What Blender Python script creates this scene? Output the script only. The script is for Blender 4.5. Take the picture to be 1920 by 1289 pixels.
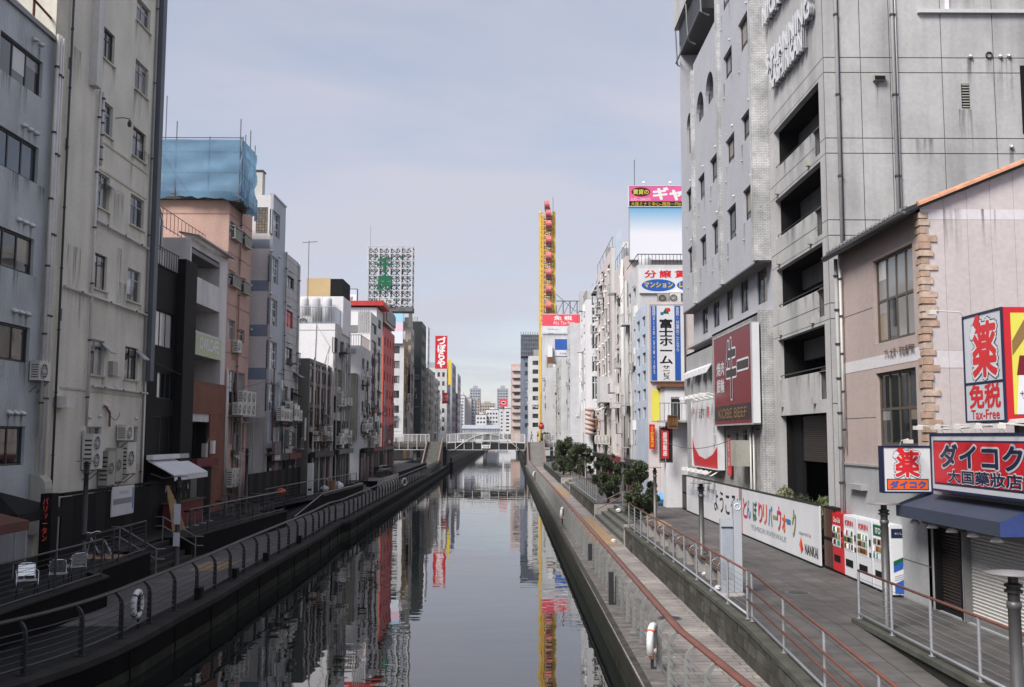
import bpy, bmesh, math, random
from mathutils import Vector, Matrix
random.seed(7)
S = bpy.context.scene
C = S.collection
for o in list(bpy.data.objects): bpy.data.objects.remove(o)

# ------------------------------------------------------------------ camera
FPX, CX, CY, VPX, HOR, CAMZ = 1850.0, 960.0, 644.5, 957.0, 818.0, 6.3
PITCH = math.atan((HOR-CY)/FPX); YAW = math.atan((CX-VPX)/FPX); ROLL = 0.003
cam = bpy.data.cameras.new('camera'); co = bpy.data.objects.new('camera', cam); C.objects.link(co)
cam.sensor_width = 36.0; cam.lens = 36.0*FPX/1920.0; cam.clip_end = 6000; cam.clip_start = .1
co.matrix_world = (Matrix.Translation((0, 0, CAMZ)) @ Matrix.Rotation(-YAW, 4, 'Z') @
                   Matrix.Rotation(math.pi/2+PITCH, 4, 'X') @ Matrix.Rotation(ROLL, 4, 'Z'))
S.camera = co

# ------------------------------------------------------------------ sky, sun, exposure
SUN_EL, SUN_AZ = math.radians(46), math.radians(222)      # azimuth clockwise from +Y: behind the camera, to the left
W = bpy.data.worlds.new('World'); S.world = W; W.use_nodes = True
nt = W.node_tree; N = nt.nodes; K = nt.links
bg = N['Background']; bg.inputs['Strength'].default_value = 0.092
sky = N.new('ShaderNodeTexSky'); sky.sky_type = 'NISHITA'; sky.sun_disc = False
sky.sun_elevation = SUN_EL; sky.sun_rotation = SUN_AZ; sky.air_density = 1.1; sky.dust_density = .25; sky.ozone_density = 1.0
tc = N.new('ShaderNodeTexCoord'); sep = N.new('ShaderNodeSeparateXYZ'); K.new(tc.outputs['Generated'], sep.inputs[0])
zc = N.new('ShaderNodeMath'); zc.operation = 'MAXIMUM'; zc.inputs[1].default_value = 0.03; K.new(sep.outputs[2], zc.inputs[0])
za = N.new('ShaderNodeMath'); za.operation = 'ADD'; za.inputs[1].default_value = 0.12; K.new(zc.outputs[0], za.inputs[0])
dv = []
for i in (0, 1):
    d = N.new('ShaderNodeMath'); d.operation = 'DIVIDE'; K.new(sep.outputs[i], d.inputs[0]); K.new(za.outputs[0], d.inputs[1]); dv.append(d)
cmb = N.new('ShaderNodeCombineXYZ'); K.new(dv[0].outputs[0], cmb.inputs[0]); K.new(dv[1].outputs[0], cmb.inputs[1])
mp = N.new('ShaderNodeMapping'); mp.inputs['Scale'].default_value = (0.55, 1.0, 1); mp.inputs['Rotation'].default_value = (0, 0, .35)
K.new(cmb.outputs[0], mp.inputs[0])
cn = N.new('ShaderNodeTexNoise'); cn.inputs['Scale'].default_value = 0.95; cn.inputs['Detail'].default_value = 7; cn.inputs['Roughness'].default_value = .55
cn.inputs['Distortion'].default_value = .4
K.new(mp.outputs[0], cn.inputs['Vector'])
cr = N.new('ShaderNodeValToRGB'); cr.color_ramp.elements[0].position = .33; cr.color_ramp.elements[0].color = (.42, .42, .42, 1)
cr.color_ramp.elements[1].position = .58; cr.color_ramp.elements[1].color = (.95, .95, .95, 1)
K.new(cn.outputs[0], cr.inputs[0])
# thin overcast: the cloud sheet is brighter overhead and lets the blue through low down
mx = N.new('ShaderNodeMixRGB'); mx.inputs[2].default_value = (4.4, 4.38, 5.05, 1)
K.new(cr.outputs[0], mx.inputs[0]); K.new(sky.outputs[0], mx.inputs[1]); K.new(mx.outputs[0], bg.inputs['Color'])

sl = bpy.data.lights.new('sun', 'SUN'); sl.energy = 3.4; sl.angle = math.radians(24); sl.color = (1.0, .955, .9)
so = bpy.data.objects.new('sun', sl); C.objects.link(so)
sd = Vector((math.sin(SUN_AZ)*math.cos(SUN_EL), math.cos(SUN_AZ)*math.cos(SUN_EL), math.sin(SUN_EL)))
so.rotation_euler = sd.to_track_quat('Z', 'Y').to_euler()
S.view_settings.view_transform = 'Standard'; S.view_settings.look = 'None'
S.view_settings.exposure = 0.66; S.view_settings.gamma = 1.0; S.view_settings.use_curve_mapping = False
S.render.engine = 'CYCLES'; S.cycles.use_denoising = True; S.cycles.max_bounces = 6
S.cycles.diffuse_bounces = 3; S.cycles.glossy_bounces = 3; S.cycles.transmission_bounces = 4; S.cycles.transparent_max_bounces = 6
S.cycles.caustics_reflective = False; S.cycles.caustics_refractive = False

# ------------------------------------------------------------------ sight lines of the photograph -> points on real planes
def ray(px, py):
    a = (px-CX)/FPX; b = -(py-CY)/FPX
    a, b = a*math.cos(ROLL)-b*math.sin(ROLL), a*math.sin(ROLL)+b*math.cos(ROLL)
    y = math.cos(PITCH)-b*math.sin(PITCH); z = math.sin(PITCH)+b*math.cos(PITCH)
    return Vector((a*math.cos(YAW)+y*math.sin(YAW), -a*math.sin(YAW)+y*math.cos(YAW), z))
def onX(px, py, X): r = ray(px, py); t = X/r.x; return (r.y*t, CAMZ+r.z*t)
def onY(px, py, Y): r = ray(px, py); t = Y/r.y; return (r.x*t, CAMZ+r.z*t)
def onZ(px, py, Z): r = ray(px, py); t = (Z-CAMZ)/r.z; return (r.x*t, r.y*t)

class Fr:
    """a wall plane: outward normal n, u to the right as one reads it, z up, d outwards"""
    def __init__(s, n, off):
        s.n = Vector(n); s.r = Vector((0, 0, 1)).cross(s.n); s.o = s.n*off
    def pt(s, u, z, d=0): p = s.o+s.r*u+s.n*d; return (p.x, p.y, z)
    def px(s, x, y):
        r = ray(x, y); e = Vector((0, 0, CAMZ)); t = (s.o-e).dot(s.n)/r.dot(s.n); p = e+r*t
        return (p.dot(s.r), p.z)
    def R(s, x0, y0, x1, y1):
        a, b = s.px(x0, y0), s.px(x1, y1)
        return (min(a[0], b[0]), max(a[0], b[0]), min(a[1], b[1]), max(a[1], b[1]))
def FL(X): return Fr((1, 0, 0), X)          # faces the canal from the left bank; u = Y
def FR(X): return Fr((-1, 0, 0), -X)        # faces the canal from the right bank; u = -Y
def FN(Y): return Fr((0, -1, 0), -Y)        # faces the camera; u = X

# ------------------------------------------------------------------ materials
MT = {}
def rgb(h):
    h = h.lstrip('#'); v = [int(h[i:i+2], 16)/255 for i in (0, 2, 4)]
    return tuple(c/12.92 if c <= .04045 else ((c+.055)/1.055)**2.4 for c in v)
def mat(name, col, rough=.75, var=.12, scale=.6, streak=0.0, bump=.0, bscale=25, metal=0, fine=.06, spec=.5):
    if isinstance(col, str): col = rgb(col)
    m = bpy.data.materials.new(name); m.use_nodes = True; nt = m.node_tree; N = nt.nodes; L = nt.links
    p = N['Principled BSDF']; p.inputs['Roughness'].default_value = rough; p.inputs['Metallic'].default_value = metal
    p.inputs['Specular IOR Level'].default_value = spec
    MT[name] = m
    g = N.new('ShaderNodeNewGeometry')
    def noise(sc, det=4, mapping=None):
        n = N.new('ShaderNodeTexNoise'); n.inputs['Scale'].default_value = sc; n.inputs['Detail'].default_value = det
        if mapping:
            mm = N.new('ShaderNodeMapping'); mm.inputs['Scale'].default_value = mapping; L.new(g.outputs['Position'], mm.inputs[0]); L.new(mm.outputs[0], n.inputs['Vector'])
        else: L.new(g.outputs['Position'], n.inputs['Vector'])
        return n
    cur = None
    base = N.new('ShaderNodeRGB'); base.outputs[0].default_value = (*col, 1); cur = base.outputs[0]
    def mul(cur, fac_out, lo, hi, a=.3, b=.7):
        r = N.new('ShaderNodeMapRange'); r.inputs[1].default_value = a; r.inputs[2].default_value = b
        r.inputs[3].default_value = lo; r.inputs[4].default_value = hi; L.new(fac_out, r.inputs[0])
        v = N.new('ShaderNodeVectorMath'); v.operation = 'SCALE'; L.new(cur, v.inputs[0]); L.new(r.outputs[0], v.inputs['Scale'])
        return v.outputs[0]
    if var: cur = mul(cur, noise(scale, 5).outputs[0], 1-var, 1+var)
    if fine: cur = mul(cur, noise(9, 3).outputs[0], 1-fine, 1+fine)
    if streak: cur = mul(cur, noise(1.0, 5, (1.3, 1.3, .11)).outputs[0], 1-streak*.62, 1.0, .3, .55)
    L.new(cur, p.inputs['Base Color'])
    if bump:
        b = N.new('ShaderNodeBump'); b.inputs['Strength'].default_value = bump; b.inputs['Distance'].default_value = .02
        L.new(noise(bscale, 4).outputs[0], b.inputs['Height']); L.new(b.outputs[0], p.inputs['Normal'])
    m['_out'] = 1
    return m
def brickmat(name, c1, c2, mortar, bw, bh, ms=.03, axis='Y', rough=.7, bump=.35, off=.5):
    """small tiles too fine to tell apart; axis = the horizontal world axis the courses run along"""
    m = mat(name, c1, rough, 0, fine=0); nt = m.node_tree; N = nt.nodes; L = nt.links; p = N['Principled BSDF']
    g = N.new('ShaderNodeNewGeometry'); s = N.new('ShaderNodeSeparateXYZ'); L.new(g.outputs['Position'], s.inputs[0])
    c = N.new('ShaderNodeCombineXYZ')
    if axis == 'YX': L.new(s.outputs[1], c.inputs[0]); L.new(s.outputs[0], c.inputs[1])
    elif axis == 'XY': L.new(s.outputs[0], c.inputs[0]); L.new(s.outputs[1], c.inputs[1])
    else:
        if axis == 'S':
            ad = N.new('ShaderNodeMath'); ad.operation = 'ADD'; L.new(s.outputs[0], ad.inputs[0]); L.new(s.outputs[1], ad.inputs[1]); L.new(ad.outputs[0], c.inputs[0])
        else: L.new(s.outputs['XY'.index(axis)], c.inputs[0])
        L.new(s.outputs[2], c.inputs[1])
    b = N.new('ShaderNodeTexBrick'); b.inputs['Scale'].default_value = 1; b.inputs['Brick Width'].default_value = bw; b.inputs['Row Height'].default_value = bh
    b.inputs['Mortar Size'].default_value = ms; b.offset = off
    for i, v in (('Color1', c1), ('Color2', c2), ('Mortar', mortar)): b.inputs[i].default_value = (*(rgb(v) if isinstance(v, str) else v), 1)
    L.new(c.outputs[0], b.inputs['Vector'])
    n = N.new('ShaderNodeTexNoise'); n.inputs['Scale'].default_value = 1.1; n.inputs['Detail'].default_value = 6; L.new(g.outputs['Position'], n.inputs['Vector'])
    r = N.new('ShaderNodeMapRange'); r.inputs[1].default_value = .3; r.inputs[2].default_value = .7; r.inputs[3].default_value = .72; r.inputs[4].default_value = 1.12; L.new(n.outputs[0], r.inputs[0])
    v = N.new('ShaderNodeVectorMath'); v.operation = 'SCALE'; L.new(b.outputs['Color'], v.inputs[0]); L.new(r.outputs[0], v.inputs['Scale'])
    cur = v.outputs[0]
    for sc, lo, hi, fa, fb in ((.33, .74, 1.12, .38, .62), (6.0, .6, 1.0, .27, .40), (2.4, .82, 1.05, .35, .6)):       # stains, spots, scuffs
        n2 = N.new('ShaderNodeTexNoise'); n2.inputs['Scale'].default_value = sc; n2.inputs['Detail'].default_value = 5; n2.inputs['Roughness'].default_value = .65; L.new(g.outputs['Position'], n2.inputs['Vector'])
        r2 = N.new('ShaderNodeMapRange'); r2.inputs[1].default_value = fa; r2.inputs[2].default_value = fb; r2.inputs[3].default_value = lo; r2.inputs[4].default_value = hi; L.new(n2.outputs[0], r2.inputs[0])
        v2 = N.new('ShaderNodeVectorMath'); v2.operation = 'SCALE'; L.new(cur, v2.inputs[0]); L.new(r2.outputs[0], v2.inputs['Scale']); cur = v2.outputs[0]
    L.new(cur, p.inputs['Base Color'])
    bu = N.new('ShaderNodeBump'); bu.inputs['Strength'].default_value = bump; bu.inputs['Distance'].default_value = .01; bu.invert = True
    L.new(b.outputs['Fac'], bu.inputs['Height']); L.new(bu.outputs[0], p.inputs['Normal'])
    return m
def ribmat(name, col, axis, pitch, rough=.5, depth=.03, metal=0, streak=.25, var=.12):
    """fine corrugation as relief"""
    m = mat(name, col, rough, var, streak=streak, metal=metal); nt = m.node_tree; N = nt.nodes; L = nt.links; p = N['Principled BSDF']
    g = N.new('ShaderNodeNewGeometry'); w = N.new('ShaderNodeTexWave'); w.bands_direction = axis; w.inputs['Scale'].default_value = .314/pitch
    L.new(g.outputs['Position'], w.inputs['Vector'])
    b = N.new('ShaderNodeBump'); b.inputs['Strength'].default_value = .8; b.inputs['Distance'].default_value = depth
    L.new(w.outputs['Fac'], b.inputs['Height']); L.new(b.outputs[0], p.inputs['Normal'])
    return m
def glassmat(name, col, rough=.04, spec=.9, var=.3):
    return mat(name, col, rough, var, .35, fine=0, spec=spec)

# ------------------------------------------------------------------ geometry helpers
class MB:
    def __init__(s): s.v = []; s.f = []
    def add(s, vs, fs):
        b = len(s.v); s.v += [tuple(v) for v in vs]; s.f += [tuple(b+i for i in f) for f in fs]; return s
    BF = [(0, 3, 2, 1), (4, 5, 6, 7), (0, 1, 5, 4), (1, 2, 6, 5), (2, 3, 7, 6), (3, 0, 4, 7)]
    def box(s, x0, x1, y0, y1, z0, z1):
        return s.add([(x0, y0, z0), (x1, y0, z0), (x1, y1, z0), (x0, y1, z0), (x0, y0, z1), (x1, y0, z1), (x1, y1, z1), (x0, y1, z1)], s.BF)
    def fbox(s, F, u0, u1, z0, z1, d0, d1):
        P = F.pt
        return s.add([P(u0, z0, d1), P(u1, z0, d1), P(u1, z0, d0), P(u0, z0, d0), P(u0, z1, d1), P(u1, z1, d1), P(u1, z1, d0), P(u0, z1, d0)], s.BF)
    def quad(s, a, b, c, d): return s.add([a, b, c, d], [(0, 1, 2, 3)])
    def prism(s, F, poly, d0, d1):
        n = len(poly); vs = [F.pt(u, z, d0) for u, z in poly]+[F.pt(u, z, d1) for u, z in poly]
        fs = [tuple(range(n, 2*n)), tuple(range(n-1, -1, -1))]+[(i, (i+1) % n, n+(i+1) % n, n+i) for i in range(n)]
        return s.add(vs, fs)
    def tube(s, pts, r, n=6, caps=True):
        pts = [Vector(p) for p in pts]; rr = r if isinstance(r, (list, tuple)) else [r]*len(pts); vs = []; fs = []
        for i, p in enumerate(pts):
            t = (pts[min(i+1, len(pts)-1)]-pts[max(i-1, 0)])
            t = t.normalized() if t.length > 1e-9 else Vector((0, 0, 1))
            a = Vector((0, 0, 1)) if abs(t.z) < .9 else Vector((1, 0, 0))
            x = t.cross(a).normalized(); y = t.cross(x)
            for k in range(n):
                q = 2*math.pi*k/n; vs.append(p+(x*math.cos(q)+y*math.sin(q))*rr[i])
        for i in range(len(pts)-1):
            for k in range(n): fs.append((i*n+k, i*n+(k+1) % n, (i+1)*n+(k+1) % n, (i+1)*n+k))
        if caps: fs += [tuple(range(n-1, -1, -1)), tuple(range((len(pts)-1)*n, len(pts)*n))]
        return s.add(vs, fs)
    def lathe(s, c, prof, n=16):
        vs = []; fs = []
        for r, z in prof:
            for k in range(n): q = 2*math.pi*k/n; vs.append((c[0]+r*math.cos(q), c[1]+r*math.sin(q), c[2]+z))
        for i in range(len(prof)-1):
            for k in range(n): fs.append((i*n+k, i*n+(k+1) % n, (i+1)*n+(k+1) % n, (i+1)*n+k))
        fs += [tuple(range(n-1, -1, -1)), tuple(range((len(prof)-1)*n, len(prof)*n))]
        return s.add(vs, fs)
    def torus(s, c, ax, R, r, n=20, k=8, sc=1.0):
        c = Vector(c); ax = Vector(ax).normalized(); a = Vector((0, 0, 1)) if abs(ax.z) < .9 else Vector((1, 0, 0))
        x = ax.cross(a).normalized(); y = ax.cross(x); vs = []; fs = []
        for i in range(n):
            q = 2*math.pi*i/n; d = x*math.cos(q)+y*math.sin(q)
            for j in range(k):
                w = 2*math.pi*j/k; vs.append(c+d*(R+r*math.cos(w))+ax*r*math.sin(w)*sc)
        for i in range(n):
            for j in range(k): fs.append((i*k+j, ((i+1) % n)*k+j, ((i+1) % n)*k+(j+1) % k, i*k+(j+1) % k))
        return s.add(vs, fs)
    def disc(s, F, u, z, r, d0, d1, n=16, ry=None):
        return s.prism(F, [(u+r*math.cos(2*math.pi*i/n), z+(ry or r)*math.sin(2*math.pi*i/n)) for i in range(n)], d0, d1)
    def wall(s, F, u0, u1, z0, z1, holes=(), rev=.15):
        us = sorted({u0, u1}|{min(max(h[k], u0), u1) for h in holes for k in (0, 1)}); zs = sorted({z0, z1}|{min(max(h[k], z0), z1) for h in holes for k in (2, 3)})
        for i in range(len(us)-1):
            for j in range(len(zs)-1):
                cu, cz = (us[i]+us[i+1])/2, (zs[j]+zs[j+1])/2
                if any(h[0] < cu < h[1] and h[2] < cz < h[3] for h in holes): continue
                s.quad(F.pt(us[i], zs[j]), F.pt(us[i+1], zs[j]), F.pt(us[i+1], zs[j+1]), F.pt(us[i], zs[j+1]))
        for h in holes:
            a, b, c, d = h[:4]; v = h[4] if len(h) > 4 else rev
            for p, q in (((a, c), (b, c)), ((b, c), (b, d)), ((b, d), (a, d)), ((a, d), (a, c))):
                s.quad(F.pt(*p), F.pt(*q), F.pt(*q, -v), F.pt(*p, -v))
        return s
    def mesh(s, name, m, smooth=False):
        me = bpy.data.meshes.new(name); me.from_pydata(s.v, [], s.f); me.materials.append(MT[m] if isinstance(m, str) else m)
        if smooth: me.polygons.foreach_set('use_smooth', [True]*len(me.polygons))
        return me
    def obj(s, name, m, parent=None, smooth=False, label=None, cat=None, group=None, kind=None):
        if not s.v: return None
        o = bpy.data.objects.new(name, s.mesh(name, m, smooth)); C.objects.link(o)
        if parent: par(o, parent)
        return tag(o, label, cat, group, kind)
def tag(o, label=None, cat=None, group=None, kind=None):
    for k, v in (('label', label), ('category', cat), ('group', group), ('kind', kind)):
        if v: o[k] = v
    return o
def par(o, p):
    o.parent = p
    if p.type == 'EMPTY': o.matrix_parent_inverse = Matrix.Translation(-p.location)
def thing(name, label, cat, loc=(0, 0, 0), group=None):
    o = bpy.data.objects.new(name, None); C.objects.link(o); o.location = loc; o.empty_display_size = .1
    return tag(o, label, cat, group)
def copy_tree(o, loc=None, rz=None, label=None, parent=None):
    c = o.copy(); C.objects.link(c)
    if parent: c.parent = parent
    for ch in list(o.children): copy_tree(ch, parent=c)
    if loc is not None: c.location = loc
    if rz is not None: c.rotation_euler = (0, 0, rz)
    if label: c['label'] = label
    return c
def struct(mb, name, m, **k):
    return mb.obj(name, m, kind='structure', **k)

# lettering: the bundled font, turned into flat plates of paint
TQ = []
def text(parent, F, s, u, z, h, m, d=.01, th=.004, bold=0.0, align='CENTER', vert=False, sx=1.0, lead=1.0, name='lettering', shear=0):
    cu = bpy.data.curves.new(name, 'FONT'); cu.body = '\n'.join(s) if vert else s
    cu.size = 1; cu.align_x = align; cu.align_y = 'CENTER'; cu.space_line = lead; cu.resolution_u = 3; cu.shear = shear
    t = bpy.data.objects.new('tmp_text', cu); C.objects.link(t); TQ.append((t, parent, F, u, z, h, m, d+th, align, sx, name, bold))
def flush_text():
    """one pass turns every queued line of lettering into a flat painted plate"""
    dg = bpy.context.evaluated_depsgraph_get(); res = []
    for q in TQ: res.append(bpy.data.meshes.new_from_object(q[0].evaluated_get(dg)))
    for me, (t, parent, F, u, z, h, m, d, align, sx, name, bold) in zip(res, TQ):
        cu = t.data; bpy.data.objects.remove(t); bpy.data.curves.remove(cu)
        if not me.vertices: continue
        xs = [v.co.x for v in me.vertices]; ys = [v.co.y for v in me.vertices]
        cy = (min(ys)+max(ys))/2; cx = {'CENTER': (min(xs)+max(xs))/2, 'LEFT': min(xs), 'RIGHT': max(xs)}[align]
        k = h/max(1e-6, max(ys)-min(ys)); w = (max(xs)-min(xs)); kx = k if sx == 1.0 else sx/w
        mb = MB(); co_ = [(u+(v.co.x-cx)*kx, z+(v.co.y-cy)*k) for v in me.vertices]; fs = [tuple(p.vertices) for p in me.polygons]
        sh = [(0, 0)]+([(bold*math.cos(a)*kx, bold*math.sin(a)*k) for a in [math.pi/4*i for i in range(8)]] if bold else [])     # heavier weights: plates a hair apart, each shifted by the stroke gain
        for i, (a, b) in enumerate(sh): mb.add([F.pt(p+a, q+b, d+.0003*i) for p, q in co_], fs)
        bpy.data.meshes.remove(me); mb.obj(name, m, parent)
    TQ.clear()

# ------------------------------------------------------------------ building kit
PANES = ['glass_dark', 'glass_dark', 'glass_mid', 'glass_curtain', 'glass_blue']
def win(root, F, r, c=2, k=1, fm='frame_dark', dep=.13, b=.05, sill=None, pm=None, tr=0, name='window', rnd=random):
    u0, u1, z0, z1 = r[:4]; d0, d1 = -dep-.03, -dep+.03; m = MB()
    m.fbox(F, u0, u0+b, z0, z1, d0, d1); m.fbox(F, u1-b, u1, z0, z1, d0, d1)
    m.fbox(F, u0+b, u1-b, z0, z0+b, d0, d1); m.fbox(F, u0+b, u1-b, z1-b, z1, d0, d1)
    us = [u0+b+(u1-u0-2*b)*i/c for i in range(c+1)]
    zs = [z0+b, z0+b+(z1-z0-2*b)*tr, z1-b] if tr else [z0+b+(z1-z0-2*b)*i/k for i in range(k+1)]
    for u in us[1:-1]: m.fbox(F, u-b/2, u+b/2, z0+b, z1-b, d0+.005, d1-.005)
    for z in zs[1:-1]: m.fbox(F, u0+b, u1-b, z-b/2, z+b/2, d0+.01, d1-.01)
    w = m.obj(name, fm, root)
    for i in range(c):
        for j in range(len(zs)-1):
            p = MB().fbox(F, us[i]+b*.3, us[i+1]-b*.3, zs[j]+b*.3, zs[j+1]-b*.3, -dep-.02, -dep)
            p.obj('pane', pm if isinstance(pm, str) else rnd.choice(pm or PANES), w)
            if not isinstance(pm, str) and rnd.random() < .22:          # a blind drawn part of the way
                zz = zs[j+1]-b*.4; hh = (zs[j+1]-zs[j])*rnd.choice((.3, .45, .7)); MB().fbox(F, us[i]+b*.7, us[i+1]-b*.7, zz-hh, zz, -dep+.001, -dep+.006).obj('blind', rnd.choice(('glass_curtain', 'glass_beige', 'glass_white')), w)
    if sill: MB().fbox(F, u0-.06, u1+.06, z0-.06, z0+.005, -.02, .09).obj('sill', sill, w)
    return w
def grid(u0, u1, z0, z1, nc, nr, fw=.55, fh=.5, oz=.5):
    r = []; du = (u1-u0)/nc; dz = (z1-z0)/nr
    for j in range(nr):
        for i in range(nc):
            a = u0+du*(i+.5-fw/2); c = z0+dz*(j+(1-fh)*oz); r.append((a, a+du*fw, c, c+dz*fh))
    return r
def bldg(name, label, side, X, Y0, Y1, Z1, m, depth=9, mf=None, hc=(), hf=(), Z0=2.2, par_h=.5, rev=.16, cap=None, cat='building', group=None, X1=None):
    """a block on one bank: wall to the canal, wall to the camera, rear walls, roof.  X1 = far limit of the camera-side wall"""
    xa, xb = (X-depth, X) if side == 'L' else (X, X+depth)
    root = thing(name, label, cat, ((xa+xb)/2, (Y0+Y1)/2, Z0), group)
    Fc = FL(X) if side == 'L' else FR(X); Fn = FN(Y0)
    u0, u1 = (Y0, Y1) if side == 'L' else (-Y1, -Y0)
    MB().wall(Fc, u0, u1, Z0, Z1, hc, rev).obj('wall', m, root)
    MB().wall(Fn, xa, xb, Z0, Z1, hf, rev).obj('wall', mf or m, root)
    b = MB(); xo = xa if side == 'L' else xb
    b.quad((xo, Y0, Z0), (xo, Y1, Z0), (xo, Y1, Z1), (xo, Y0, Z1)); b.quad((xa, Y1, Z0), (xb, Y1, Z0), (xb, Y1, Z1), (xa, Y1, Z1)); b.obj('rear_wall', m, root)
    MB().box(xa+.02, xb-.02, Y0+.02, Y1-.02, Z1-par_h-.2, Z1-par_h).obj('roof', 'roofing', root)
    if cap:
        t = .12; c = MB(); e = .06
        c.box(xa-e, xb+e, Y0-e, Y0+.2, Z1+.003, Z1+t); c.box(xa-e, xb+e, Y1-.2, Y1+e, Z1+.003, Z1+t)
        c.box(xa-e, xa+.2, Y0+.2, Y1-.2, Z1+.003, Z1+t); c.box(xb-.2, xb+e, Y0+.2, Y1-.2, Z1+.003, Z1+t); c.obj('coping', cap, root)
    return root, Fc, Fn
def stain(root, F, u, w, z, L, d=.004):
    """rain-wash streak running down a wall"""
    m = MB(); m.quad(F.pt(u-w/2, z-L, d), F.pt(u+w/2, z-L, d), F.pt(u+w/2, z, d), F.pt(u-w/2, z, d)); m.obj('rain_stain', 'stain', root)
def pipe(root, pts, r, m='pipe_grey', n=6, clamps=0):
    o = MB().tube(pts, r, n).obj('pipe', m, root, True)
    if clamps:
        a, b = Vector(pts[0]), Vector(pts[-1]); c = MB()
        for i in range(clamps):
            p = a.lerp(b, (i+.5)/clamps); c.lathe((p.x, p.y, p.z), [(r*1.5, -.03), (r*1.5, .03)], 8)
        c.obj('clamp', 'metal_dark', o)
    return o
def hood(root, F, u, z, s=.09, m='metal_light'):
    """round vent hood on a wall"""
    P = []; mb = MB(); n = 8
    prof = [(0, s), (s*.9, s*.95), (s*1.6, s*.6), (s*1.9, 0)]
    vs = []
    for d, r in prof:
        for k in range(n): q = 2*math.pi*k/n; vs.append(F.pt(u+r*math.cos(q), z+r*math.sin(q)-d*.3, d))
    fs = [(i*n+k, i*n+(k+1) % n, (i+1)*n+(k+1) % n, (i+1)*n+k) for i in range(3) for k in range(n)]
    return mb.add(vs, fs).obj('vent_hood', m, root, True)
ACN = [0]
def acu(F, u, z, label, w=.8, h=.6, dp=.32, fans=1, body='ac_white', bracket=True, group='air conditioners on the facades', d=.06, vertical=False):
    p = F.pt(u, z, d+dp/2); root = thing('air_conditioner', label, 'air conditioner', p, group)
    m = MB(); e = .015
    m.fbox(F, u-w/2, u+w/2, z, z+h, d, d+dp); m.fbox(F, u-w/2-e, u+w/2+e, z+h+.001, z+h+.03, d-e, d+dp+e); m.obj('casing', body, root)
    for i in range(fans):
        cu = u-w*.12; cz = z+h*(i+.5)/fans; R = min(w*.33, h/fans*.42)
        g = MB(); g.disc(F, cu, cz, R, d+dp+.001, d+dp+.008, 14); o = g.obj('fan_opening', 'metal_dark', root)
        g = MB(); q = F.pt(cu, cz, d+dp+.02); g.torus(q, F.n, R, .014, 14, 5); g.torus(q, F.n, R*.6, .01, 12, 5); g.torus(q, F.n, R*.25, .02, 8, 5)
        for k in range(4):
            a = math.pi*k/4; g.tube([F.pt(cu-R*math.cos(a), cz-R*math.sin(a), d+dp+.02), F.pt(cu+R*math.cos(a), cz+R*math.sin(a), d+dp+.02)], .008, 4)
        g.obj('fan_guard', body, o)
    sn = MB()
    for k in range(6):
        zz = z+h*(.15+.13*k)
        for s in (-1, 1):
            uu = u+s*(w/2+.004); sn.fbox(F, uu-.004, uu+.004, zz, zz+h*.05, d+.05, d+dp-.04)
    sn.obj('side_louvre', 'metal_dark', root)
    if bracket:
        b = MB()
        for s in (-1, 1):
            uu = u+s*w*.32
            b.fbox(F, uu-.02, uu+.02, z-.05, z-.002, 0, d+dp+.05); b.tube([F.pt(uu, z-.05, d+dp), F.pt(uu, z-.4, .01)], .018, 4)
        b.obj('bracket', 'metal_grey', root)
    return root

def board(name, label, F, r, m, d=.05, t=.12, frame=None, fb=.05, cat='sign', posts=None, group=None):
    """a sign box on plane F: cabinet, flat face, frame"""
    u0, u1, z0, z1 = r; p = F.pt((u0+u1)/2, z0, d); root = thing(name, label, cat, p, group)
    MB().fbox(F, u0, u1, z0, z1, d, d+t).obj('cabinet', frame or m, root)
    MB().fbox(F, u0+.01, u1-.01, z0+.01, z1-.01, d+t+.001, d+t+.012).obj('face', m, root)
    if frame:
        b = MB(); e = d+t+.0125
        b.fbox(F, u0-.005, u0+fb, z0-.005, z1+.005, d+t-.01, e+.02); b.fbox(F, u1-fb, u1+.005, z0-.005, z1+.005, d+t-.01, e+.02)
        b.fbox(F, u0+fb, u1-fb, z0-.005, z0+fb, d+t-.01, e+.018); b.fbox(F, u0+fb, u1-fb, z1-fb, z1+.005, d+t-.01, e+.018); b.obj('frame', frame, root)
    return root, d+t+.013
def lampdish(parent, F, u, z, d0, d1):
    """floodlight on a swan-neck arm over a sign"""
    o = MB().tube([F.pt(u, z, d0), F.pt(u, z+.12, d0+.1), F.pt(u, z+.16, d1)], .018, 5).obj('lamp_arm', 'ac_white', parent)
    MB().fbox(F, u-.09, u+.09, z+.06, z+.15, d1-.08, d1+.08).obj('lamp_head', 'ac_white', o)
# ------------------------------------------------------------------ the palette
mat('roofing', (.25, .25, .26), .9, .2)
mat('frame_dark', (.035, .035, .038), .5, .1); mat('frame_alu', (.42, .43, .45), .4, .1, metal=.3); mat('frame_white', (.7, .7, .7), .5, .08)
mat('frame_bronze', (.09, .075, .06), .45, .1)
glassmat('glass_dark', (.012, .015, .017)); glassmat('glass_mid', (.045, .05, .055), .06); glassmat('glass_curtain', (.22, .22, .215), .08, .7)
glassmat('glass_blue', (.03, .045, .06)); glassmat('glass_beige', (.22, .18, .14), .1, .7); glassmat('glass_green', (.006, .035, .03)); glassmat('glass_white', (.5, .5, .5), .15)
mat('metal_dark', (.03, .03, .032), .5, .1); mat('metal_grey', (.2, .2, .205), .45, .15, metal=.4); mat('metal_light', (.55, .55, .56), .35, .1, metal=.5)
mat('chrome', (.75, .76, .8), .18, .05, metal=1.0, fine=0)
mat('rust', (.17, .07, .04), .85, .3, 3, bump=.2); mat('pipe_grey', (.33, .33, .33), .6, .12, streak=.2); mat('pipe_white', (.58, .57, .55), .55, .12, streak=.3)
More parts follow.
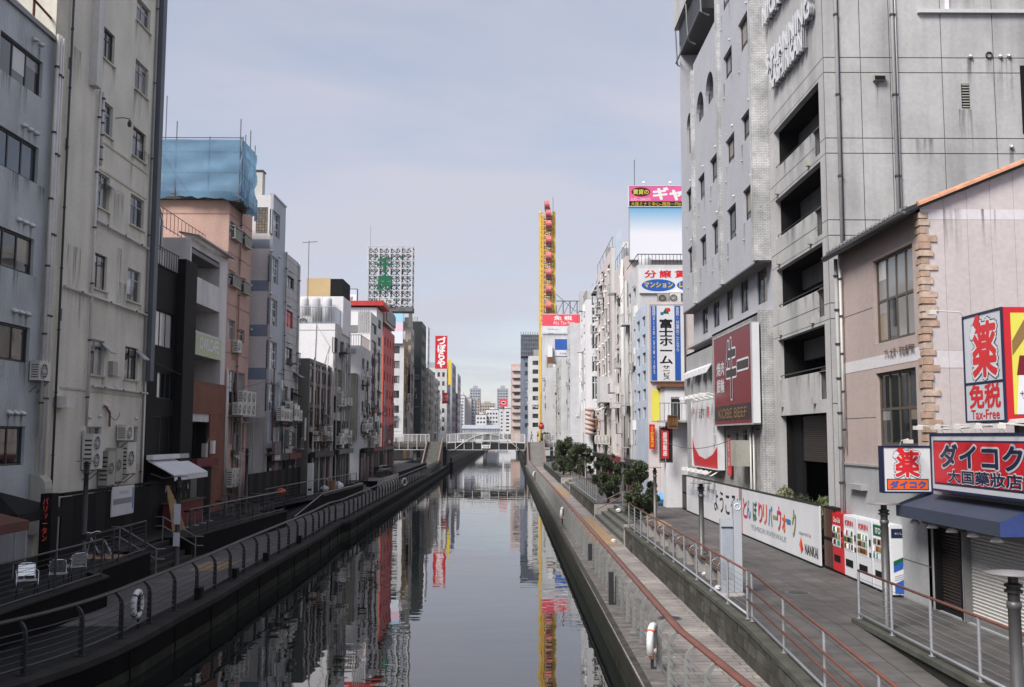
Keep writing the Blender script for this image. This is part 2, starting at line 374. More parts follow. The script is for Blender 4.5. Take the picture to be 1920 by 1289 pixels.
mat('pipe_dark', (.05, .05, .055), .6, .12); mat('ac_white', (.62, .61, .57), .5, .1, streak=.2); mat('ac_grey', (.36, .35, .31), .5, .12, streak=.25)
mat('black', (.007, .007, .0075), .7, .1, spec=.2); mat('charcoal', (.01, .01, .0105), .8, .2, spec=.15); mat('white', (.78, .78, .78), .5, .05)
for n, c in (('red', '#c4222b'), ('deepred', '#701722'), ('navy', '#1d2644'), ('blue', '#2f5aa8'), ('green', '#0d5f3c'), ('yellow', '#e6c62e'), ('orange', '#e8632c'),
             ('pink', '#e0629a'), ('salmon_red', '#e0505c'), ('skyblue', '#5fa3cf'), ('limeyellow', '#d8d155'), ('brownsign', '#4a2b1c'), ('gold', '#8a6a3c'), ('ink', '#16161a'),
             ('greytext', '#8a8e96'), ('lightgrey', '#c9ccd3'), ('redtext', '#d22f34'), ('tealsign', '#2d8a78'), ('olive', '#8d9b6a'), ('steelblue', '#3f79b8'), ('magenta', '#d02f5c')):
    mat(n, c, .32, .07, fine=.03)
mat('signwhite', (.7, .71, .74), .32, .06, fine=.02, streak=.12); mat('signgrey', (.5, .52, .56), .45, .05, fine=.02)
# left bank
ribmat('corrugated', (.44, .475, .5), 'Y', .09, .55, .02, streak=.35); mat('plaster_white', (.66, .64, .56), .85, .1, .5, streak=.22, bump=.25, bscale=40)
mat('plaster_dirty', (.55, .53, .44), .85, .16, .8, streak=.3, bump=.25); mat('black_clad', (.01, .01, .0105), .7, .25, .6, spec=.15)
mat('balcony_white', (.66, .63, .62), .8, .1, streak=.3, bump=.1); mat('shade_wall', (.075, .07, .065), .9, .15); mat('brick_orange', (.2, .078, .048), .85, .15, 1.2, streak=.25, bump=.2)  # the dark recess wall has the balconies' shade put into its colour
mat('salmon', (.52, .345, .285), .85, .1, .5, streak=.18, bump=.1); mat('salmon_dark', (.4, .23, .18), .85, .12, streak=.2)
mat('pale_panel', (.62, .6, .6), .6, .07, streak=.15); mat('bluegrey_panel', (.2, .245, .33), .55, .08, streak=.12); mat('blue_facade', (.33, .37, .42), .5, .1, streak=.15)
mat('grey_panel', (.46, .455, .45), .65, .1, streak=.25); mat('whitewash', (.72, .71, .73), .75, .06, streak=.1); mat('offwhite', (.62, .61, .6), .75, .08, streak=.22)
mat('dirty_white', (.52, .51, .48), .8, .14, streak=.35); mat('greenish_metal', (.13, .13, .115), .6, .2, streak=.2); mat('brown_glaze', (.09, .07, .055), .3, .35, 1.5, streak=.4)
mat('red_paint', (.5, .035, .03), .6, .12, streak=.25); mat('orange_paint', (.6, .11, .045), .6, .1); mat('dark_red', (.14, .018, .02), .7, .2)
mat('beige_wall', (.42, .37, .33), .8, .1, streak=.2); mat('ochre', (.42, .27, .13), .8, .12, streak=.25); mat('tan_box', (.45, .33, .17), .75, .08)
mat('dark_green', (.03, .04, .038), .6, .15); mat('grey_green', (.12, .125, .115), .7, .15); mat('mid_grey', (.3, .3, .31), .8, .12, streak=.25); mat('tarp', (.15, .29, .42), .8, .25, .7)
mat('stone_beige', (.36, .34, .31), .85, .15, streak=.3); mat('maroon', (.09, .02, .022), .7, .2)
# right bank
mat('concrete', (.43, .425, .425), .85, .13, .55, streak=.42, bump=.15, bscale=18); mat('recess_shade', (.014, .014, .015), .9, .2, spec=.1); mat('concrete_dark', (.13, .13, .13), .9, .15, streak=.3); mat('joint', (.1, .095, .085), .95, .1)  # balcony insides painted near-black to stand for their deep shade
mat('grey_stucco', (.4, .405, .44), .85, .05, .5, streak=.07, bump=.3, bscale=45)
brickmat('white_brick', (.6, .6, .6), (.52, .52, .52), (.3, .3, .3), .2, .07, .008, 'S'); brickmat('grey_tile', (.36, .355, .34), (.31, .305, .29), (.19, .185, .18), .22, .065, .008, 'S')
mat('mauve_wall', (.42, .34, .315), .85, .06, streak=.1, bump=.1); mat('pale_wall', (.52, .475, .475), .85, .05, streak=.08, bump=.08); mat('band_white', (.6, .58, .6), .8, .06)
mat('quoin_brick', (.42, .29, .215), .9, .25, 5, bump=.5); mat('quoin_brick2', (.5, .38, .3), .9, .25, 5, bump=.5); mat('clay_tile', (.48, .24, .15), .8, .2, 3, bump=.2)
mat('grey_render', (.34, .345, .35), .85, .1, .6, streak=.18, bump=.1); mat('awning_navy', (.035, .045, .075), .75, .1); mat('awning_blue', (.03, .055, .2), .7, .08)
mat('shutter_brown', (.035, .027, .024), .5, .15, 2); mat('shutter_white', (.55, .54, .52), .5, .08); mat('awning_white', (.7, .7, .73), .8, .05)
mat('pale_grey', (.55, .55, .56), .75, .08, streak=.18); mat('pale_pink', (.6, .53, .52), .8, .08, streak=.15); mat('pale_blue', (.5, .57, .66), .5, .1)
mat('wheel_yellow', (.7, .46, .07), .5, .1); mat('gondola_red', (.6, .16, .16), .45, .1); mat('gondola_dark', (.12, .02, .02), .5, .1); mat('pinkish', (.55, .4, .35), .8, .1, streak=.2)
mat('far_blue', (.17, .2, .26), .7, .1); mat('far_grey', (.34, .36, .4), .8, .1); mat('far_white', (.62, .62, .63), .8, .08); mat('far_tan', (.4, .33, .29), .8, .1)
# ground, water, rails
brickmat('paving', (.118, .111, .106), (.095, .089, .085), (.05, .047, .045), 1.2, .6, .016, 'YX', .7, .3); brickmat('paving_low', (.36, .325, .3), (.29, .262, .242), (.13, .12, .11), 1.1, .3, .014, 'XY', .75, .35)
brickmat('paving_left', (.016, .017, .018), (.013, .014, .015), (.006, .006, .006), .6, .3, .012, 'XY', .55, .3); brickmat('paving_left_low', (.17, .16, .158), (.145, .138, .136), (.05, .048, .048), 1.0, .2, .012, 'XY', .6, .3)  # paving_left darkened so its colour carries the bank's shade
brickmat('boards', (.13, .118, .112), (.1, .092, .088), (.03, .03, .03), 3, .14, .012, 'XY', .85, .5)
mat('tactile', (.3, .2, .11), .8, .2, 4, bump=.3); mat('street', (.06, .06, .062), .9, .2); mat('quay_left_shade', (.006, .006, .006), .9, .4, .9, streak=.5, bump=.4, bscale=8, spec=.1); mat('quay', (.016, .016, .014), .85, .35, .9, streak=.5, bump=.5, bscale=8)  # left quay colour taken near black to stand for shade
mat('quay_dark', (.012, .012, .012), .6, .3); mat('stone', (.045, .043, .036), .9, .45, 3.2, streak=.3, bump=.8, bscale=14); mat('stone2', (.075, .071, .06), .9, .45, 3.2, streak=.3, bump=.8, bscale=14)
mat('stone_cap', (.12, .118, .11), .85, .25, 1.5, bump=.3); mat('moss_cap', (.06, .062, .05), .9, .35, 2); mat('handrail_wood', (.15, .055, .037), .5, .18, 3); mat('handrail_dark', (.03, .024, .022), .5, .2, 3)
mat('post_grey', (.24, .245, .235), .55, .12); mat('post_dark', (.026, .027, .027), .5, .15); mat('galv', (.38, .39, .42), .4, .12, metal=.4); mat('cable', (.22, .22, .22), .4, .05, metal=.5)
mat('lamp_grey', (.1, .1, .1), .45, .1, metal=.3); mat('concrete_block', (.42, .39, .37), .9, .15, streak=.3); mat('bench_wood', (.1, .06, .045), .7, .3, 4)
mat('bark', (.06, .045, .035), .9, .2, 6, bump=.5); mat('leaf', (.026, .04, .017), .6, .35, 3); mat('leaf_light', (.085, .11, .04), .6, .3, 3); mat('hedge_pale', (.2, .2, .11), .7, .3, 3)
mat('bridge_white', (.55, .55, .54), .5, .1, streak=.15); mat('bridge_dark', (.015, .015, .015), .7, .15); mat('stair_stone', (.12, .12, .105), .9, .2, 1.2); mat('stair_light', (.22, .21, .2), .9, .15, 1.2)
mat('stair_pink', (.2, .14, .12), .85, .15); mat('lifebuoy', (.7, .7, .7), .5, .08); mat('wood_light', (.4, .27, .14), .7, .2, 4); mat('cardboard', (.35, .2, .11), .85, .1); mat('tyre', (.015, .015, .015), .8, .1)
mat('kiosk_glass', (.42, .45, .49), .12, .08, fine=0); mat('kiosk_blue', (.34, .38, .43), .25, .1); mat('lantern', (.5, .03, .035), .5, .1); mat('skin', (.45, .28, .22), .6, .05); mat('cloth_dark', (.03, .03, .04), .9, .1); mat('cloth_pale', (.4, .38, .4), .9, .1)
mat('plastic_bag', (.7, .7, .72), .4, .05); mat('tarp_blue', (.12, .33, .6), .5, .15, 3)
m = mat('led_red', (.02, .005, .005), .5, 0, fine=0); p = m.node_tree.nodes['Principled BSDF']; p.inputs['Emission Color'].default_value = (1, .12, .07, 1); p.inputs['Emission Strength'].default_value = .14
# water: still, dark, lightly rippled
m = bpy.data.materials.new('water'); MT['water'] = m; m.use_nodes = True; n = m.node_tree.nodes; l = m.node_tree.links; p = n['Principled BSDF']
p.inputs['Base Color'].default_value = (.007, .010, .009, 1); p.inputs['Roughness'].default_value = .015; p.inputs['IOR'].default_value = 1.9; p.inputs['Specular IOR Level'].default_value = .5
g = n.new('ShaderNodeNewGeometry'); hs = []
for sc, mpg, w in ((1.0, (.5, .8, 1), .34), (1.0, (1.6, 2.4, 1), .06), (1.0, (.14, .2, 1), .8)):
    q = n.new('ShaderNodeMapping'); q.inputs['Scale'].default_value = mpg; l.new(g.outputs['Position'], q.inputs[0])
    t = n.new('ShaderNodeTexNoise'); t.inputs['Scale'].default_value = sc; t.inputs['Detail'].default_value = 2.0; l.new(q.outputs[0], t.inputs['Vector'])
    s = n.new('ShaderNodeMath'); s.operation = 'MULTIPLY'; s.inputs[1].default_value = w; l.new(t.outputs[0], s.inputs[0]); hs.append(s)
# wind patches: the fine ripple comes and goes over the surface
pn = n.new('ShaderNodeTexNoise'); pn.inputs['Scale'].default_value = .09; pn.inputs['Detail'].default_value = 3; l.new(g.outputs['Position'], pn.inputs['Vector'])
pr = n.new('ShaderNodeMapRange'); pr.inputs[1].default_value = .42; pr.inputs[2].default_value = .62; pr.inputs[3].default_value = .35; pr.inputs[4].default_value = 2.2; l.new(pn.outputs[0], pr.inputs[0])
pm_ = n.new('ShaderNodeMath'); pm_.operation = 'MULTIPLY'; l.new(hs[1].outputs[0], pm_.inputs[0]); l.new(pr.outputs[0], pm_.inputs[1]); hs[1] = pm_
rr_ = n.new('ShaderNodeMapRange'); rr_.inputs[1].default_value = .45; rr_.inputs[2].default_value = .65; rr_.inputs[3].default_value = .0; rr_.inputs[4].default_value = .015; l.new(pn.outputs[0], rr_.inputs[0]); l.new(rr_.outputs[0], p.inputs['Roughness'])
a = n.new('ShaderNodeMath'); l.new(hs[0].outputs[0], a.inputs[0]); l.new(hs[1].outputs[0], a.inputs[1])
a2 = n.new('ShaderNodeMath'); l.new(a.outputs[0], a2.inputs[0]); l.new(hs[2].outputs[0], a2.inputs[1])
b = n.new('ShaderNodeBump'); b.inputs['Strength'].default_value = 1.0; b.inputs['Distance'].default_value = .02; l.new(a2.outputs[0], b.inputs['Height']); l.new(b.outputs[0], p.inputs['Normal'])

# rain stains: a dark wash with ragged streaks, thinning downwards
m = bpy.data.materials.new('stain'); MT['stain'] = m; m.use_nodes = True; n = m.node_tree.nodes; l = m.node_tree.links; p = n['Principled BSDF']; p.inputs['Base Color'].default_value = (.05, .045, .035, 1); p.inputs['Roughness'].default_value = .95; p.inputs['Specular IOR Level'].default_value = .1
g = n.new('ShaderNodeNewGeometry'); q = n.new('ShaderNodeMapping'); q.inputs['Scale'].default_value = (9, 9, .5); l.new(g.outputs['Position'], q.inputs[0]); t = n.new('ShaderNodeTexNoise'); t.inputs['Scale'].default_value = 1; t.inputs['Detail'].default_value = 5; l.new(q.outputs[0], t.inputs['Vector'])
r = n.new('ShaderNodeMapRange'); r.inputs[1].default_value = .42; r.inputs[2].default_value = .78; r.inputs[4].default_value = .75; l.new(t.outputs[0], r.inputs[0])
tc = n.new('ShaderNodeTexCoord'); s = n.new('ShaderNodeSeparateXYZ'); l.new(tc.outputs['Generated'], s.inputs[0]); pw = n.new('ShaderNodeMath'); pw.operation = 'POWER'; pw.inputs[1].default_value = 1.4; l.new(s.outputs[2], pw.inputs[0]); mu = n.new('ShaderNodeMath'); mu.operation = 'MULTIPLY'; l.new(r.outputs[0], mu.inputs[0]); l.new(pw.outputs[0], mu.inputs[1]); l.new(mu.outputs[0], p.inputs['Alpha'])
mat('coping_left', (.034, .033, .032), .85, .3, 1.5, bump=.3, spec=.2)
for q_ in ('paving_left', 'paving_left_low'): MT[q_].node_tree.nodes['Principled BSDF'].inputs['Specular IOR Level'].default_value = .25
# ------------------------------------------------------------------ water, banks, promenades
LOW, UP = 1.45, 2.2
g = MB(); g.box(-900, -16.6, -60, 700, 1.6, 2.15); g.box(11, 900, -60, 700, 1.6, 2.15); g.box(-900, 900, 700.5, 1150, 1.6, 2.15)
struct(g, 'ground', 'street')
WZ = .58
struct(MB().quad((-13.5, -60, WZ), (11, -60, WZ), (11, 700, WZ), (-13.5, 700, WZ)), 'water', 'water')


LC = [(-14, 6), (-12.2, 14), (-10.4, 17.5), (-9.6, 19.8), (-9.15, 21.4), (-8.95, 22.9), (-8.87, 24.4), (-8.9, 27), (-8.86, 30.6), (-9.0, 35.6), (-9.2, 49.4), (-9.38, 53), (-9.5, 56), (-9.25, 58), (-9.4, 68.6), (-9.6, 91), (-10.1, 143), (-10.5, 173)]
def sweep(poly, off0, off1, z0, z1):
    """a band along a poly-line (X,Y), between two offsets to the left of its direction"""
    m = MB(); P = [Vector((a, b, 0)) for a, b in poly]; rows = []
    for i, p in enumerate(P):
        t = (P[min(i+1, len(P)-1)]-P[max(i-1, 0)]).normalized(); n = Vector((-t.y, t.x, 0)); a, b = p+n*off0, p+n*off1
        rows.append([(a.x, a.y, z0), (b.x, b.y, z0), (b.x, b.y, z1), (a.x, a.y, z1)])
    vs = [q for r in rows for q in r]; fs = []
    for i in range(len(rows)-1):
        for k in range(4): fs.append((i*4+k, i*4+(k+1) % 4, (i+1)*4+(k+1) % 4, (i+1)*4+k))
    fs += [(3, 2, 1, 0), tuple(len(vs)-4+k for k in range(4))]
    return m.add(vs, fs)
def ptsalong(poly, step, y0=None, y1=None, off=0):
    """evenly spaced points (x, y, heading) along a poly-line"""
    out = []; rest = 0
    for (a, b), (c, d) in zip(poly, poly[1:]):
        L = math.hypot(c-a, d-b); s = rest
        while s < L:
            t = s/L; n = Vector((-(d-b)/L, (c-a)/L)); x, y = a+(c-a)*t+n.x*off, b+(d-b)*t+n.y*off
            if (y0 is None or y >= y0) and (y1 is None or y <= y1): out.append((x, y, math.atan2(d-b, c-a)))
            s += step
        rest = s-L
    return out
qw = thing('quay_wall', 'streaked quay wall with shade in its dark colour along the water below the shaded promenade', 'wall', (-9, 60, -1))
sweep(LC, .0, .8, -2, 1.3).obj('wall', 'quay_left_shade', qw)
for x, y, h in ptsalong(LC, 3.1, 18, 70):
    MB().box(x-.02, x+.03, y-.04, y+.04, .1, 1.22).obj('rib', 'quay_left_shade', qw)
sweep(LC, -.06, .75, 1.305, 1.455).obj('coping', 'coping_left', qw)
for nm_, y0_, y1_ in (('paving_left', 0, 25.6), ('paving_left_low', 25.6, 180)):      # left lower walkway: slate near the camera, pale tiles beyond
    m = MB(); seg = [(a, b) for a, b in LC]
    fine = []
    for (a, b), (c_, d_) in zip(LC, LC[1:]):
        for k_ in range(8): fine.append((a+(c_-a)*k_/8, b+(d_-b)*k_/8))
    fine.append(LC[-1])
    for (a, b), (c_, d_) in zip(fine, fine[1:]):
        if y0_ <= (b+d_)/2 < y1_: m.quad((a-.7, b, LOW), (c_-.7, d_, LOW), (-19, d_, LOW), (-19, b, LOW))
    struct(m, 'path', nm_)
RC = [(4.2, -6), (3.05, 14.6), (2.69, 19.6), (2.67, 34), (2.4, 128), (2.45, 173)]
qw2 = thing('quay_wall', 'dark quay wall below the timber-edged walkway with brown handrail', 'wall', (3, 60, -1))
m = MB()
for (a, b), (c, d) in zip(RC, RC[1:]): m.add([(a, b, -2), (c, d, -2), (c, d, 1.3), (a, b, 1.3), (a+.8, b, -2), (c+.8, d, -2), (c+.8, d, 1.3), (a+.8, b, 1.3)], [(0, 1, 2, 3), (4, 7, 6, 5), (3, 2, 6, 7)])
m.obj('wall', 'quay', qw2)
m = MB()
for (a, b), (c, d) in zip(RC, RC[1:]): m.add([(a-.05, b, 1.302), (c-.05, d, 1.302), (c-.05, d, 1.47), (a-.05, b, 1.47), (a+.1, b, 1.302), (c+.1, d, 1.302), (c+.1, d, 1.47), (a+.1, b, 1.47)], [(0, 1, 2, 3), (4, 7, 6, 5), (3, 2, 6, 7), (0, 4, 5, 1)])
m.obj('coping', 'stone', qw2)
struct(MB().quad((2.6, -20, LOW), (5.4, -20, LOW), (5.4, 173, LOW), (2.6, 173, LOW)), 'path', 'paving_low')
# timber boarding between coping and handrail, board by board where it can be told apart
mat('tide_mark', (.03, .034, .022), .9, .5, 2.5, streak=.5, spec=.2)
sweep(LC, -.012, .1, .3, .82).obj('tide_mark', 'tide_mark', qw); m = MB()
for (a, b), (c_, d_) in zip(RC, RC[1:]): m.quad((a-.008, b, .4), (c_-.008, d_, .4), (c_-.008, d_, .86), (a-.008, b, .86))
m.obj('tide_mark', 'tide_mark', qw2)
bd = thing('boardwalk', 'weathered timber boards between quay coping and brown handrail', 'decking', (2.9, 40, LOW))
m = MB().box(0, 1, 0, 1, 0, 1).mesh('board', 'boards'); m2 = MB().box(0, 1, 0, 1, 0, 1).mesh('board', 'bench_wood')
mat('board_grey', (.13, .12, .115), .9, .3, 4, bump=.4); mat('board_pale', (.17, .155, .15), .9, .3, 4, bump=.4)
bms = [MB().box(0, 1, 0, 1, 0, 1).mesh('board', q) for q in ('board_grey', 'board_pale', 'board_grey')]
y = 19.5; i = 0
while y < 52:
    w = .155 if y < 34 else .24; i += 1
    o = bpy.data.objects.new('board', random.choice(bms)); C.objects.link(o); par(o, bd)
    x0 = 2.66-(y-34)*.0024 if y > 34 else 2.67
    o.location = (x0+.1, y, LOW+.004); o.scale = (.46+random.uniform(-.03, .03), w-.018, .02+random.uniform(0, .008)); y += w
o = MB().add([(2.73, 52, LOW+.004), (3.2, 52, LOW+.004), (2.95, 155, LOW+.004), (2.5, 155, LOW+.004)], [(0, 1, 2, 3)]).obj('far_boards', 'boards', bd); o['kind'] = 'stuff'
# upper right promenade
u = MB()
def slab(m, x0, x1, y0, y1, z0, z1): m.box(x0, x1, y0, y1, z0, z1)
slab(u, 5.35, 11, 22, 44.2, 1.2, UP); slab(u, 6.6, 11, 44.2, 60.2, 1.2, UP); slab(u, 5.35, 11, 60.2, 84.8, 1.2, UP); slab(u, 6.6, 11, 84.8, 99, 1.2, UP); slab(u, 5.35, 11, 99, 172, 1.2, UP)
slab(u, 7.9, 11, -20, 22, 1.2, UP)
u.add([(5.3, 22, UP), (7.9, 22, UP), (7.9, 9, LOW+.004), (5.3, 9, LOW+.004)], [(3, 2, 1, 0)]); u.quad((5.3, -20, LOW+.004), (7.9, -20, LOW+.004), (7.9, 9, LOW+.004), (5.3, 9, LOW+.004))
struct(u, 'pavement', 'paving')
for nm, lab, y0, y1 in (('tactile_strip', '', 44.8, 59.6), ('tactile_strip', '', 80, 96)):
    o = struct(MB().quad((3.5, y0, LOW+.008), (4.9, y0, LOW+.008), (4.9, y1, LOW+.008), (3.5, y1, LOW+.008)), 'paving_strip', 'tactile')
struct(MB().quad((6.8, 46, UP+.006), (7.5, 46, UP+.006), (7.5, 60, UP+.006), (6.8, 60, UP+.006)), 'paving_strip', 'tactile')
# retaining walls of stone blocks
def stonewall(label, Y0, Y1, X=5.1, ztop=lambda y: UP, blocks=True, n=3, bl=.95):
    r = thing('retaining_wall', label, 'wall', (X, (Y0+Y1)/2, LOW))
    m = MB(); ys = [Y0+(Y1-Y0)*i/12 for i in range(13)]
    for a, b in zip(ys, ys[1:]):
        za, zb = ztop(a), ztop(b)
        m.add([(X+.03, a, 1.2), (X+.03, b, 1.2), (X+.03, b, zb), (X+.03, a, za), (X+.26, a, 1.2), (X+.26, b, 1.2), (X+.26, b, zb), (X+.26, a, za)], [(0, 3, 2, 1), (4, 5, 6, 7), (3, 7, 6, 2)])
    m.add([(X+.03, Y0, 1.2), (X+.26, Y0, 1.2), (X+.26, Y0, ztop(Y0)), (X+.03, Y0, ztop(Y0)), (X+.03, Y1, 1.2), (X+.26, Y1, 1.2), (X+.26, Y1, ztop(Y1)), (X+.03, Y1, ztop(Y1))], [(0, 1, 2, 3), (4, 7, 6, 5)])
    m.obj('core', 'quay', r)
    c = MB()
    for a, b in zip(ys, ys[1:]):
        za, zb = ztop(a), ztop(b)
        c.add([(X-.05, a, za+.002), (X+.3, a, za+.002), (X+.3, a, za+.1), (X-.05, a, za+.1), (X-.05, b, zb+.002), (X+.3, b, zb+.002), (X+.3, b, zb+.1), (X-.05, b, zb+.1)], [(0, 4, 5, 1), (3, 2, 6, 7), (0, 3, 7, 4), (1, 5, 6, 2)]+([(0, 1, 2, 3)] if a == Y0 else [])+([(4, 7, 6, 5)] if b == Y1 else []))
    c.obj('cap', 'moss_cap', r)
    if blocks:
        hz = (UP-LOW)/n; me = [MB().box(0, 1, 0, 1, 0, 1).mesh('block', q) for q in ('stone', 'stone2', 'stone')]
        for k in range(n):
            y = Y0-(.5*bl if k % 2 else 0)
            while y < Y1-.05:
                L = bl*random.uniform(.9, 1.1); a, b = max(y, Y0)+.008, min(y+L, Y1)-.008; y += L
                if b-a < .1: continue
                zt = min(ztop(a), ztop(b))-.004; z0, z1 = LOW+k*hz+.008, min(LOW+(k+1)*hz-.008, zt)
                if z1-z0 < .05: continue
                o = bpy.data.objects.new('block', random.choice(me)); C.objects.link(o); par(o, r)
                pr = random.uniform(.0, .028); o.location = (X+.005-pr, a, z0); o.scale = (.03+pr, b-a, z1-z0)
    return r
ramp = lambda y: UP if y >= 22 else LOW+.03+(UP-LOW-.03)*max(0, (y-9)/13)
stonewall('long mossy stone block wall under the railing, beside the lower walkway', 14, 44.2, ztop=ramp)
stonewall('short stone block wall between the two flights of steps', 60.2, 84.8, bl=1.6, n=2)
stonewall('farthest stone wall by the lower walkway, near the bridge stairs', 99, 152, blocks=False)
stonewall('low stone wall under the cable railing by the shuttered shop', 12, 22.4, X=7.65, blocks=False)
# steps between the walls
def steps(label, Y0, Y1, n=4, x0=5.12, run=.37, m='stair_stone', side=1):
    r = thing('steps', label, 'steps', (x0, (Y0+Y1)/2, LOW))
    for i in range(n):
        xa = x0+run*i; MB().box(xa, x0+run*n+.02, Y0+.01, Y1-.01, LOW+(UP-LOW)*i/n+.002, LOW+(UP-LOW)*(i+1)/n).obj('step', m, r)
        MB().box(xa-.02, xa+.07, Y0+.012, Y1-.012, LOW+(UP-LOW)*(i+1)/n-.045, LOW+(UP-LOW)*(i+1)/n+.006).obj('nosing', 'moss_cap', r)
    return r
s1 = steps('wide stone steps up from the lower walkway, nearest flight', 44.6, 59.8)
s2 = steps('far stone steps up from the lower walkway, beyond the first trees', 85.2, 98.8)
for r, a, b in ((s1, 44.2, 59.8), (s2, 84.8, 98.8)):
    MB().box(5.08, 5.5, a, a+.4, LOW+.001, UP+.18).obj('pier', 'concrete_block', r); MB().box(5.08, 6.6, b, b+.38, LOW+.001, UP+.001).obj('cheek', 'concrete_block', r)
for r, yy in ((s1, 59.2), (s2, 98.3)):
    h = MB()
    for dz in (.55, .85): h.tube([(5.2, yy, LOW+dz), (6.7, yy, UP+dz), (7.2, yy, UP+dz)], .03, 6)
    h.obj('handrail', 'handrail_wood', r); h = MB()
    for x, z in ((5.2, LOW), (6.7, UP)): h.tube([(x, yy, z), (x, yy, z+.86)], .025, 6)
    h.obj('post', 'galv', r)

# railings
def plate_post(m, lean, w=.12, t=.05, h=1.08):
    """bent flat post, top curved towards the walkway (+x when lean>0)"""
    s = 1 if lean > 0 else -1; prof = [(0, 0), (0, .78), (.03, .92), (.1, 1.02), (.19, h)]
    b = MB(); vs = []
    for dx, z in prof:
        ww = w*(1-.25*z/h); c = s*dx
        for xx, yy in ((-ww/2, -t/2), (ww/2, -t/2), (ww/2, t/2), (-ww/2, t/2)): vs.append((c+xx, yy, z))
    fs = [(3, 2, 1, 0), tuple(range(len(vs)-4, len(vs)))]
    for i in range(len(prof)-1):
        for k in range(4): fs.append((i*4+k, i*4+(k+1) % 4, (i+1)*4+(k+1) % 4, (i+1)*4+k))
    b.add(vs, fs); b.box(-.12, .12, -.09, .09, 0, .02); return b.mesh('post', m)
def sweep_tube(pts, w, h):
    """flat-oval rail"""
    m = MB(); vs = []; fs = []; n = 8; P = [Vector(p) for p in pts]
    for i, p in enumerate(P):
        t = (P[min(i+1, len(P)-1)]-P[max(i-1, 0)]).normalized(); x = Vector((t.y, -t.x, 0)).normalized(); z = Vector((0, 0, 1))
        for k in range(n): q = 2*math.pi*(k+.5)/n; vs.append(p+x*math.cos(q)*w/2*1.05+z*math.sin(q)*h/2*1.05)
    for i in range(len(P)-1):
        for k in range(n): fs.append((i*n+k, i*n+(k+1) % n, (i+1)*n+(k+1) % n, (i+1)*n+k))
    fs += [tuple(range(n-1, -1, -1)), tuple(range(len(vs)-n, len(vs)))]
    return m.add(vs, fs)
def water_rail(label, poly, off, s, pm, hm, cm, step, y0, y1):
    r = thing('railing', label, 'railing', (poly[len(poly)//2][0], (y0+y1)/2, LOW))
    line = [(x, y) for x, y, h in ptsalong(poly, .8, y0, y1, off)]
    sweep_tube([(x+s*.2, y, LOW+1.1) for x, y in line], .17, .075).obj('handrail', hm, r, True)
    me = plate_post(pm, s)
    for x, y, h in ptsalong(poly, step, y0, y1, off):
        o = bpy.data.objects.new('post', me); C.objects.link(o); par(o, r); o.location = (x, y, LOW+.006); o.rotation_euler = (0, 0, h-math.pi/2)
    for z in (.16, .3, .44, .58, .72, .86):
        MB().tube([(x, y, LOW+z) for x, y in line], .012 if z > .2 else .028, 4).obj('cable' if z > .2 else 'bottom_rail', cm, r)
    return r
water_rail('waterside railing with red-brown handrail and bent grey posts along the lit walkway', RC, -.42, 1, 'post_grey', 'handrail_wood', 'cable', 1.35, 8, 154)
water_rail('dark waterside railing with bent posts along the shaded curving walkway', LC, .42, -1, 'post_dark', 'handrail_dark', 'pipe_dark', 1.9, 15, 154)
def cable_rail(label, pts, h=1.05, step=1.6, pm='galv', hm='handrail_wood', cm='cable', n=6, double=False, name='railing', group=None, bottom=True, rr=.028):
    P = [Vector(p) for p in pts]; r = thing(name, label, 'railing', P[0], group)
    rail = MB().tube([p+Vector((0, 0, h)) for p in P], rr, 8); rail.obj('handrail', hm, r, True)
    if double:
        for k in (.72, .45): MB().tube([p+Vector((-.1, 0, h*k)) for p in P], .024, 8).obj('lower_rail', hm, r, True)
    if bottom: MB().tube([p+Vector((0, 0, .1)) for p in P], .03, 6).obj('bottom_rail', pm, r, True)
    for k in range(n if not double else 0):
        MB().tube([p+Vector((0, 0, .2+(h-.3)*(k+.5)/n)) for p in P], .006, 4).obj('cable', cm, r)
    me = MB().tube([(0, 0, 0), (0, 0, h-.01)], .03, 6); me.box(-.05, .05, -.05, .05, 0, .012)
    for k in range(5): me.tube([(0, -.05, .22+.16*k), (0, .05, .22+.16*k)], .012, 4)
    me = me.mesh('post', pm)
    for a, b in zip(P, P[1:]):
        L = (b-a).length; c = max(1, round(L/step))
        for i in range(c+1 if b == P[-1] else c):
            o = bpy.data.objects.new('post', me); C.objects.link(o); par(o, r); o.location = a.lerp(b, i/c)
    return r
cable_rail('cable railing with slim brown rail on top of the mossy stone wall', [(5.25, 44, UP+.1), (5.25, 22.2, UP+.1)], step=1.95)
cable_rail('double brown handrail descending beside the ramp', [(5.28, 21.9, UP+.1), (5.28, 9.5, ramp(9.5)+.1)], double=True, step=2.3)
cable_rail('cable railing with brown rail in front of the shuttered shop', [(7.75, 22.3, UP+.1), (7.75, 11, UP+.1)], step=1.75)
cable_rail('post railing on the short wall between the two flights of steps', [(5.25, 84.4, UP+.1), (5.25, 60.6, UP+.1)], step=1.7, n=3)
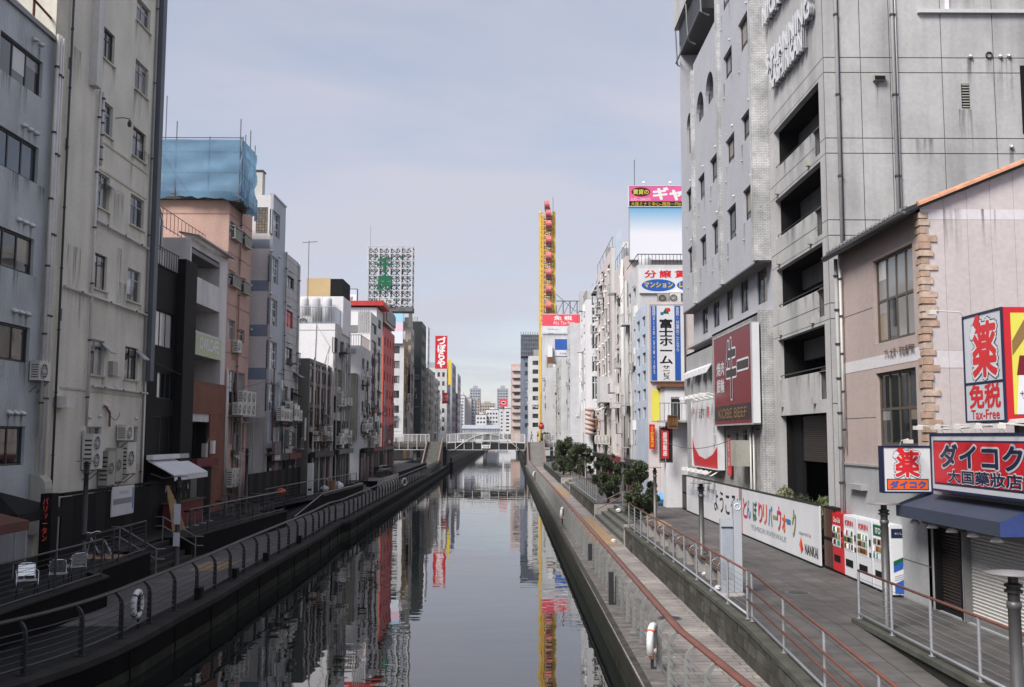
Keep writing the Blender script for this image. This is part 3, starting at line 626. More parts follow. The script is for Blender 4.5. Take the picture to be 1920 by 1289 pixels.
# left terraces
T1 = [(-11.5, 12), (-11.52, 22.8), (-11.45, 28.6), (-12.25, 29.6), (-12.45, 34.7), (-13.6, 34.8), (-13.7, 39.4), (-12.6, 39.5), (-12.25, 48), (-11.95, 53.4), (-13.6, 53.8), (-13.7, 56)]
T2 = [(-12.5, 65), (-12.1, 82), (-13.4, 82.2), (-13.4, 88), (-11.8, 88.2), (-11.8, 104), (-12.4, 104.2), (-12.6, 150)]
def terrace(poly):
    m = MB(); k = len(poly)
    for (a, b), (c, d) in zip(poly, poly[1:]):
        m.quad((a, b, UP), (-17, b, UP), (-17, d, UP), (c, d, UP)) if d > b+.15 else m.add([(a, b, UP), (c, d, UP), (-17, d, UP)], [(0, 1, 2)])
    return m
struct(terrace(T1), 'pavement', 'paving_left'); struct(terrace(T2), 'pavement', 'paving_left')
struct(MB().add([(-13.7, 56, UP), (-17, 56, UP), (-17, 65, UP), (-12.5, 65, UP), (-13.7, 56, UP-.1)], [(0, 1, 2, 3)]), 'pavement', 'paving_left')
for poly, lab in ((T1, 'dark stone terrace wall with cap rail beside the chairs and bicycle'), (T2, 'dark terrace wall farther along, past the ramp')):
    r = thing('terrace_wall', lab, 'wall', (poly[0][0], poly[0][1], LOW))
    sweep(poly, -.02, .2, 1.3, UP+.05).obj('wall', 'quay_left_shade', r); sweep(poly, -.06, .24, UP+.053, UP+.1).obj('cap', 'quay_dark', r)
r = thing('ramp_wall', 'sloping dark wall of the ramp down to the shaded walkway', 'wall', (-12.4, 62, LOW))
MB().add([(-12.6, 57.5, LOW), (-12.35, 57.5, LOW), (-12.35, 66, LOW), (-12.6, 66, LOW), (-12.6, 57.5, LOW+.12), (-12.35, 57.5, LOW+.12), (-12.35, 66, UP+.2), (-12.6, 66, UP+.2)], MB.BF).obj('wall', 'quay_left_shade', r)
MB().tube([(-12.4, 57.5, LOW+.2), (-12.4, 66, UP+.28), (-12.1, 82, UP+.2)], .035, 6).obj('edge_pipe', 'metal_grey', r)
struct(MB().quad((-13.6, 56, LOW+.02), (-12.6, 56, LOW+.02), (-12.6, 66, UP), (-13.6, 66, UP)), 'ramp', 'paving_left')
r = thing('steps', 'dark stone steps from the terrace down to the shaded walkway', 'steps', (-13, 37, LOW))
for i in range(4): MB().box(-13.75, -12.45-.3*i, 34.9, 39.35, LOW+.19*i+.002, LOW+.19*(i+1)-.02).obj('step', 'quay', r)
r = thing('steps', 'far dark steps from the terrace, past the ramp', 'steps', (-13, 85, LOW))
for i in range(4): MB().box(-13.45, -12.1-.3*i, 82.3, 88.0, LOW+.19*i+.002, LOW+.19*(i+1)-.02).obj('step', 'stair_stone', r)
Z = UP+.1
cable_rail('dark cable railing in front of the three aluminium chairs', [(-11.62, 13, Z), (-11.62, 22.8, Z), (-11.55, 28.4, Z)], pm='metal_dark', hm='handrail_dark', cm='pipe_dark', step=2.6)
cable_rail('dark cable railing in front of the parked bicycle', [(-12.35, 29.8, Z), (-12.55, 34.5, Z)], pm='metal_dark', hm='handrail_dark', cm='pipe_dark', step=1.7)
cable_rail('long glazed terrace railing beyond the dark steps', [(-12.7, 39.7, Z), (-12.35, 48, Z), (-12.05, 53.2, Z)], pm='metal_dark', hm='metal_grey', cm='pipe_dark', step=1.9, n=4)
cable_rail('far terrace railing above the ramp', [(-13.9, 56.5, UP), (-13.5, 66, UP), (-12.6, 81.6, UP)], pm='metal_dark', hm='metal_grey', cm='pipe_dark', step=2.2, n=4)
for k, yy in enumerate((34.9, 39.2)):
    r = thing('stair_handrail', ('near', 'far')[k]+' pair of shiny sloping handrails on the dark terrace steps', 'handrail', (-12.6, yy, LOW))
    for dz in (.55, .9): MB().tube([(-13.9, yy, UP+dz), (-13.6, yy, UP+dz), (-12.3, yy, LOW+dz), (-12.0, yy, LOW+dz)], .025, 6).obj('rail', 'metal_grey', r, True)
    for x, z in ((-13.6, UP), (-12.3, LOW)): MB().tube([(x, yy, z-.1), (x, yy, z+.9)], .025, 6).obj('post', 'metal_grey', r)
struct(MB().quad((-14.6, 33.2, UP+.008), (-12.9, 33.2, UP+.008), (-13.3, 34.5, UP+.008), (-15.0, 34.5, UP+.008)), 'paving_strip', 'tactile')
struct(MB().quad((-11.6, 36, LOW+.008), (-10.4, 36, LOW+.008), (-10.4, 38.6, LOW+.008), (-11.6, 38.6, LOW+.008)), 'paving_strip', 'tactile')
# planter with hedge at the far steps
r = thing('planter', 'low concrete planter beside the far dark steps', 'planter', (-11.6, 92, LOW)); MB().box(-12.6, -11.2, 88.4, 100, LOW, UP+.35).obj('box', 'concrete_block', r); MB().box(-12.5, -11.3, 88.5, 99.9, UP+.351, UP+.4).obj('soil', 'bark', r)
mat('slate', (.1, .115, .135), .6, .12, streak=.2)
mat('tent_brown', (.12, .05, .035), .85, .15)
# ================================================================== LEFT BANK
# --- unseen block nearer than the frame, added to shade the terrace
r, F, Fn = bldg('shade_block', 'unseen plain block added to shade the terrace, beside the bridge past the edge of the picture', 'L', -16.1, 4, 29.3, 24, 'mid_grey')
# --- L1 corrugated blue-grey building
X = -16.0; F = FL(X); y1 = F.px(83, 500)[0]; zt = F.px(80, 60)[1]
rows = [F.R(-60, 8, 75, 182), F.R(-60, 202, 69, 346), F.R(-60, 404, 62, 518), F.R(-60, 594, 54, 682), F.R(-60, 794, 46, 872)]
tops = [F.px(76, 115)[1], F.px(70, 277)[1], F.px(62, 449)[1], F.px(55, 615)[1], F.px(46, 800)[1]]
bots = [F.px(73, 182)[1], F.px(68, 345)[1], F.px(60, 518)[1], F.px(53, 682)[1], F.px(46, 872)[1]]
hs = [(29.9, F.px(72, 300)[0], b, t) for t, b in zip(tops, bots)]
r, F, Fn = bldg('corrugated_building', 'blue-grey corrugated building with wide dark window bands', 'L', X, 29.35, y1, zt, 'corrugated', hc=hs)
for i, h in enumerate(hs): win(r, F, h, c=3, pm=['glass_dark', 'glass_dark', 'glass_mid', 'glass_blue'] if i < 2 else ['glass_dark', 'glass_dark', 'brown_glaze'], b=.07, tr=0)
for k in range(5):
    zz = tops[k]+.45 if k else tops[0]+.55
    for j in range(3 if k else 2): hood(r, F, y1-1.1-.42*j, zz, .1)
for dx, rr in ((-.12, .06), (.05, .075), (.24, .06)): pipe(r, [F.pt(y1-.1+dx, 3.3 if dx > 0 else 6.2, .22), F.pt(y1-.1+dx, zt+.2, .22)], rr, 'pipe_white', clamps=6)
MB().fbox(F, 29.4, y1, zt+.003, zt+.16, -.3, .1).obj('coping', 'metal_grey', r)
for k in range(5):
    for j in range(3): stain(r, F, y1-1.1-.42*j, .2, (tops[k]+.4), .9)
    for j in range(3): stain(r, F, random.uniform(30, y1-.4), .5, bots[k], random.uniform(.6, 1.3))
# roof frame with signs' back legs
fr = thing('roof_frame', 'rusty steel frame with cables on the roof of the corrugated building', 'frame', (-16.3, 32.5, zt))
for yy in (30.6, 32.3, 33.9): MB().tube([(-16.2, yy, zt+.1), (-16.2, yy, zt+3)], .05, 4).obj('post', 'rust', fr)
MB().tube([(-16.2, 30, zt+1.2), (-16.2, y1, zt+.9)], .06, 4).obj('beam', 'rust', fr); MB().tube([(-16.1, 30, zt+.35), (-16.05, 32, zt+.25), (-16.1, y1, zt+.3)], .05, 6).obj('cable_run', 'pipe_white', fr)
acu(F, 33.1, F.px(45, 712)[1], 'small air conditioner on the corrugated building below its fourth window band', w=.8, h=.62)
d = thing('exhaust_duct', 'tall grey bent exhaust duct at the foot of the corrugated building', 'duct', (-15.6, 33.6, UP))
MB().prism(Fr((0, -1, 0), -33.15), [(-15.98, 3.0), (-15.45, 3.0), (-15.45, 4.5), (-15.5, 4.75), (-15.65, 4.92), (-15.98, 4.98)], 0, -.55).obj('casing', 'ac_grey', d)
# --- L2 white plaster building
F = FL(X); ya, yb = y1, F.px(283, 500)[0]
A = [(194.5, 48, 213.4, 126.4), (190.6, 185, 210, 262), (184, 321, 203.6, 399), (173.7, 471, 198.8, 548), (169.4, 634.6, 193.9, 706), (161, 800, 188, 862)]
B = [(259, -92, 286, -40), (257.4, -8, 281, 65), (254.8, 109, 276.3, 187.4), (250, 235, 272, 308), (245.4, 362, 268.8, 434), (240, 501.7, 262.3, 571), (235, 649, 257.4, 714), (238, 800, 256, 868)]
hs = [F.R(*q) for q in A+B]
r, F, Fn = bldg('plaster_building', 'tall off-white plaster building with small paired windows and long drainpipes', 'L', X, ya+.02, yb, 34, 'plaster_white', hc=hs)
for i, h in enumerate(hs): win(r, F, h, c=2, tr=.72, fm='frame_alu' if i % 3 else 'frame_dark', sill='plaster_dirty', pm=['glass_dark', 'glass_mid', 'glass_curtain', 'glass_blue'])
MB().fbox(F, ya+.05, ya+1.0, UP, 34, -.35, .02).obj('pier', 'plaster_dirty', r)
for h in hs:
    for u in (h[0], h[1]): stain(r, F, u, .35, h[2]-.06, random.uniform(.8, 1.9))
for k in range(12): stain(r, F, random.uniform(ya+1.2, yb-.7), random.uniform(.4, 1.2), random.uniform(8, 26), random.uniform(1.5, 3.5))
pipe(r, [F.pt(F.px(115, 400)[0], 2.3, .1), F.pt(F.px(115, 400)[0], 33, .1)], .04, 'pipe_dark', clamps=14)
FD = FL(X+.3); MB().fbox(F, FD.px(183.5, 100)[0], FD.px(193.5, 100)[0], F.px(186, 176)[1], 34, .002, .3).obj('duct', 'pipe_white', r)
us = [F.px(172, 420)[0], F.px(178, 420)[0]]
for q, b in zip(us, (F.px(177, 800)[1], F.px(184, 312)[1])): pipe(r, [F.pt(q, b, .12), F.pt(q, F.px(186, 172)[1], .12)], .055, 'pipe_white', clamps=6)
for (a, b, c, d2) in ((115.7, 537, 270.4, 590), (176, 413, 273.7, 467), (170, 724, 271, 736)):
    u, z = F.px(a, b); v, w = F.px(c, d2); pipe(r, [F.pt(u, z, .12), F.pt(v, (z+w)/2-.05, .12)], .06, 'pipe_white', clamps=3)
for (a, b, c, d2) in ((186, 262, 277, 330), (181, 313, 275, 362), (112, 727, 270, 742)):
    u, z = F.px(a, b); v, w = F.px(c, d2); MB().fbox(F, u, v, z-.04, z+.04, .001, .035).obj('string_course', 'plaster_dirty', r)
MB().fbox(F, yb-.42, yb+.02, F.px(272, 715)[1], 34, .003, .3).obj('downpipe_casing', 'slate', r)
pipe(r, [F.pt(yb-.55, 3, .09), F.pt(yb-.55, 34, .09)], .045, 'pipe_grey', clamps=9)
for (a, b) in ((166, 782), (186, 780), (254, 784)): hood(r, F, *F.px(a, b), .07)
for a, b in ((131, 120), (125, 272), (113, 590)): u, z = F.px(a, b); MB().fbox(F, u-.09, u+.09, z-.22, z+.22, .001, .02).obj('vent_grille', 'metal_dark', r)
for a, b in ((204, 345), (196, 645), (259, 658)):
    u, z = F.px(a, b); MB().add([F.pt(u-.3, z, .02), F.pt(u+.3, z, .02), F.pt(u+.3, z-.35, .4), F.pt(u-.3, z-.35, .4), F.pt(u-.3, z-.06, .02), F.pt(u+.3, z-.06, .02), F.pt(u+.3, z-.4, .38), F.pt(u-.3, z-.4, .38)], MB.BF).obj('hood', 'metal_light', r)
for a, b in ((105, 765),): u, z = F.px(a, b); MB().fbox(F, u-.2, u+.45, z, z+.4, .01, .45).obj('vent_box', 'ac_white', r)
bl = thing('bracket_lamp', 'black wrought bracket lamp beside a window of the plaster building', 'lamp', F.pt(F.px(221, 230)[0], F.px(221, 230)[1], 0)); u, z = F.px(216, 222)
MB().tube([F.pt(u, z, .02), F.pt(u+.1, z+.05, .3), F.pt(u+.1, z, .55)], .02, 5).obj('arm', 'metal_dark', bl); MB().lathe(F.pt(u+.1, z-.32, .55), [(.02, .3), (.09, .15), (.07, 0)], 8).obj('shade', 'metal_dark', bl)
for i, (a, b, w, h, f, m) in enumerate(((160, 880, .95, 1.3, 2, 'ac_white'), (226, 888, .95, 1.25, 1, 'ac_white'), (223, 826, .8, .6, 1, 'ac_white'), (187, 910, .7, 1.3, 1, 'ac_grey'), (202, 903, .7, 1.3, 1, 'ac_grey'))):
    u, z = F.px(a, b); acu(F, u, z, ('big two-fan', 'square single-fan', 'small upper', 'tall grey slim', 'second tall grey slim')[i]+' air conditioner low on the plaster building', w=w, h=h, dp=.38, fans=f, body=m)
# black hoarding along the foot of L1/L2
hb = thing('hoarding', 'black timber hoarding at the foot of the plaster building', 'fence', (-15.6, 40, UP))
FB = FL(-15.35)
for i in range(11):
    a = 34.2+i*.93; MB().fbox(FB, a, a+.92, UP, 4.15+.02*(i % 2), -.06, 0).obj('panel', 'charcoal' if i % 3 else 'black', hb)
MB().fbox(FB, 34.2, 44.4, 4.2, 4.3, -.12, .05).obj('top_rail', 'charcoal', hb)
q, e = board('poster', 'white notice board with blue diagram on the black hoarding', FB, FB.R(208, 914, 247, 962), 'signwhite', .02, .04, cat='poster')
u0, u1, z0, z1 = FB.R(208, 914, 247, 962)
MB().fbox(FB, u0+.1, u1-.25, (z0+z1)/2-.12, (z0+z1)/2+.1, .075, .08).obj('print', 'greytext', q); MB().fbox(FB, u1-.2, u1-.08, z0+.2, z1-.1, .075, .08).obj('print', 'steelblue', q)
text(q, FB, '工事のお知らせ', (u0+u1)/2, z1-.25, .14, 'greytext', e); text(q, FB, 'RIVER WALK', (u0+u1)/2-.1, (z0+z1)/2, .14, 'ink', e)
lp = thing('led_sign', 'dark sign pillar with glowing red lettering', 'sign', (-14.2, 30.7, UP))
MB().box(-14.35, -14.0, 30.5, 30.95, UP, 4.5).obj('pillar', 'charcoal', lp); text(lp, FN(30.5), 'バリツータン', -14.18, 3.72, 1.3, 'led_red', .004, vert=True, lead=.95, sx=.17)
# market tents at far left
for k, (px_, py_, m, lab) in enumerate(((20, 985, 'tent_brown', 'brown market tent roof at the edge of the terrace'), (60, 965, 'black', 'black market tent roof beside the exhaust duct'))):
    x, y = (-15.2, 27.3) if k == 0 else (-15.6, 30.2); t = thing('market_tent', lab, 'tent', (x, y, UP)); zt_ = 4.2+.15*k
    MB().add([(x-1.4, y-1.4, zt_-.35), (x+1.4, y-1.4, zt_-.35), (x+1.4, y+1.4, zt_-.35), (x-1.4, y+1.4, zt_-.35), (x, y, zt_+.25)], [(0, 1, 4), (1, 2, 4), (2, 3, 4), (3, 0, 4)]).obj('canopy', m, t)
    v = MB()
    for a, b in (((-1, -1), (1, -1)), ((1, -1), (1, 1)), ((1, 1), (-1, 1)), ((-1, 1), (-1, -1))): v.quad((x+1.4*a[0], y+1.4*a[1], zt_-.35), (x+1.4*b[0], y+1.4*b[1], zt_-.35), (x+1.41*b[0], y+1.41*b[1], zt_-.62), (x+1.41*a[0], y+1.41*a[1], zt_-.62))
    v.obj('valance', m, t)
    for a in (-1.35, 1.35):
        for b in (-1.35, 1.35): MB().tube([(x+a, y+b, UP), (x+a, y+b, zt_-.36)], .025, 5).obj('leg', 'metal_light', t)
# --- L3 black building
ya = yb+.02; yb = F.px(351, 640)[0]; zt = F.px(340, 520)[1]
hs = [F.R(293, 579, 324, 656), F.R(295.5, 696, 322.6, 750), F.R(287, 780, 318, 905)]
r, F, Fn = bldg('black_building', 'narrow black-clad building with tall corner pier and white curtains', 'L', X, ya, yb, zt, 'black_clad', hc=hs)
for i, h in enumerate(hs[:2]): win(r, F, h, c=3, tr=0, pm=['glass_dark', 'glass_white', 'glass_white'], fm='frame_dark')
win(r, F, hs[2], c=2, pm='black')
MB().fbox(F, F.px(330, 600)[0], yb, UP, F.px(351, 495)[1], .002, .4).obj('pier', 'black_clad', r)
MB().fbox(F, ya+.1, F.px(330, 600)[0], zt+.002, zt+.08, -.3, .05).obj('coping', 'charcoal', r)
bg_ = MB()
for i in range(12): u = ya+.2+i*.32; bg_.tube([F.pt(u, zt, -.05), F.pt(u, zt+.95, -.05)], .018, 4)
bg_.tube([F.pt(ya+.2, zt+.95, -.05), F.pt(ya+3.8, zt+.95, -.05)], .025, 4); bg_.obj('balustrade', 'metal_dark', r)
for i in range(3): MB().fbox(F, ya+.4+i*.55, ya+.85+i*.55, zt+.2, zt+.8, -.12, -.09).obj('screen', 'offwhite', r)
tk = thing('roof_tank', 'dark weathered roof tank draped with white hoses', 'tank', (-18, ya+3.5, zt)); MB().lathe((-18, ya+3.2, zt-.3), [(1.2, 0), (1.2, 3.3), (1.1, 3.6), (.1, 3.7)], 18).obj('vessel', 'concrete_dark', tk, True)
for k in range(4):
    a = -.4+.35*k; MB().tube([(-18+1.25*math.cos(a), ya+3.2-1.25*math.sin(a)*.6, zt-.2), (-18+1.28*math.cos(a), ya+3.2-1.2*math.sin(a)*.6, zt+2.6), (-18+.8*math.cos(a), ya+3.2, zt+3.8)], .05, 5).obj('hose', 'pipe_white', tk, True)
# --- L4 white balcony building with the café banner
ya = yb+.02; yb = F.px(424, 600)[0]; zt = F.px(352, 442)[1]
ops = [F.R(360, 462, 411, 540), F.R(357, 563, 410, 634), F.R(353.5, 660, 412, 724)]
ops = [(a, b, c, d, 1.5) for a, b, c, d in ops]; gr = F.R(352, 790, 408, 880)
r, F, Fn = bldg('balcony_building', 'white building with three deep balconies and a brick-orange storey', 'L', X, ya, yb, zt, 'balcony_white', hc=ops+[(*gr, .8)])
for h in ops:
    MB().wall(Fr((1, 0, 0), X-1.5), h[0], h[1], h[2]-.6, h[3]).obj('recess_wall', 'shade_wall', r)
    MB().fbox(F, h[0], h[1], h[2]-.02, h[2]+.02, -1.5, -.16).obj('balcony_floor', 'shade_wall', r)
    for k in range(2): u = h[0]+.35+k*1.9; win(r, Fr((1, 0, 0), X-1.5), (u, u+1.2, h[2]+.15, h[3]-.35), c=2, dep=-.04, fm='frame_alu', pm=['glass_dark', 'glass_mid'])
win(r, F, gr, c=3, dep=.75, fm='frame_dark', pm='glass_dark')
bo = F.R(348.6, 714, 419, 779); MB().fbox(F, ya+.03, yb-.02, bo[2], bo[3]+.1, .002, .08).obj('brick_band', 'brick_orange', r); MB().fbox(F, ya+3.9, yb-.02, UP, bo[2]-.004, .003, .079).obj('brick_pier', 'brick_orange', r)
MB().add([F.pt(ya, zt+.05, .45), F.pt(yb, zt+.05, .45), F.pt(yb, zt+.25, -.6), F.pt(ya, zt+.25, -.6), F.pt(ya, zt+.13, .45), F.pt(yb, zt+.13, .45), F.pt(yb, zt+.33, -.6), F.pt(ya, zt+.33, -.6)], MB.BF).obj('eave', 'metal_grey', r)
bl = MB(); uu0, uu1 = F.px(300, 410)[0], F.px(424, 470)[0]; zb = zt+.35
for i in range(16): u = uu0+2+(uu1-uu0-2)*i/15; bl.tube([F.pt(u, zb, -1.2), F.pt(u, zb+1, -1.2)], .015, 4)
bl.tube([F.pt(uu0+2, zb+1, -1.2), F.pt(uu1, zb+1, -1.2)], .022, 4); bl.tube([F.pt(uu0+2, zb+.1, -1.2), F.pt(uu1, zb+.1, -1.2)], .022, 4); bl.obj('roof_railing', 'rust', r)
h = F.R(362, 623, 409, 677); q, e = board('banner', 'green café banner hung on the white balcony', F, h, 'olive', .1, .03, cat='banner')
text(q, F, 'OWLCAFE', (h[0]+h[1])/2+.1, (h[2]+h[3])/2+.1, .62, 'white', e, bold=.02, sx=3.2); text(q, F, 'フクロウ', (h[0]+h[1])/2, h[2]+.2, .22, 'limeyellow', e)
aw = thing('awning', 'white folding awning over the dark bar below the black building', 'awning', F.pt(46.5, 4.9, 0))
F2 = FL(-15.9); MB().add([F2.pt(43.5, 5.15, .05), F2.pt(48.2, 5.15, .05), F2.pt(48.2, 4.5, 1.25), F2.pt(43.5, 4.5, 1.25), F2.pt(43.5, 5.2, .05), F2.pt(48.2, 5.2, .05), F2.pt(48.2, 4.55, 1.25), F2.pt(43.5, 4.55, 1.25)], MB.BF).obj('canopy', 'awning_white', aw)
MB().fbox(F2, 43.5, 48.2, 4.3, 4.49, 1.23, 1.26).obj('valance', 'awning_white', aw); MB().fbox(F2, 43.4, 48.3, 5.21, 5.42, .02, .3).obj('cassette', 'awning_white', aw)
for u in (43.9, 47.8): MB().tube([F2.pt(u, 4.6, .05), F2.pt(u, 4.4, .6), F2.pt(u, 4.46, 1.2)], .03, 5).obj('arm', 'metal_grey', aw)
# --- L5 salmon building under scaffold sheeting
ya = yb+.02; yb = F.px(468, 600)[0]; zt = F.px(440, 366)[1]
q1 = [(432, 414, 444.6, 452), (452.5, 431, 463, 465), (429.6, 505, 442, 539), (450.4, 518, 461, 551), (428.5, 598, 440, 640), (449, 617, 458, 645), (430, 694, 458, 760), (437, 790, 456, 848)]
hs = [F.R(*q) for q in q1]
r, F, Fn = bldg('salmon_building', 'salmon pink building wrapped in blue sheeting at the top', 'L', X, ya, yb, zt, 'salmon', hc=hs, depth=14)
for i, h in enumerate(hs):
    win(r, F, h, c=3 if i >= 6 else 2, tr=.0 if i >= 6 else .7, fm='frame_alu', pm=['glass_dark', 'glass_mid', 'glass_curtain'])
    if i < 4:
        b = MB()
        for k in range(7): u = h[0]+(h[1]-h[0])*k/6; b.fbox(F, u-.015, u+.015, h[2]-.1, h[2]+.55, .28, .31)
        b.fbox(F, h[0]-.05, h[1]+.05, h[2]+.55, h[2]+.6, .0, .32); b.fbox(F, h[0]-.05, h[1]+.05, h[2]-.15, h[2]-.1, .0, .32); b.fbox(F, h[0]-.04, h[1]+.04, h[2]-.1, h[2]+.5, .24, .25); b.obj('window_box', 'ac_grey', r)
for z in (zt-1.3, F.px(440, 480)[1], F.px(440, 575)[1], F.px(440, 665)[1]): MB().fbox(F, ya+.02, yb-.02, z-.03, z+.03, .001, .02).obj('joint', 'salmon_dark', r); MB().fbox(Fn, X-13.9, X-.02, z-.03, z+.03, .001, .02).obj('joint', 'salmon_dark', r)
pipe(r, [F.pt(F.px(447, 500)[0], 3, .1), F.pt(F.px(447, 500)[0], zt-.5, .1)], .05, 'salmon_dark', clamps=8)
for k in range(5): pipe(r, [F.pt(ya+.15+.09*k, UP, .1+.05*(k % 2)), F.pt(ya+.15+.09*k, F.px(430, 690)[1]-.1*k, .1)], .03, 'pipe_white')
rk = thing('equipment_rack', 'steel rack holding stacked air conditioners on the salmon building', 'rack', F.pt(ya+2.2, 5.4, .3))
uz = F.R(424, 742, 469, 782); MB().fbox(F, uz[0], uz[1], uz[2]-.1, uz[2], .02, .95).obj('platform', 'metal_grey', rk)
for u in (uz[0]+.05, (uz[0]+uz[1])/2, uz[1]-.05): MB().tube([F.pt(u, UP, .9), F.pt(u, uz[2]-.1, .9)], .04, 5).obj('post', 'pipe_grey', rk)
for i in range(4):
    for j in range(2):
        if i == 0 and j == 1: continue
        acu(F, uz[0]+.55+i*1.0, uz[2]+.02+j*.72, 'air conditioner on the salmon building rack, %s from near end, %s row' % (('first', 'second', 'third', 'fourth')[i], ('lower', 'upper')[j]), w=.9, h=.68, bracket=False, d=.35)
for i in range(2): acu(F, ya+.7+i*1.0, 3.4, ('near', 'far')[i]+' air conditioner of the pair at the foot of the salmon building', w=.85, h=1.0, fans=2, bracket=False, d=.2)
acu(F, F.px(437, 658)[0], F.px(437, 662)[1], 'single window air conditioner halfway up the salmon building', w=.7, h=.7)
# sheeting over scaffold
xs0, xs1 = X-14.4, X+.75; ys0, ys1 = ya-.45, yb-2.2; zb0, zb1 = FN(ys0).px(447, 362)[1], FN(ys0).px(447, 262)[1]
sc = thing('scaffold', 'scaffold sheeted in translucent blue mesh around the top of the salmon building', 'scaffold', (X-5, (ya+yb)/2, zb0))
def sheet(a, b, nz=12, nu=26, amp=.1):
    m = MB(); vs = []; a = Vector(a); b = Vector(b); nrm = (b-a).cross(Vector((0, 0, 1))).normalized()
    for j in range(nz+1):
        for i in range(nu+1):
            p = a.lerp(b, i/nu); z = zb0+(zb1-zb0)*j/nz
            w = math.sin(i*1.1+j*.7)*.4+math.sin(i*.37-j*1.3)*.6+random.uniform(-.3, .3); w *= amp*(1.6-1.2*j/nz) if 0 < j else amp*2.2
            vs.append((p.x+nrm.x*w, p.y+nrm.y*w, z-(random.uniform(0, .3)+(.25*(i/nu)**3 if nu > 30 else .25+.5*i/nu) if j == 0 else 0)))
    fs = [(j*(nu+1)+i, j*(nu+1)+i+1, (j+1)*(nu+1)+i+1, (j+1)*(nu+1)+i) for j in range(nz) for i in range(nu)]
    return m.add(vs, fs)
sm = MT['tarp']; nt = sm.node_tree; tb = nt.nodes.new('ShaderNodeBsdfTransparent'); tr_ = nt.nodes.new('ShaderNodeBsdfTranslucent'); tr_.inputs[0].default_value = (.2, .42, .62, 1)
mx1 = nt.nodes.new('ShaderNodeMixShader'); mx1.inputs[0].default_value = .4; mx2 = nt.nodes.new('ShaderNodeMixShader'); mx2.inputs[0].default_value = .9; ou = nt.nodes['Material Output']; pb = nt.nodes['Principled BSDF']
nt.links.new(pb.outputs[0], mx1.inputs[1]); nt.links.new(tr_.outputs[0], mx1.inputs[2]); nt.links.new(tb.outputs[0], mx2.inputs[1]); nt.links.new(mx1.outputs[0], mx2.inputs[2]); nt.links.new(mx2.outputs[0], ou.inputs[0])
sheet((xs0, ys0, 0), (xs1, ys0, 0), nu=44).obj('sheet', 'tarp', sc, True); sheet((xs1, ys0, 0), (xs1, ys1, 0)).obj('sheet', 'tarp', sc, True)
p = MB()
for k in range(9): x = xs0+(xs1-xs0)*k/8; p.tube([(x, ys0+.12, zb0-.4), (x, ys0+.12, zb1+random.choice((.2, .5, 1.1)))], .03, 4)
for k in range(4): y = ys0+(ys1-ys0)*k/3; p.tube([(xs1-.12, y, zb0-.4), (xs1-.12, y, zb1+random.choice((.2, .6, 1.2)))], .03, 4)
p.obj('standards', 'metal_grey', sc); p = MB()
for z in (zb0, zb0+1.2, zb0+2.4, zb1-.1, zb1+.15): p.tube([(xs0, ys0+.15, z), (xs1, ys0+.15, z)], .028, 4); p.tube([(xs1-.15, ys0, z), (xs1-.15, ys1, z)], .028, 4)
for k in range(3): p.tube([(xs1-3-3.5*k, ys0+.2, zb0), (xs1-5.2-3.5*k, ys0+.2, zb1)], .028, 4)
p.obj('ledgers', 'metal_grey', sc); MB().box(xs0, xs1-.2, ys0+.1, ya-.02, zb0-.32, zb0-.18).obj('deck', 'metal_dark', sc); MB().box(X+.02, xs1-.05, ys0+.1, ys1, zb0-.5, zb0-.3).obj('deck', 'metal_dark', sc)
MB().tube([(X-4.5, ya+2, zt), (X-4.5, ya+2, zb1+3.4)], .03, 4).obj('mast', 'metal_grey', sc)
# --- L6 pale building with blue bands
X6 = -15.0; F = FL(X6); ya = 61.2; yb = F.px(531, 600)[0]; zt = FN(ya).px(500, 366)[1]
Fn = FN(ya); wn = [Fn.R(480.5, 389, 502-.5, 438)]
q1 = [(511, 392, 524, 450), (508.5, 478, 521, 535), (507, 558, 519, 614), (505, 638, 518, 695), (503, 718, 516, 772)]
hs = [F.R(*q) for q in q1]
r, F, Fn = bldg('striped_building', 'slim pale building with blue-grey bands and a glass-block window', 'L', X6, ya, yb, zt, 'blue_facade', mf='pale_panel', hc=hs, hf=wn)
for h in hs: win(r, F, h, c=3, k=3, fm='frame_white', pm=['glass_dark', 'glass_mid', 'glass_blue'], b=.06)
gb = wn[0]
for i in range(4):
    for j in range(9): a = gb[0]+(gb[1]-gb[0])*i/4; c = gb[2]+(gb[3]-gb[2])*j/9; MB().fbox(Fn, a+.012, a+(gb[1]-gb[0])/4-.012, c+.012, c+(gb[3]-gb[2])/9-.012, -.1, -.03).obj('glass_block', 'glass_beige' if (i+j) % 3 else 'glass_curtain', r)
MB().fbox(Fn, gb[0], gb[1], gb[2], gb[3], -.16, -.101).obj('mortar', 'stone_beige', r)
for a, b in ((449, 466), (526, 546), (609, 631), (690, 712)): z0, z1 = Fn.px(490, b)[1], Fn.px(490, a)[1]; MB().fbox(Fn, X6-8.9, X6-.02, z0, z1, .001, .012).obj('band', 'bluegrey_panel', r)
MB().fbox(Fn, X6-.14, X6+.03, UP, zt, .002, .03).obj('corner_trim', 'metal_light', r); MB().fbox(F, ya-.03, yb, zt+.003, zt+.1, -.2, .08).obj('coping', 'metal_light', r)
for a in (459, 536, 618): hood(r, Fn, *Fn.px(472, a), .09)
for a, b in ((508, 470), (523, 482), (507, 550), (506, 632)): hood(r, F, *F.px(a, b), .09)
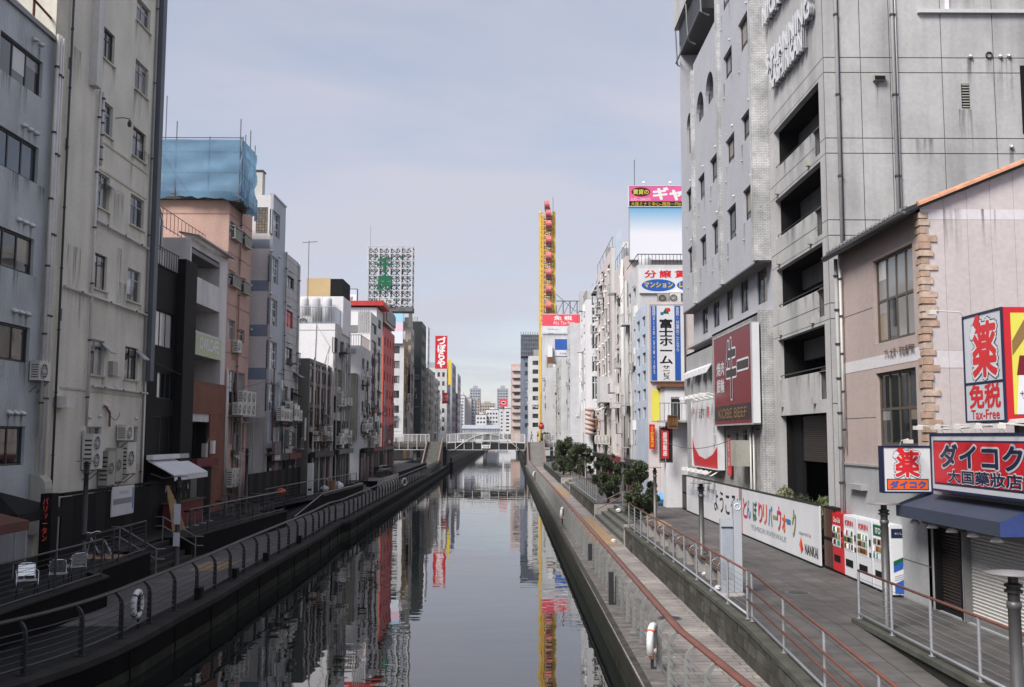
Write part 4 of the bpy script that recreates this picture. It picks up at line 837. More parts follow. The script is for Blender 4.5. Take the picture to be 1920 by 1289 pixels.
ch = thing('chimney', 'slender pale roof chimney on the blue-banded building', 'chimney', (X6-1.6, ya+1, zt)); MB().box(X6-1.75, X6-1.1, ya+1.5, ya+2.2, zt-.6, FN(ya+1.5).px(483, 322)[1]).obj('stack', 'dirty_white', ch); MB().box(X6-1.8, X6-1.05, ya+1.45, ya+2.25, FN(ya+1.5).px(483, 322)[1]+.002, FN(ya+1.5).px(483, 319)[1]).obj('cap', 'metal_dark', ch)
# --- L7 grey panelled
ya = yb+.02; yb = F.px(558, 600)[0]; zt = F.px(534, 472)[1]
q1 = [(539, 515, 551, 545), (537, 580, 549, 618), (535.5, 650, 548, 688), (532, 724, 539, 762), (545, 727, 551, 763), (536, 806, 543, 842), (548, 812, 552, 838)]
hs = [F.R(*q) for q in q1]; r, F, Fn = bldg('grey_building', 'narrow grey panelled building with square windows beside the blue-banded one', 'L', X6, ya, yb, zt, 'grey_panel', hc=hs)
for i, h in enumerate(hs): win(r, F, h, c=1 if i > 2 else 2, fm='frame_dark', pm='salmon_red' if i == 1 else None)
k = 0; z = UP+1
while z < zt: MB().fbox(F, ya+.05, yb-.02, z-.012, z+.012, .001, .006).obj('joint', 'joint', r); z += .62
for h in hs[:3]:
    for t in range(3): hood(r, F, h[0]+.3+t*.4, h[3]+.35, .08)
pipe(r, [F.pt(yb-.15, 3, .1), F.pt(yb-.15, zt, .1)], .07, 'pipe_white', clamps=6); pipe(r, [F.pt(ya+.1, 5, .1), F.pt(ya+.1, zt, .1)], .05, 'pipe_grey', clamps=6)
for i in range(4): acu(FL(-15), 62.6+i*.8, FL(-15).px(510, 792)[1]+.1, 'air conditioner under the blue-banded building, %s from the near end' % ('first', 'second', 'third', 'fourth')[i], w=.75, h=(.9, .75, .75, 1.3)[i], fans=1 if i < 3 else 2, d=.3)
for i in range(3): acu(FL(-15), 66.4+i*.85, FL(-15).px(541, 789)[1], 'air conditioner on the grey panelled building, %s from the near end' % ('first', 'second', 'third')[i], w=.75, h=(1.1, 1.0, .7)[i], d=.3)
hb = thing('hoarding', 'dark timber hoarding at the foot of the salmon and grey buildings', 'fence', (-14.8, 60, UP))
FB = FL(-14.75)
for i in range(14): a = 56.3+i*.98; MB().fbox(FB, a, a+.97, UP, 4.1, -.06, .0).obj('panel', 'charcoal' if i % 2 else 'black', hb)
# shop signs hanging low
for i, (p_, s_, m_, t_, lab) in enumerate((((510.5, 829, 521, 863), 'カラオケ', 'kiosk_blue', 'ink', 'pale blue vertical sign with dark characters'), ((535, 808, 544, 838), '居酒屋', 'black', 'white', 'black sign with white characters'), ((566.5, 783, 579, 827), '営業中', 'signwhite', 'redtext', 'white vertical sign with red heading'))):
    FF = FL(-14.6); h = FF.R(*p_); q, e = board('hanging_sign', lab+' low on the shaded facades', FF, h, m_, .0, .15, 'metal_grey'); text(q, FF, s_, (h[0]+h[1])/2, (h[2]+h[3])/2, (h[3]-h[2])*.8, t_, e, vert=True, sx=(h[1]-h[0])*.6)
# --- L7b low dark glazed building, L8 bright white block
X8 = -14.3; F = FL(X8); ya = 70.2; yb = F.px(619, 720)[0]; Fn = FN(ya); zt = Fn.px(578, 672)[1]
gl = grid(ya+.2, yb-.1, 5.2, zt-.15, 6, 4, .86, .86); r, F, Fn = bldg('glazed_building', 'low building with grimy brown glazed front and rusty frames', 'L', X8, ya, yb, zt, 'greenish_metal', hc=gl, mf='greenish_metal', depth=4)
for h in gl: win(r, F, h, c=1, dep=.1, fm='rust', b=.09, pm=['brown_glaze', 'glass_mid', 'glass_beige', 'brown_glaze', 'dirty_white', 'glass_dark'])
ya = yb+.05; F = FL(-14.0); yb = F.px(656, 720)[0]; Fn = FN(ya); zt = Fn.px(600, 607)[1]
q1 = [(627, 632, 633, 664), (638, 640, 645, 668), (626, 690, 644, 728), (626, 742, 632, 775), (637, 742, 645, 775)]; hs = [F.R(*q) for q in q1]
r, F, Fn = bldg('white_block', 'bright white blank-sided building with a fenced roof terrace', 'L', -14.0, ya, yb, zt, 'dirty_white', mf='whitewash', hc=hs)
for i, h in enumerate(hs): win(r, F, h, c=2, fm='frame_dark', pm=['glass_dark', 'glass_beige', 'glass_mid'])
MB().fbox(Fn, -22.9, -14.02, zt-.55, zt-.5, .001, .015).obj('string_course', 'pipe_grey', r); MB().fbox(F, ya+.1, yb, UP, 7.5, .002, .1).obj('shop_front', 'charcoal', r); MB().fbox(Fn, -14.55, -14.0, UP, 10, .002, .03).obj('corner_pier', 'pale_pink', r)
pipe(r, [Fn.pt(-15.6, 9.5, .05), Fn.pt(-15.5, zt, .05)], .03, 'pipe_grey'); pipe(r, [Fn.pt(-15.2, 10.5, .05), Fn.pt(-14.4, zt-1.8, .05), Fn.pt(-15.5, zt-.1, .05)], .02, 'pipe_grey'); pipe(r, [F.pt(yb-1.3, 3, .1), F.pt(yb-1.3, zt, .1)], .05, 'pipe_grey', clamps=5)
f = MB(); zf = zt+1.35
for i in range(40): x = -22+8*i/39; f.tube([(x, ya+.1, zt), (x, ya+.1, zf)], .02, 4)
for i in range(30): y = ya+.1+(yb-ya-.2)*i/29; f.tube([(-14.1, y, zt), (-14.1, y, zf)], .02, 4)
for z in (zt+.1, zf): f.tube([(-22, ya+.1, z), (-14.1, ya+.1, z), (-14.1, yb, z)], .03, 4)
f.obj('terrace_fence', 'kiosk_blue', r)
acu(FN(ya+.8), -16.5, zt-.45, 'air conditioner behind the terrace fence of the white block', w=1.2, h=1.1, bracket=False)
r2 = thing('stair_penthouse', 'white rooftop penthouse with storage tanks behind the terrace fence', 'penthouse', (-18, ya+4, zt)); zz = FN(ya+3).px(590, 556)[1]
MB().box(-19.5, -13.9, ya+3, ya+7, zt-.5, zz).obj('wall', 'whitewash', r2); MB().box(-18.3, -17.6, ya+2.95, ya+3, zt+1.6, zt+2.6).obj('opening', 'black', r2)
for i in range(3): MB().lathe((-17.0+i*.95, ya+2.3, zt+.2), [(.4, 0), (.4, 2.0), (.3, 2.2)], 12).obj('tank', 'pale_grey', r2, True)
tb = thing('rooftop_box', 'tan rooftop plant box with dark end', 'plant room', (-17.5, ya+9, zz)); h = FN(ya+8).R(575, 522, 619, 558); MB().box(h[0], h[1], ya+8, ya+12, h[2]-2, h[3]).obj('wall', 'tan_box', tb); MB().box(h[1]+.003, h[1]+1.1, ya+8.02, ya+12, h[2]-2, h[3]-.05).obj('end_wall', 'charcoal', tb)
ant = thing('antenna', 'tall television antenna above the white block', 'antenna', (-17.2, ya+1.5, zt)); FA = FN(ya+1.5); b0 = FA.px(577, 558); t0 = FA.px(577, 452)
MB().tube([(b0[0], ya+1.5, zt-.3), (b0[0], ya+1.5, t0[1])], .035, 5).obj('mast', 'metal_grey', ant); a = MB(); a.tube([(b0[0]-.5, ya+1.5, t0[1]-.15), (b0[0]+.7, ya+1.5, t0[1]-.05)], .025, 4)
for k in range(6): a.tube([(b0[0]-.45+.22*k, ya+1.2, t0[1]-.12), (b0[0]-.45+.22*k, ya+1.8, t0[1]-.12)], .012, 4)
a.obj('dipoles', 'metal_grey', ant)
# --- L9..L12
def simple(name, label, side, X, Y0, Y1, ztop, m, mf=None, nc=3, nr=5, fnc=0, fnr=0, depth=8, fw=.5, fh=.5, zlo=6, fm='frame_dark', c=2, pm=None, cap=None, X0=None):
    F = FL(X) if side == 'L' else FR(X); a, b = (Y0, Y1) if side == 'L' else (-Y1, -Y0)
    hs = grid(a+.2, b-.2, zlo, ztop-.6, nc, nr, fw, fh) if nc else []
    xa, xb = (X-min(depth, 4), X-.3) if side == 'L' else (X+.3, X+min(depth, 6)); hf = grid(xa, xb, zlo, ztop-.6, fnc, fnr, .5, .5) if fnc else []
    r, F, Fn = bldg(name, label, side, X, Y0, Y1, ztop, m, depth=depth, mf=mf, hc=hs, hf=hf, cap=cap)
    for h in hs: win(r, F, h, c=c, fm=fm, pm=pm, b=.07)
    for h in hf: win(r, Fn, h, c=2, fm=fm, pm=pm, b=.07)
    return r, F, Fn
r, F, Fn = simple('annex_building', 'low white annex with olive-grey metal shed front below it', 'L', -13.97, 92, 98, FN(92).px(660, 648)[1], 'grey_panel', 'whitewash', 2, 4)
MB().box(-15.6, -14.2, 90.6, 91.98, 6, FN(90.6).px(660, 700)[1]).obj('shed', 'greenish_metal', r); MB().fbox(Fn, -14.9, -14.45, *sorted((Fn.px(668, 662)[1], Fn.px(668, 654)[1])), .001, .3).obj('vent_box', 'ac_grey', r)
f = MB(); zt = FN(92).px(660, 648)[1]
for i in range(14): f.tube([(-17+3*i/13, 92.1, zt), (-17+3*i/13, 92.1, zt+1)], .02, 4); f.tube([(-14.02, 92.1+5.6*i/13, zt), (-14.02, 92.1+5.6*i/13, zt+1)], .02, 4)
f.tube([(-17, 92.1, zt+1), (-14.02, 92.1, zt+1), (-14.02, 98, zt+1)], .03, 4); f.obj('roof_railing', 'rust', r)
r, F, Fn = simple('grey_white_building', 'tall grey-white building with ribbon of windows, beside the annex', 'L', -14.0, 98.2, 103.5, FN(98.2).px(690, 585)[1], 'offwhite', 'whitewash', 1, 7, depth=10, fw=.72, fh=.55, c=4)
h = Fn.R(651, 610, 670, 624); MB().fbox(Fn, *h, .001, .05).obj('louvre', 'glass_curtain', r)
for k in range(6): MB().tube([Fn.pt(-15.2+.2*k, h[2], .1), Fn.pt(-15.2+.2*k, h[3]+1.6, .1)], .035, 4).obj('pipe', 'pipe_grey', r)
r, F, Fn = simple('red_eaved_building', 'white building with a thin red roof edge below the green character tower', 'L', -14.2, 104, 109, FN(104).px(690, 577)[1], 'offwhite', 'whitewash', 1, 7, depth=11)
a, b = Fn.px(622, 571), Fn.px(716, 579); MB().box(a[0], b[0]+.2, 103.6, 109, a[1]-.15, a[1]+.35).obj('roof_edge', 'red_paint', r)
r, F, Fn = simple('red_building', 'narrow bright red building with orange end wall by the bridge', 'L', FN(124).px(718, 700)[0], 124, 136, FN(124).px(716, 612)[1], 'red_paint', 'orange_paint', 4, 6, fw=.3, fh=.5, pm=['dark_red', 'glass_dark'])
XR = FN(124).px(718, 700)[0]; zr_ = FN(124).px(716, 612)[1]; MB().fbox(F, 124.1, 136, UP, 7.5, .003, .05).obj('base', 'dark_red', r); MB().box(XR-3.2, XR+.25, 123, 134, zr_+.4, zr_+2.6).obj('roof_room', 'brownsign', r); MB().fbox(FL(XR+.26), 124.5, 134, zr_+.8, zr_+2.3, 0, .1).obj('roof_panel', 'mid_grey', r)
# clutter of small services low on these facades: every unit stands on its own bracket
n = 0
for i, (X_, y0, y1_, zz, nn, who) in enumerate(((-14.3, 70.8, 77.6, 6.0, 5, 'glazed building'), (-14.0, 79, 85, 5.4, 6, 'white block, lower row'), (-14.0, 79, 85, 8.6, 4, 'white block, upper row'), (-13.97, 92.4, 97.6, 6.8, 5, 'white annex'), (-14.0, 98.6, 103, 5.2, 4, 'grey-white building'))):
    for k in range(nn):
        y = y0+(y1_-y0)*(k+.5)/nn; acu(FL(X_), y, zz+random.uniform(-.25, .35), 'air conditioner on the %s, %s from the near end' % (who, ('first', 'second', 'third', 'fourth', 'fifth', 'sixth')[k]), w=.85, h=random.choice((.65, .7, 1.2)), fans=random.choice((1, 2)), d=.15)
pl = bpy.data.objects['glazed_building']
for y in (71, 73.4, 75.8, 77.9): MB().tube([(-14.12, y, UP), (-14.12, y, 9+random.uniform(0, 4)), (-14.12, y+.5, 9.4+random.uniform(0, 4))], .06, 5).obj('pipe', 'pipe_white', pl)
pl = bpy.data.objects['white_block']
for y in (78.7, 81.1, 83.4, 85.1): MB().tube([(-13.85, y, UP), (-13.85, y, 12+random.uniform(0, 3))], .06, 5).obj('pipe', 'pipe_grey', pl)
# --- beyond the bridge, left
r, F, Fn = simple('buff_building', 'buff and grey building behind the bridge, below a pale billboard', 'L', FN(173).px(757, 700)[0], 173, 180, FN(173).px(748, 636)[1], 'ochre', 'pale_grey', 3, 5, 2, 6, zlo=7)
FB = FN(172.8); h = FB.R(734.5, 588, 756, 645); q, e = board('billboard', 'blank pink and blue billboard above the buff building', FB, h, 'pale_blue', .0, .3, 'metal_grey', cat='billboard')
n_ = 10
for k in range(n_): c1 = (.33, .62, .78) if k > 6 else ((.75, .55, .66) if k > 3 else (.7, .74, .8)); nm = 'bb%d' % k; mat(nm, c1, .4, .02, fine=0); MB().fbox(FB, h[0]+.05, h[1]-.05, h[2]+(h[3]-h[2])*k/n_, h[2]+(h[3]-h[2])*(k+1)/n_, e, e+.004).obj('print', nm, q)
r, F, Fn = simple('checker_building', 'beige building with dark checker squares carrying the green character tower', 'L', FN(181).px(770, 700)[0], 181, 187, FN(181).px(764, 614)[1], 'beige_wall', 'beige_wall', 2, 8, 0, 0, zlo=6)
for k in range(6): z = FN(181).px(764, 640+27*k)[1]; MB().fbox(Fn, Fn.px(757.5 if k % 2 else 765, 640)[0], Fn.px(763 if k % 2 else 770, 640)[0], z-.7, z+.3, .001, .05).obj('square', 'grey_green', r)
h = Fn.R(756, 702, 769, 738); MB().fbox(Fn, *h, .06, .3).obj('sign_box', 'black', r); MB().disc(Fn, h[0]+.5, h[2]+1.3, .42, .3, .34).obj('emblem', 'white', r); MB().disc(Fn, h[0]+.5, h[2]+1.3, .16, .345, .36).obj('emblem', 'black', r)
MB().fbox(Fn, *Fn.R(756, 738, 768, 815), .002, .25).obj('shaft', 'pale_grey', r)
# green character tower
FT = FN(178); h = FT.R(690, 462, 771.5, 573); tw = thing('sign_tower', 'white lattice rooftop tower with two green brush characters', 'sign', ((h[0]+h[1])/2, 180, h[2]))
x0, x1, z0, z1 = h
for ya_ in (178, 181):
    for i in range(5): x = x0+(x1-x0)*i/4; MB().box(x-.11, x+.11, ya_-.1, ya_+.1, z0, z1).obj('column', 'pale_grey', tw)
    for j in range(9): z = z0+(z1-z0)*j/8; MB().box(x0-.1, x1+.1, ya_-.09, ya_+.09, z-.07, z+.07).obj('beam', 'bridge_white', tw)
b = MB()
for i in range(4):
    for j in range(8):
        xa, xb = x0+(x1-x0)*i/4, x0+(x1-x0)*(i+1)/4; za_, zb_ = z0+(z1-z0)*j/8, z0+(z1-z0)*(j+1)/8
        b.tube([(xa, 178.3, za_), (xb, 178.3, zb_)], .055, 4)
        if i in (0, 3): b.tube([(xa, 178.3, zb_), (xb, 178.3, za_)], .055, 4); b.tube([(xa, 181, za_), (xb, 178, zb_)], .05, 4)
b.obj('bracing', 'pale_grey', tw); b = MB()
for i in range(8):
    for j in range(12):
        xa, xb = x0+(x1-x0)*i/8, x0+(x1-x0)*(i+1)/8; za_, zb_ = z0+(z1-z0)*j/12, z0+(z1-z0)*(j+1)/12
        b.tube([(xa, 180.6, za_), (xb, 180.6, zb_)], .07, 4); b.tube([(xa, 180.2, zb_), (xb, 180.2, za_)], .07, 4)
    b.tube([(xa, 180.4, z0), (xa, 180.4, z1)], .09, 4)
b.obj('back_bracing', 'metal_dark', tw)
for j in range(9):
    z = z0+(z1-z0)*j/8; MB().box(x1-.08, x1+.08, 178, 181, z-.07, z+.07).obj('side_beam', 'mid_grey', tw)
    if j < 8: MB().tube([(x1, 178, z), (x1, 181, z+(z1-z0)/8)], .06, 4).obj('side_brace', 'mid_grey', tw)
MB().box(x0, x1+.2, 177.9, 181.2, z0-1.1, z0-.25).obj('base', 'concrete_dark', tw)
for s_, py in (('千', 512), ('房', 529)):
    u, z = FT.px(730.5, py if s_ == '千' else 530); text(tw, FT, s_, FT.px(729, 0)[0], FT.px(729, 498 if s_ == '千' else 530)[1], 2.75, 'green', .35, bold=.045, sx=2.6, name='character')
for a, b_ in ((706.5, 482), (751.5, 482), (706, 550)): u, z = FT.px(a, b_); MB().fbox(FT, u-.2, u+.2, z-.2, z+.2, .2, .3).obj('panel', 'green', tw)
for a in (719, 733): acu(FN(178), FT.px(a, 560)[0], z0+.1, ('left' if a == 719 else 'right')+' air conditioner inside the foot of the green character tower', w=1, h=1, bracket=False, d=.3)
MB().tube([(x0+.3, 179, z1), (x0+.3, 179, z1+4)], .03, 4).obj('mast', 'metal_grey', tw)
MB().box(x1-.5, x1+.1, 178.2, 178.8, FN(181).px(764, 614)[1]-.4, z0-1).obj('leg', 'grey_green', tw); MB().box(x0+.3, x0+.9, 178.2, 178.8, 12, z0-1).obj('leg', 'grey_green', tw)
r, F, Fn = simple('dark_building', 'tall dark green-black building behind the bridge', 'L', FN(190).px(790, 700)[0], 190, 200, FN(190).px(780, 603)[1], 'dark_green', 'dark_green', 3, 9, 0, 0, zlo=7, pm=['glass_dark', 'black'])
r, F, Fn = simple('slim_white_tower', 'slim white ribbed tower behind the dark green-black building', 'L', FN(219).px(802, 650)[0], 219, 224, FN(219).px(800, 612)[1], 'far_white', 'far_white', 2, 14, 3, 14, zlo=7, depth=5)
far = [('beige_office', 'weathered beige building past the dark green-black one', 'stone_beige', 204, 217, 803, 690), ('stucco_building', 'old grey stucco building with small windows past the bridge', 'dirty_white', 226, 238, 815, 708),
       ('white_sign_building', 'white building carrying the tall red vertical sign', 'whitewash', 242, 250, 821, 735), ('yellow_striped_building', 'building with a yellow vertical sign past the red sign', 'pale_grey', 256, 270, 838, 690), ('tall_grey_building', 'tall grey building at the end of the left row', 'far_grey', 278, 296, 848, 680), ('maroon_building', 'maroon building low at the end of the left row', 'maroon', 298, 314, 853, 735), ('pale_end_building', 'pale last building of the left row', 'pale_grey', 319, 339, 858, 700)]
for nm, lab, m, y0, y1_, px_, pt in far:
    simple(nm, lab, 'L', FN(y0).px(px_, 720)[0], y0, y1_, FN(y0).px(px_-5, pt)[1], m, m, 3, 7, 3, 7, zlo=7, depth=9)
FB = FN(241); h = FB.R(817, 631, 838.5, 692); q, e = board('vertical_sign', 'tall red rooftop sign with white vertical characters', FB, h, 'red', 0, 1.2, 'red'); text(q, FB, 'づぼらや', (h[0]+h[1])/2+.1, (h[2]+h[3])/2, (h[3]-h[2])*.92, 'white', e, vert=True, bold=.05, sx=1.9, lead=.9)
FB = FN(240); h = FB.R(829.5, 737, 840, 757); q, e = board('small_red_sign', 'small slanted red sign with white characters below the tall red sign', FB, h, 'red', 0, .4, 'red'); text(q, FB, 'づぼ\nらや', (h[0]+h[1])/2, (h[2]+h[3])/2, 1.5, 'white', e)
FB = FN(254); h = FB.R(841, 675, 845.5, 722); board('yellow_sign', 'slim yellow vertical sign past the tall red sign', FB, h, 'yellow', 0, .5, 'yellow')
FB = FN(173.5); h = FN(184).R(626, 543, 671, 568)
FB = FN(112); h = FB.R(626, 543, 671, 570); q, e = board('billboard', 'white billboard with pink blossom emblem on a rooftop', FB, h, 'pale_blue', 0, .5, 'metal_dark', cat='billboard'); MB().fbox(FB, h[0]+.1, h[1]-.1, h[2]+.05, h[2]+1.0, e, e+.004).obj('print', 'white', q); MB().disc(FB, h[0]+.7, h[2]+.55, .5, e+.004, e+.01).obj('emblem', 'salmon_red', q); text(q, FB, '桜屋', h[0]+1.8, h[2]+.5, .5, 'ink', e+.01)
for x in (h[0]+.2, h[1]-.2): MB().box(x-.08, x+.08, 112.5, 112.7, FN(104).px(690, 577)[1], h[2]).obj('post', 'metal_dark', q)
# ================================================================== RIGHT BANK
ORD = ('first', 'second', 'third', 'fourth', 'fifth', 'sixth', 'seventh', 'eighth')
# --- R1 gabled drugstore building
X = 10.15; F = FR(X); yc = -F.px(1735, 700)[0]; yf = -F.px(1577, 700)[0]; ze = F.px(1704, 402)[1]; G = FN(yc)
up = F.R(1636, 491, 1715.8, 627.5); lo = F.R(1642, 701, 1722, 838); zb = F.px(1597, 874)[1]
gx, gz = G.px(1920, 312); slope = (gz-ze)/(gx-X)
r = thing('gabled_building', 'mauve gabled building with brick quoins and tall bronze windows', 'building', (X+3, (yc+yf)/2, UP))
MB().wall(F, -yf, -yc, zb, ze, [up, lo], .14).obj('wall', 'mauve_wall', r); MB().wall(F, -yf, -yc, UP, zb-.003, []).obj('wall', 'grey_render', r)
pw = 7.5; m = MB(); m.prism(G, [(X, UP), (X+pw, UP), (X+pw, ze+slope*pw), (X, ze)], -.2, -.02); m.obj('gable_core', 'joint', r)
x = X+.012; us = []
while x < X+pw: us.append(x); x += .585
zs = [UP, G.px(1760, 690)[1], G.px(1760, 657)[1]]
for a in us:
    b = min(a+.577, X+pw)
    for j, (z0, z1) in enumerate(((UP, zs[1]-.01), (zs[1], zs[2]-.006), (zs[2], None))):
        if z1 is None:
            q = G.px(1760, 412)[1]; q2 = G.px(1760, 392)[1]
            MB().fbox(G, a, b, z0, q-.004, -.021, 0).obj('panel', 'pale_wall', r); rz = lambda x_: ze+slope*(x_-X)
            MB().prism(G, [(a, q), (b, q), (b, min(q2-.004, rz(b))), (a, max(q+.01, min(q2-.004, rz(a))))], -.021, .004).obj('panel', 'band_white', r); xq = max(a, X+(q2-ze)/slope)
            if xq < b-.05: MB().prism(G, [(xq, q2), (b, q2), (b, rz(b))]+([(a, rz(a))] if xq == a else []), -.021, 0).obj('panel', 'pale_wall', r)
        else: MB().fbox(G, a, b, z0, z1, -.021, .004 if j == 1 else 0).obj('panel', 'band_white' if j == 1 else 'pale_wall', r)
win(r, F, up, c=4, k=2, fm='frame_bronze', b=.07, pm=['glass_dark', 'glass_mid', 'glass_curtain', 'glass_beige']); win(r, F, lo, c=4, k=2, fm='frame_bronze', b=.07, pm=['glass_dark', 'glass_mid', 'glass_dark'])
z = F.px(1600, 678)[1]; MB().fbox(F, -yf+.05, -yc-.05, z-.32, z, .001, .008).obj('band', 'band_white', r)
text(r, F, 'プレ太洋・宗右衛門町', F.px(1688, 665)[0], z-.0, .26, 'brownsign', .03, bold=.012, sx=2.0)
for zz in (F.px(1600, 590)[1], F.px(1600, 785)[1]): MB().fbox(F, -yf+.03, up[0]-.1, zz-.01, zz+.01, .001, .004).obj('joint', 'joint', r)
for k in range(7): stain(r, G, X+.8+k*.9, random.uniform(.3, .8), random.choice((G.px(1760, 657)[1], G.px(1760, 392)[1])), random.uniform(.6, 1.5), .007)
# quoin bricks, each a brick
bm = [MB().box(0, 1, 0, 1, 0, 1).mesh('brick', q) for q in ('quoin_brick', 'quoin_brick2')]
MB().box(X-.012, X+.2, yc-.014, yc+.16, zb+.02, ze-.1).obj('quoin_bed', 'stone_beige', r)
z = zb+.05; k = 0
while z < ze-.12:
    hh = random.uniform(.12, .17); L = (.36, .16, .26, .2)[k % 4]*random.uniform(.85, 1.15); D = (.12, .3, .18, .26)[k % 4]
    o = bpy.data.objects.new('brick', random.choice(bm)); C.objects.link(o); par(o, r)
    e = random.uniform(.02, .06); o.location = (X-e, yc-e, z); o.scale = (L+e, D+e, hh); z += hh+random.uniform(.012, .06); k += 1 if random.random() < .8 else 2
# roof: eave, gutter, ridge tiles along the gable
rf = MB(); t = .12
rf.add([(X-.35, yc-.12, ze-.12), (X+pw, yc-.12, ze+slope*pw), (X+pw, yf, ze+slope*pw), (X-.35, yf, ze-.12), (X-.35, yc-.12, ze-.12+t), (X+pw, yc-.12, ze+slope*pw+t), (X+pw, yf, ze+slope*pw+t), (X-.35, yf, ze-.12+t)], MB.BF); rf = rf.obj('roof', 'metal_dark', r)
MB().tube([(X-.4, yc-.15, ze-.16), (X-.4, yf+.1, ze-.16)], .09, 8).obj('gutter', 'metal_dark', rf, True)
for i in range(14):
    a, b = X-.1+i*.52, X-.1+i*.52+.56; pts = []
    tm = MB(); vs = []
    for s_, xx in ((0, a), (1, b)):
        zz = ze+slope*(xx-X)+t-.06; rr = .12 if s_ else .135
        for q in range(7): an = math.pi*q/6; vs.append((xx, yc-.1+rr*math.cos(an), zz+rr*math.sin(an)))
    tm.add(vs, [(q, q+1, 8+q, 7+q) for q in range(6)]+[tuple(range(6, -1, -1)), tuple(range(7, 14))]).obj('ridge_tile', 'clay_tile', rf)
for i in range(20): MB().lathe((X-.33, yc+.05+(yf-yc-.1)*i/19, ze-.02), [(.06, 0), (.06, .06), (.03, .09)], 8).obj('eave_tile', 'metal_grey', rf)
pipe(r, [(X-.12, yf-.15, ze-.2), (X-.12, yf-.15, UP+.1)], .06, 'pipe_grey', clamps=9); pipe(r, [(X-.12, yf-.5, ze-.3), (X-.12, yf-.5, zb+.5)], .04, 'pipe_white', clamps=5)
fd = MB(); u, z = F.px(1615, 912); fd.fbox(F, u-.7, u+.5, z-.1, z+.06, .0, .18); fd.obj('pipe_box', 'pipe_grey', r)
MB().fbox(F, -yf+.02, -yc-.5, F.px(1640, 876)[1], F.px(1640, 872)[1], .001, .05).obj('ledge', 'pipe_grey', r)
z = F.px(1740, 1062)[1]; MB().fbox(F, -yf+.1, -yc, z-.012, z+.012, .001, .004).obj('joint', 'joint', r)
# annex with the shutters
za = F.px(1745, 815)[1]; y0 = 13.0
sb = (-(yc-.15), -22.5, UP+.02, F.px(1745, 985)[1]); sw = (-22.42, -15.2, UP+.02, sb[3])
r, Fa, _ = bldg('shop_annex', 'low shop annex with brown and white roller shutters under the drugstore signs', 'R', X+.004, y0, yc-.03, za, 'grey_render', hc=[sb, sw], rev=.2, depth=7)
for h, m, nm in ((sb, 'shutter_brown', 'brown'), (sw, 'shutter_white', 'white')):
    s_ = MB(); k = int((h[3]-h[2])/.075); dz = (h[3]-h[2])/k
    for i in range(k):
        za_, zb_ = h[2]+i*dz, h[2]+(i+1)*dz
        P = [F.pt(h[0]+.05, za_, -.17), F.pt(h[1]-.05, za_, -.17), F.pt(h[1]-.05, za_+dz*.75, -.14), F.pt(h[0]+.05, za_+dz*.75, -.14), F.pt(h[0]+.05, zb_, -.175), F.pt(h[1]-.05, zb_, -.175)]
        s_.add(P, [(0, 1, 2, 3), (3, 2, 5, 4)])
    o = s_.obj('shutter', m, r); o['label'] = nm+' roller shutter'
    g_ = MB(); g_.fbox(F, h[0], h[0]+.06, h[2], h[3], -.19, .02); g_.fbox(F, h[1]-.06, h[1], h[2], h[3], -.19, .02); g_.obj('guide_rail', 'metal_grey' if nm == 'white' else 'black', r)
    MB().fbox(F, h[0]+.07, h[1]-.07, h[2]+.001, h[2]+.08, -.16, -.1).obj('bottom_bar', 'metal_grey' if nm == 'white' else 'black', r)
MB().fbox(F, sb[0]-.5, sb[1]+.3, sb[3]+.02, sb[3]+.35, .02, .07).obj('old_sign', 'brownsign', r)
# --- drugstore signs
FZ = FR(X-.33); h = (FZ.px(1745, 812)[0], -18.3, FZ.px(1745, 919)[1], FZ.px(1745, 813)[1])
FS = FR(X-.15); q, e = board('shop_sign', 'wide red shop sign with navy katakana over the blue awning', FS, h, 'signgrey', 0, .18, 'navy', .05)
MB().fbox(FS, h[0]+.16, h[1]-.16, h[2]+.16, h[3]-.16, e, e+.006).obj('panel', 'navy', q); MB().fbox(FS, h[0]+.2, h[1]-.2, h[2]+.2, h[3]-.2, e+.006, e+.01).obj('panel', 'red', q)
uc = (h[0]+h[1])/2; zc = h[3]-.2; hh = h[3]-h[2]
for bo, m, dd in ((.075, 'signgrey', .012), (.03, 'navy', .018)): text(q, FS, 'ダイコク', uc-.05, h[3]-.2-.30, .50+(.04 if m == 'signgrey' else 0), m, e+dd, bold=bo, sx=3.6+(.05 if m == 'signgrey' else 0))
for bo, m, dd in ((.05, 'signgrey', .012), (.018, 'navy', .018)): text(q, FS, '大国藥妝店', uc+.1, h[2]+.37, .27+(.03 if m == 'signgrey' else 0), m, e+dd, bold=bo, sx=3.2+(.04 if m == 'signgrey' else 0))
for i in range(5): lampdish(q, FS, h[0]+.35+i*.95, h[3]+.02, .02, .62)
FB = FN(yc+.05); b = FB.R(1646, 836, 1742, 924); q, e = board('projecting_sign', 'white projecting sign with red pharmacy character and small orange plate', FB, b, 'signwhite', 0, .22, 'navy', .04)
